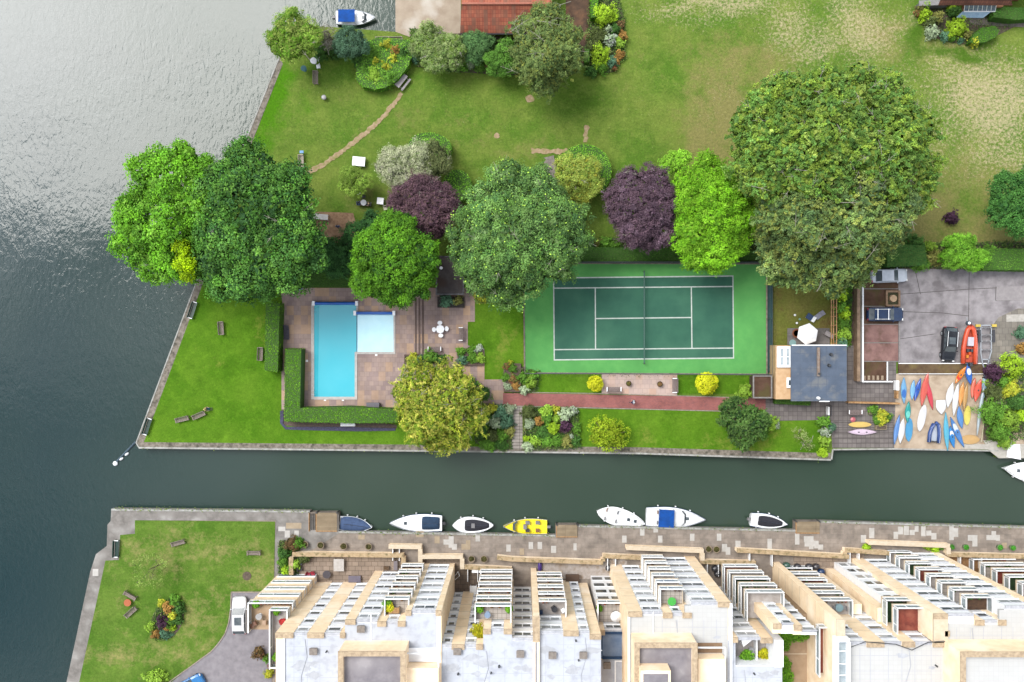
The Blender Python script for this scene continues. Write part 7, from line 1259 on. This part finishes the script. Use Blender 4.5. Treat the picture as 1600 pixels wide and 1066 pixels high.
t = thing('tender', 'white square ended tender dinghy in the middle of the canoe beach', 'dinghy', group=None); loft(1.85, 1.35, 'bow', [(.0001, 0, 0), (.8, .03, 0), (1, .35, 0), (.9, .38, 0), (.0001, .42, 0)]).build('hull', paint('hull_245_245_246', (0,0,0)), t); s = MB(); s.box(-.5, .5, -.03, .03, .41, .45); s.build('keel', WHITE, t); put(t, 1468.5, 636, -88, .07)
def rib(label, px, py, L_, W_, ang, c, c2, cat='inflatable boat', motor=True, floor=(120,120,130), z=.07):
    t = thing('inflatable_boat', label, cat); m_ = paint('tube_%d_%d_%d' % c, A(c, .5), .45); r = W_*.14; s = MB(); xs = [(-L_/2, W_/2-r), (-L_*.1, W_/2-r), (L_*.15, W_*.42-r), (L_*.34, W_*.25-r*.5), (L_/2-r*1.4, W_*.04)]
    pts = [(a, b, r+.12+max(0, a)/L_*.35) for a, b in xs]; s.tube(pts+[(L_/2-r, 0, r+.3)]+[(a, -b, c_) for a, b, c_ in pts[::-1]], [r]*len(pts)+[r*.8]+[r]*len(pts), 10); s.build('tube', m_, t, smooth=True)
    s = MB(); s.prism([(-L_/2+.2, -W_/2+r), (L_*.15, -W_*.42+r), (L_*.42, 0), (L_*.15, W_*.42-r), (-L_/2+.2, W_/2-r)], .1, .2); s.build('floor', paint('rfloor_%d_%d_%d' % floor, A(floor), .6), t); s = MB(); s.box(-L_/2+.1, -L_/2+.18, -W_/2+r*1.5, W_/2-r*1.5, .1, .6); s.build('transom', paint('transom', A(c2)), t)
    s = MB(); s.tube([(a, b+r*.2, c_+r*.85) for a, b, c_ in pts[:4]], .03, 5); s.tube([(a, -b-r*.2, c_+r*.85) for a, b, c_ in pts[:4]], .03, 5); s.build('grab_rope', WHITE, t)
    if motor:
        s = MB(); s.box(-.3, .85, -.38, .38, .5, .75); s.build('console_seat', paint('rib_white', A((228,222,232))), t)
        for i, (x, y, m2) in enumerate([(-.9,.25,BLK),(-.9,-.25,BLK),(-1.3,0,paint('or2',A((235,90,20)))),(-1.7,.3,paint('or3',A((240,150,40))))]): s = MB(); s.box(x-.2, x+.2, y-.16, y+.16, .2, .6); s.build('seat', m2, t)
        s = MB(); s.box(-L_/2-.3, -L_/2+.08, -.18, .18, .5, 1.0); s.build('outboard_motor', BLK, t)
    return put(t, px, py, ang, z)
rib('orange rescue inflatable boat on the car park beside the trailer', 1512.5, 537, 5.3, 2.2, 88, (240,92,52), (60,60,60), z=.35, floor=(225,90,60))
rib('navy blue and white inflatable dinghy on the canoe beach', 1458.5, 674, 2.9, 1.75, 84, (60,92,160), (230,230,235), motor=False, floor=(200,210,225))
# ---- trailer
t = thing('boat_trailer', 'galvanised steel boat trailer with yellow ends beside the orange inflatable', 'trailer', P(1538, 548)); s = MB(); q = .55
fr = [((1528.5,508),(1528.5,552)),((1528.5,552),(1531,566)),((1531,566),(1535,580)),((1544.5,508),(1545,515)),((1545,515),(1545,549)),((1545,549),(1541,562)),((1541,562),(1536.5,590)),((1528.5,508.5),(1545,508.5)),((1528.5,533),(1545,533)),((1529,546.5),(1545,546.5)),((1530.5,561.5),(1541.5,561.5)),((1528.5,512),(1545,512)),((1528.5,523.5),(1545,523.5))]
for a, c in fr: s.bar((*P(*a)[:2], q), (*P(*c)[:2], q), .13, .1)
s.build('frame', STEEL, t)
for x in (1526, 1548.3):
    for y in (520, 530): s = MB(); s.cyl((X(x)-.12, Y(y), .33), .33, .33, .24, 14, axis='x'); o = s.build('wheel', RUBBER, t); s = MB(); s.cyl((X(x)-.125, Y(y), .33), .16, .16, .25, 10, axis='x'); s.build('rim', STEEL, o)
    s = MB(); s.box(X(x)-.16, X(x)+.16, Y(535), Y(515.5), .68, .74); s.build('mudguard', BLK, t)
for x in (1524, 1549): s = MB(); s.box(X(x)-.3, X(x)+.3, Y(511), Y(507), .5, .75); s.build('light_board', paint('yellowboard', A((240,210,90))), t)
for y in (512, 523.5, 533, 546.5):
    for x in (1533.5, 1539.5): s = MB(); s.cyl((X(x)-.2, Y(y), .72), .07, .07, .4, 8, axis='x'); s.build('roller', GREYS, t)
s = MB(); s.cyl((X(1535.5), Y(590), 0), .12, .12, .5, 8); s.build('jockey_wheel', RUBBER, t)
t = thing('life_ring_stand', 'grey outboard stand with a round white dial above the orange inflatable', 'stand', P(1511.5, 505)); s = MB(); s.cyl((X(1511.5), Y(505), 0), .3, .3, .5, 12); s.cyl((X(1511.5), Y(505), .5), .18, .18, .05, 12, k=1); s.build('drum', [paint('slate2', A((80,100,112))), WHITE], t); s = MB(); s.tube([P(1511,502,.3), P(1510.5,496,.3)], .04, 5); s.build('handle', STEEL, t)

# ---------------------------------------------------------------- cars
def car(label, px, py, ang, L_, W_, Hh, c, roofc=None, rack=False, suv=False, sunroof=False, z=.07, group='parked cars'):
    nmc = 'carpaint_%d_%d_%d' % c; pm = paint(nmc, A(c, .5), .2); t = thing('parked_car', label, 'car', (0, 0, 0), group)
    prof = [(-.5, .62, .55), (-.492, .76, .72), (-.47, .89, .84), (-.43, .96, .92 if suv else .90), (-.30, 1.0, .98 if suv else .93), (0, 1.0, .96), (.20, 1.0, .95), (.34, .98, .89), (.42, .93, .81), (.465, .84, .73), (.49, .70, .63), (.5, .55, .52)]
    s = MB(); k = 10; rows = []
    for fx, fw, fz in prof:
        w_ = W_/2*fw; h_ = fz
        rows += [(fx*L_, a*w_, b) for a, b in ((-.85, .22), (-.98, .35), (-1.0, h_*.62), (-.95, h_*.93), (-.7, h_*1.0), (.7, h_*1.0), (.95, h_*.93), (1.0, h_*.62), (.98, .35), (.85, .22))]
    s.add(rows, [(i*k+j, i*k+(j+1) % k, (i+1)*k+(j+1) % k, (i+1)*k+j) for i in range(len(prof)-1) for j in range(k)]+[tuple(range(k-1, -1, -1)), tuple(range((len(prof)-1)*k, len(prof)*k))]); s.build('body', pm, t, smooth=False)
    rb, rt0, rt1, fb = (-.47 if suv else -.40), (-.36 if suv else -.26), .06, .22; wb, wt = W_*.46, W_*.385; zt = Hh-.14
    b0, b1, r0, r1 = rb*L_, fb*L_, rt0*L_, rt1*L_; s = MB()
    s.add([(b0,-wb*.92,.93),(b1,-wb*.92,.93),(b1,wb*.92,.93),(b0,wb*.92,.93),(r0,-wt,zt),(r1,-wt,zt),(r1,wt,zt),(r0,wt,zt)], [(4,5,6,7),(0,1,5,4),(1,2,6,5),(2,3,7,6),(3,0,4,7)]); gh = s.build('windows', GLASS, t)
    s = MB(); n = 8; rr = []
    for i in range(n+1):
        u = i/n; x = r0-.02+(r1-r0+.04)*u; 
        for j in range(7): v_ = j/3-1; rr.append((x, v_*(wt+.03), Hh-.04*abs(v_)**2-.05*abs(2*u-1)**3))
    s.add(rr, [(i*7+j, (i+1)*7+j, (i+1)*7+j+1, i*7+j+1) for i in range(n) for j in range(6)]); rf = s.build('roof', roofc or pm, t, smooth=True)
    s = MB()
    for sy in (-1, 1):
        s.tube([(b0+.02, sy*wb*.9, .95), (r0, sy*wt, zt+.02)], .04, 4); s.tube([(r1, sy*wt, zt+.02), (b1-.02, sy*wb*.9, .95)], .04, 4); s.tube([((r0+r1)/2-.1, sy*(wt+.01), zt), ((r0+r1)/2-.1, sy*wb*.93, .95)], .035, 4)
    s.build('pillar', pm, t)
    if sunroof: s = MB(); s.box(r0+.75, r1-.3, -wt*.6, wt*.6, Hh-.02, Hh+.012); s.build('sunroof', GLASS, rf)
    if rack:
        s = MB()
        for sy in (-1, 1): s.tube([(r0, sy*wt*.9, Hh+.08), (r1, sy*wt*.9, Hh+.08)], .03, 5)
        if rack > 1: 
            for x in (r0+.35, r1-.25): s.box(x-.05, x+.05, -wt, wt, Hh+.09, Hh+.13)
        s.build('roof_rack', WHITE, rf)
    for sx in (-.30, .31):
        for sy in (-1, 1): s = MB(); s.cyl((sx*L_, sy*(W_/2-.11)-.11, .32), .32, .32, .22, 16, axis='y'); w_ = s.build('wheel', RUBBER, t); s = MB(); s.cyl((sx*L_, sy*(W_/2-.11)-.115, .32), .2, .2, .23, 12, axis='y'); s.build('rim', STEEL, w_)
    for sy in (-1, 1):
        s = MB(); s.ell((fb*L_-.15, sy*(W_/2+.04), .98), (.09, .12, .08), 8, 6); s.build('mirror', pm, t); s = MB(); s.box(.455*L_, .485*L_, sy*W_*.36-.14, sy*W_*.36+.14, .60, .74); s.build('headlight', mat('lamp_glass', (.6,.6,.58), rough=.1), t)
        s = MB(); s.box(-.492*L_, -.478*L_, sy*W_*.36-.13, sy*W_*.36+.13, .60, .76); s.build('tail_light', paint('tail_red', (.35,.02,.02)), t)
    return put(t, px, py, ang, z)
car('silver blue saloon car parked at the top of the brown parking bays', 1386.5, 431.5, 2, 4.75, 1.8, 1.42, (222,230,242), z=.14)
car('dark navy estate car with a white roof rack in the brown parking bays', 1380, 491.5, 0, 4.75, 1.85, 1.5, (28,58,98), rack=2, suv=True, z=.14)
car('black estate car with roof rails in the middle of the car park', 1479, 538, -94, 4.6, 1.85, 1.5, (20,26,36), rack=1, suv=True, sunroof=True)
car('white hatchback with a dark sunroof on the drive at the lower left', 377, 959.5, 91, 4.9, 1.95, 1.48, (242,243,246), suv=True, sunroof=True, z=.08)
car('light blue car entering the drive at the bottom edge', 296, 1070, 28, 4.6, 1.85, 1.45, (60,140,210), z=.08)

# ---------------------------------------------------------------- people
SKIN = mat('skin', (.42, .27, .19), (.36, .22, .15), sc1=4, rough=.6, coord='obj')
def skinned(name, m_, verts, edges, parent, sub=1):
    me = bpy.data.meshes.new(name); me.from_pydata([v[:3] for v in verts], edges, []); me.materials.append(m_); o = bpy.data.objects.new(name, me); col.objects.link(o)
    if parent is not None: o.parent = parent
    OFF[o.name] = Vector((0, 0, 0)); md = o.modifiers.new('skin', 'SKIN'); md.use_smooth_shade = True
    for i, v in enumerate(verts): sv = me.skin_vertices[0].data[i]; sv.radius = (v[3], v[4] if len(v) > 4 else v[3]); sv.use_root = (i == 0)
    sb = o.modifiers.new('sub', 'SUBSURF'); sb.levels = sb.render_levels = sub; return o
def person(label, px, py, ang, pose, shirt, trousers, hairc, z=0, group='people'):
    """x forward. pose: stand / walk / sit"""
    t = thing('person', label, 'person', (0, 0, 0), group)
    if pose == 'sit': hip, kn, an, toe = .52, [(.42, .52), (.44, .52)], [(.45, .08), (.5, .08)], .2
    elif pose == 'walk': hip, kn, an, toe = .92, [(.2, .52), (-.02, .5)], [(.26, .09), (-.32, .14)], .17
    else: hip, kn, an, toe = .94, [(.03, .5), (.02, .5)], [(0, .08), (0, .08)], .17
    dz = hip-.94; V = [(0, 0, .98+dz, .13, .15), (0, 0, 1.15+dz, .11, .14), (.01, 0, 1.34+dz, .12, .16), (0, 0, 1.47+dz, .07, .08), (.01, 0, 1.54+dz, .055), (.03, 0, 1.62+dz, .085, .075), (.02, 0, 1.70+dz, .095, .08), (.01, 0, 1.76+dz, .06)]
    E = [(i, i+1) for i in range(7)]
    for s_, i in ((1, 0), (-1, 1)):
        b = len(V); kx, kz = kn[i]; ax, az = an[i]
        V += [(0, s_*.09, hip, .085), (kx, s_*.11, kz, .06), ((kx+ax)/2, s_*.11, (kz+az)/2+.03, .052), (ax, s_*.11, az, .036), (ax+toe, s_*.12, az-.04, .033)]; E += [(0, b), (b, b+1), (b+1, b+2), (b+2, b+3), (b+3, b+4)]
        b = len(V); f = {'sit': (.3, -.22), 'walk': (.2*(-1 if i == 0 else 1), 0), 'stand': (.1, 0)}[pose]
        ex, ez = f[0]*.35, 1.13+dz; hx, hz = f[0]+.04, .9+dz+(.14 if pose == 'sit' else .02)
        V += [(0, s_*.19, 1.42+dz, .055), (ex, s_*.25, ez, .042), (hx, s_*.24, hz, .028), (hx+.04, s_*.24, hz-.07, .03, .018)]; E += [(2, b), (b, b+1), (b+1, b+2), (b+2, b+3)]
        for q in range(4): n_ = len(V); y = s_*(.215+.018*q); V += [(hx+.055, y, hz-.12, .009), (hx+.075, y, hz-.165+.008*abs(q-1.5), .008)]; E += [(b+3, n_), (n_, n_+1)]
        n_ = len(V); V += [(hx+.07, s_*.20, hz-.07, .010), (hx+.09, s_*.19, hz-.11, .008)]; E += [(b+2, n_), (n_, n_+1)]
    skinned('body', SKIN, V, E, t)
    T_ = [(0, 0, .98+dz, .14, .165), (0, 0, 1.15+dz, .125, .155), (.01, 0, 1.36+dz, .13, .175), (0, 0, 1.45+dz, .08, .1)]; TE = [(0, 1), (1, 2), (2, 3)]
    for s_, i in ((1, 0), (-1, 1)): b = len(T_); f = {'sit': .3, 'walk': .2*(-1 if i == 0 else 1), 'stand': .1}[pose]; T_ += [(0, s_*.2, 1.42+dz, .07), (f*.2, s_*.235, 1.24+dz, .058)]; TE += [(2, b), (b, b+1)]
    skinned('shirt', shirt, T_, TE, t)
    T_ = [(0, 0, hip+.06, .145, .165)]; TE = []
    for s_, i in ((1, 0), (-1, 1)): b = len(T_); T_ += [(.02, s_*.095, hip-.02, .098), (kn[i][0], s_*.11, kn[i][1], .075), ((kn[i][0]+an[i][0]*2)/3, s_*.11, (kn[i][1]+an[i][1]*2)/3+.03, .06)]; TE += [(0, b), (b, b+1), (b+1, b+2)]
    skinned('trousers', trousers, T_, TE, t)
    s = MB(); s.ell((-.005, 0, 1.69+dz), (.118, .098, .125), 14, 6, zmin=-.25); s.build('hair', hairc, t, smooth=True)
    for sy in (-1, 1): s = MB(); s.ell((.112, sy*.034, 1.655+dz), (.012, .014, .01), 6, 4); s.build('eye', DARK, t); s = MB(); s.ell((.02, sy*.092, 1.64+dz), (.025, .012, .034), 6, 4); s.build('ear', SKIN, t)
    s = MB(); s.ell((.122, 0, 1.62+dz), (.025, .015, .028), 6, 4); s.build('nose', SKIN, t); s = MB(); s.ell((.108, 0, 1.58+dz), (.012, .026, .007), 6, 4); s.build('mouth', paint('lips', (.3,.1,.09)), t)
    for i, s_ in ((0, 1), (1, -1)): s = MB(); s.ell((an[i][0]+.09, s_*.12, an[i][1]-.03), (.15, .055, .055), 10, 6); s.build('shoe', BLK, t, smooth=True)
    return put(t, px, py, ang, z)
HB = flat('dark_hair', (.03, .02, .015), .6); HT = flat('fair_hair', (.45, .33, .15), .6)
person('person in pale top and teal blue trousers sitting at the end of a lawn bench', 324.5, 638.5, -5, 'sit', mat('cloth_cream', A((236,214,140)), sc1=4), mat('cloth_teal', A((10,90,130)), sc1=4), HT)
person('person in a blue shirt sitting left of the round meadow table', 563, 319, 10, 'sit', mat('cloth_blue', A((60,110,170)), sc1=4), NAV, HB)
person('person in grey with bare forearms sitting right of the round meadow table', 578.5, 320.5, 170, 'sit', mat('cloth_grey', A((110,100,110)), sc1=4), BLK, HT)
person('person in a blue top standing on the woodchip patch', 530.5, 355, -80, 'stand', mat('cloth_lblue', A((90,130,180)), sc1=4), NAV, HB)
person('person in a white top walking along the red brick path', 988.3, 627.5, 175, 'walk', mat('cloth_white', A((215,230,245)), sc1=4), mat('cloth_dnavy', A((40,50,100)), sc1=4), flat('grey_hair', (.4,.42,.45), .6), z=.06)
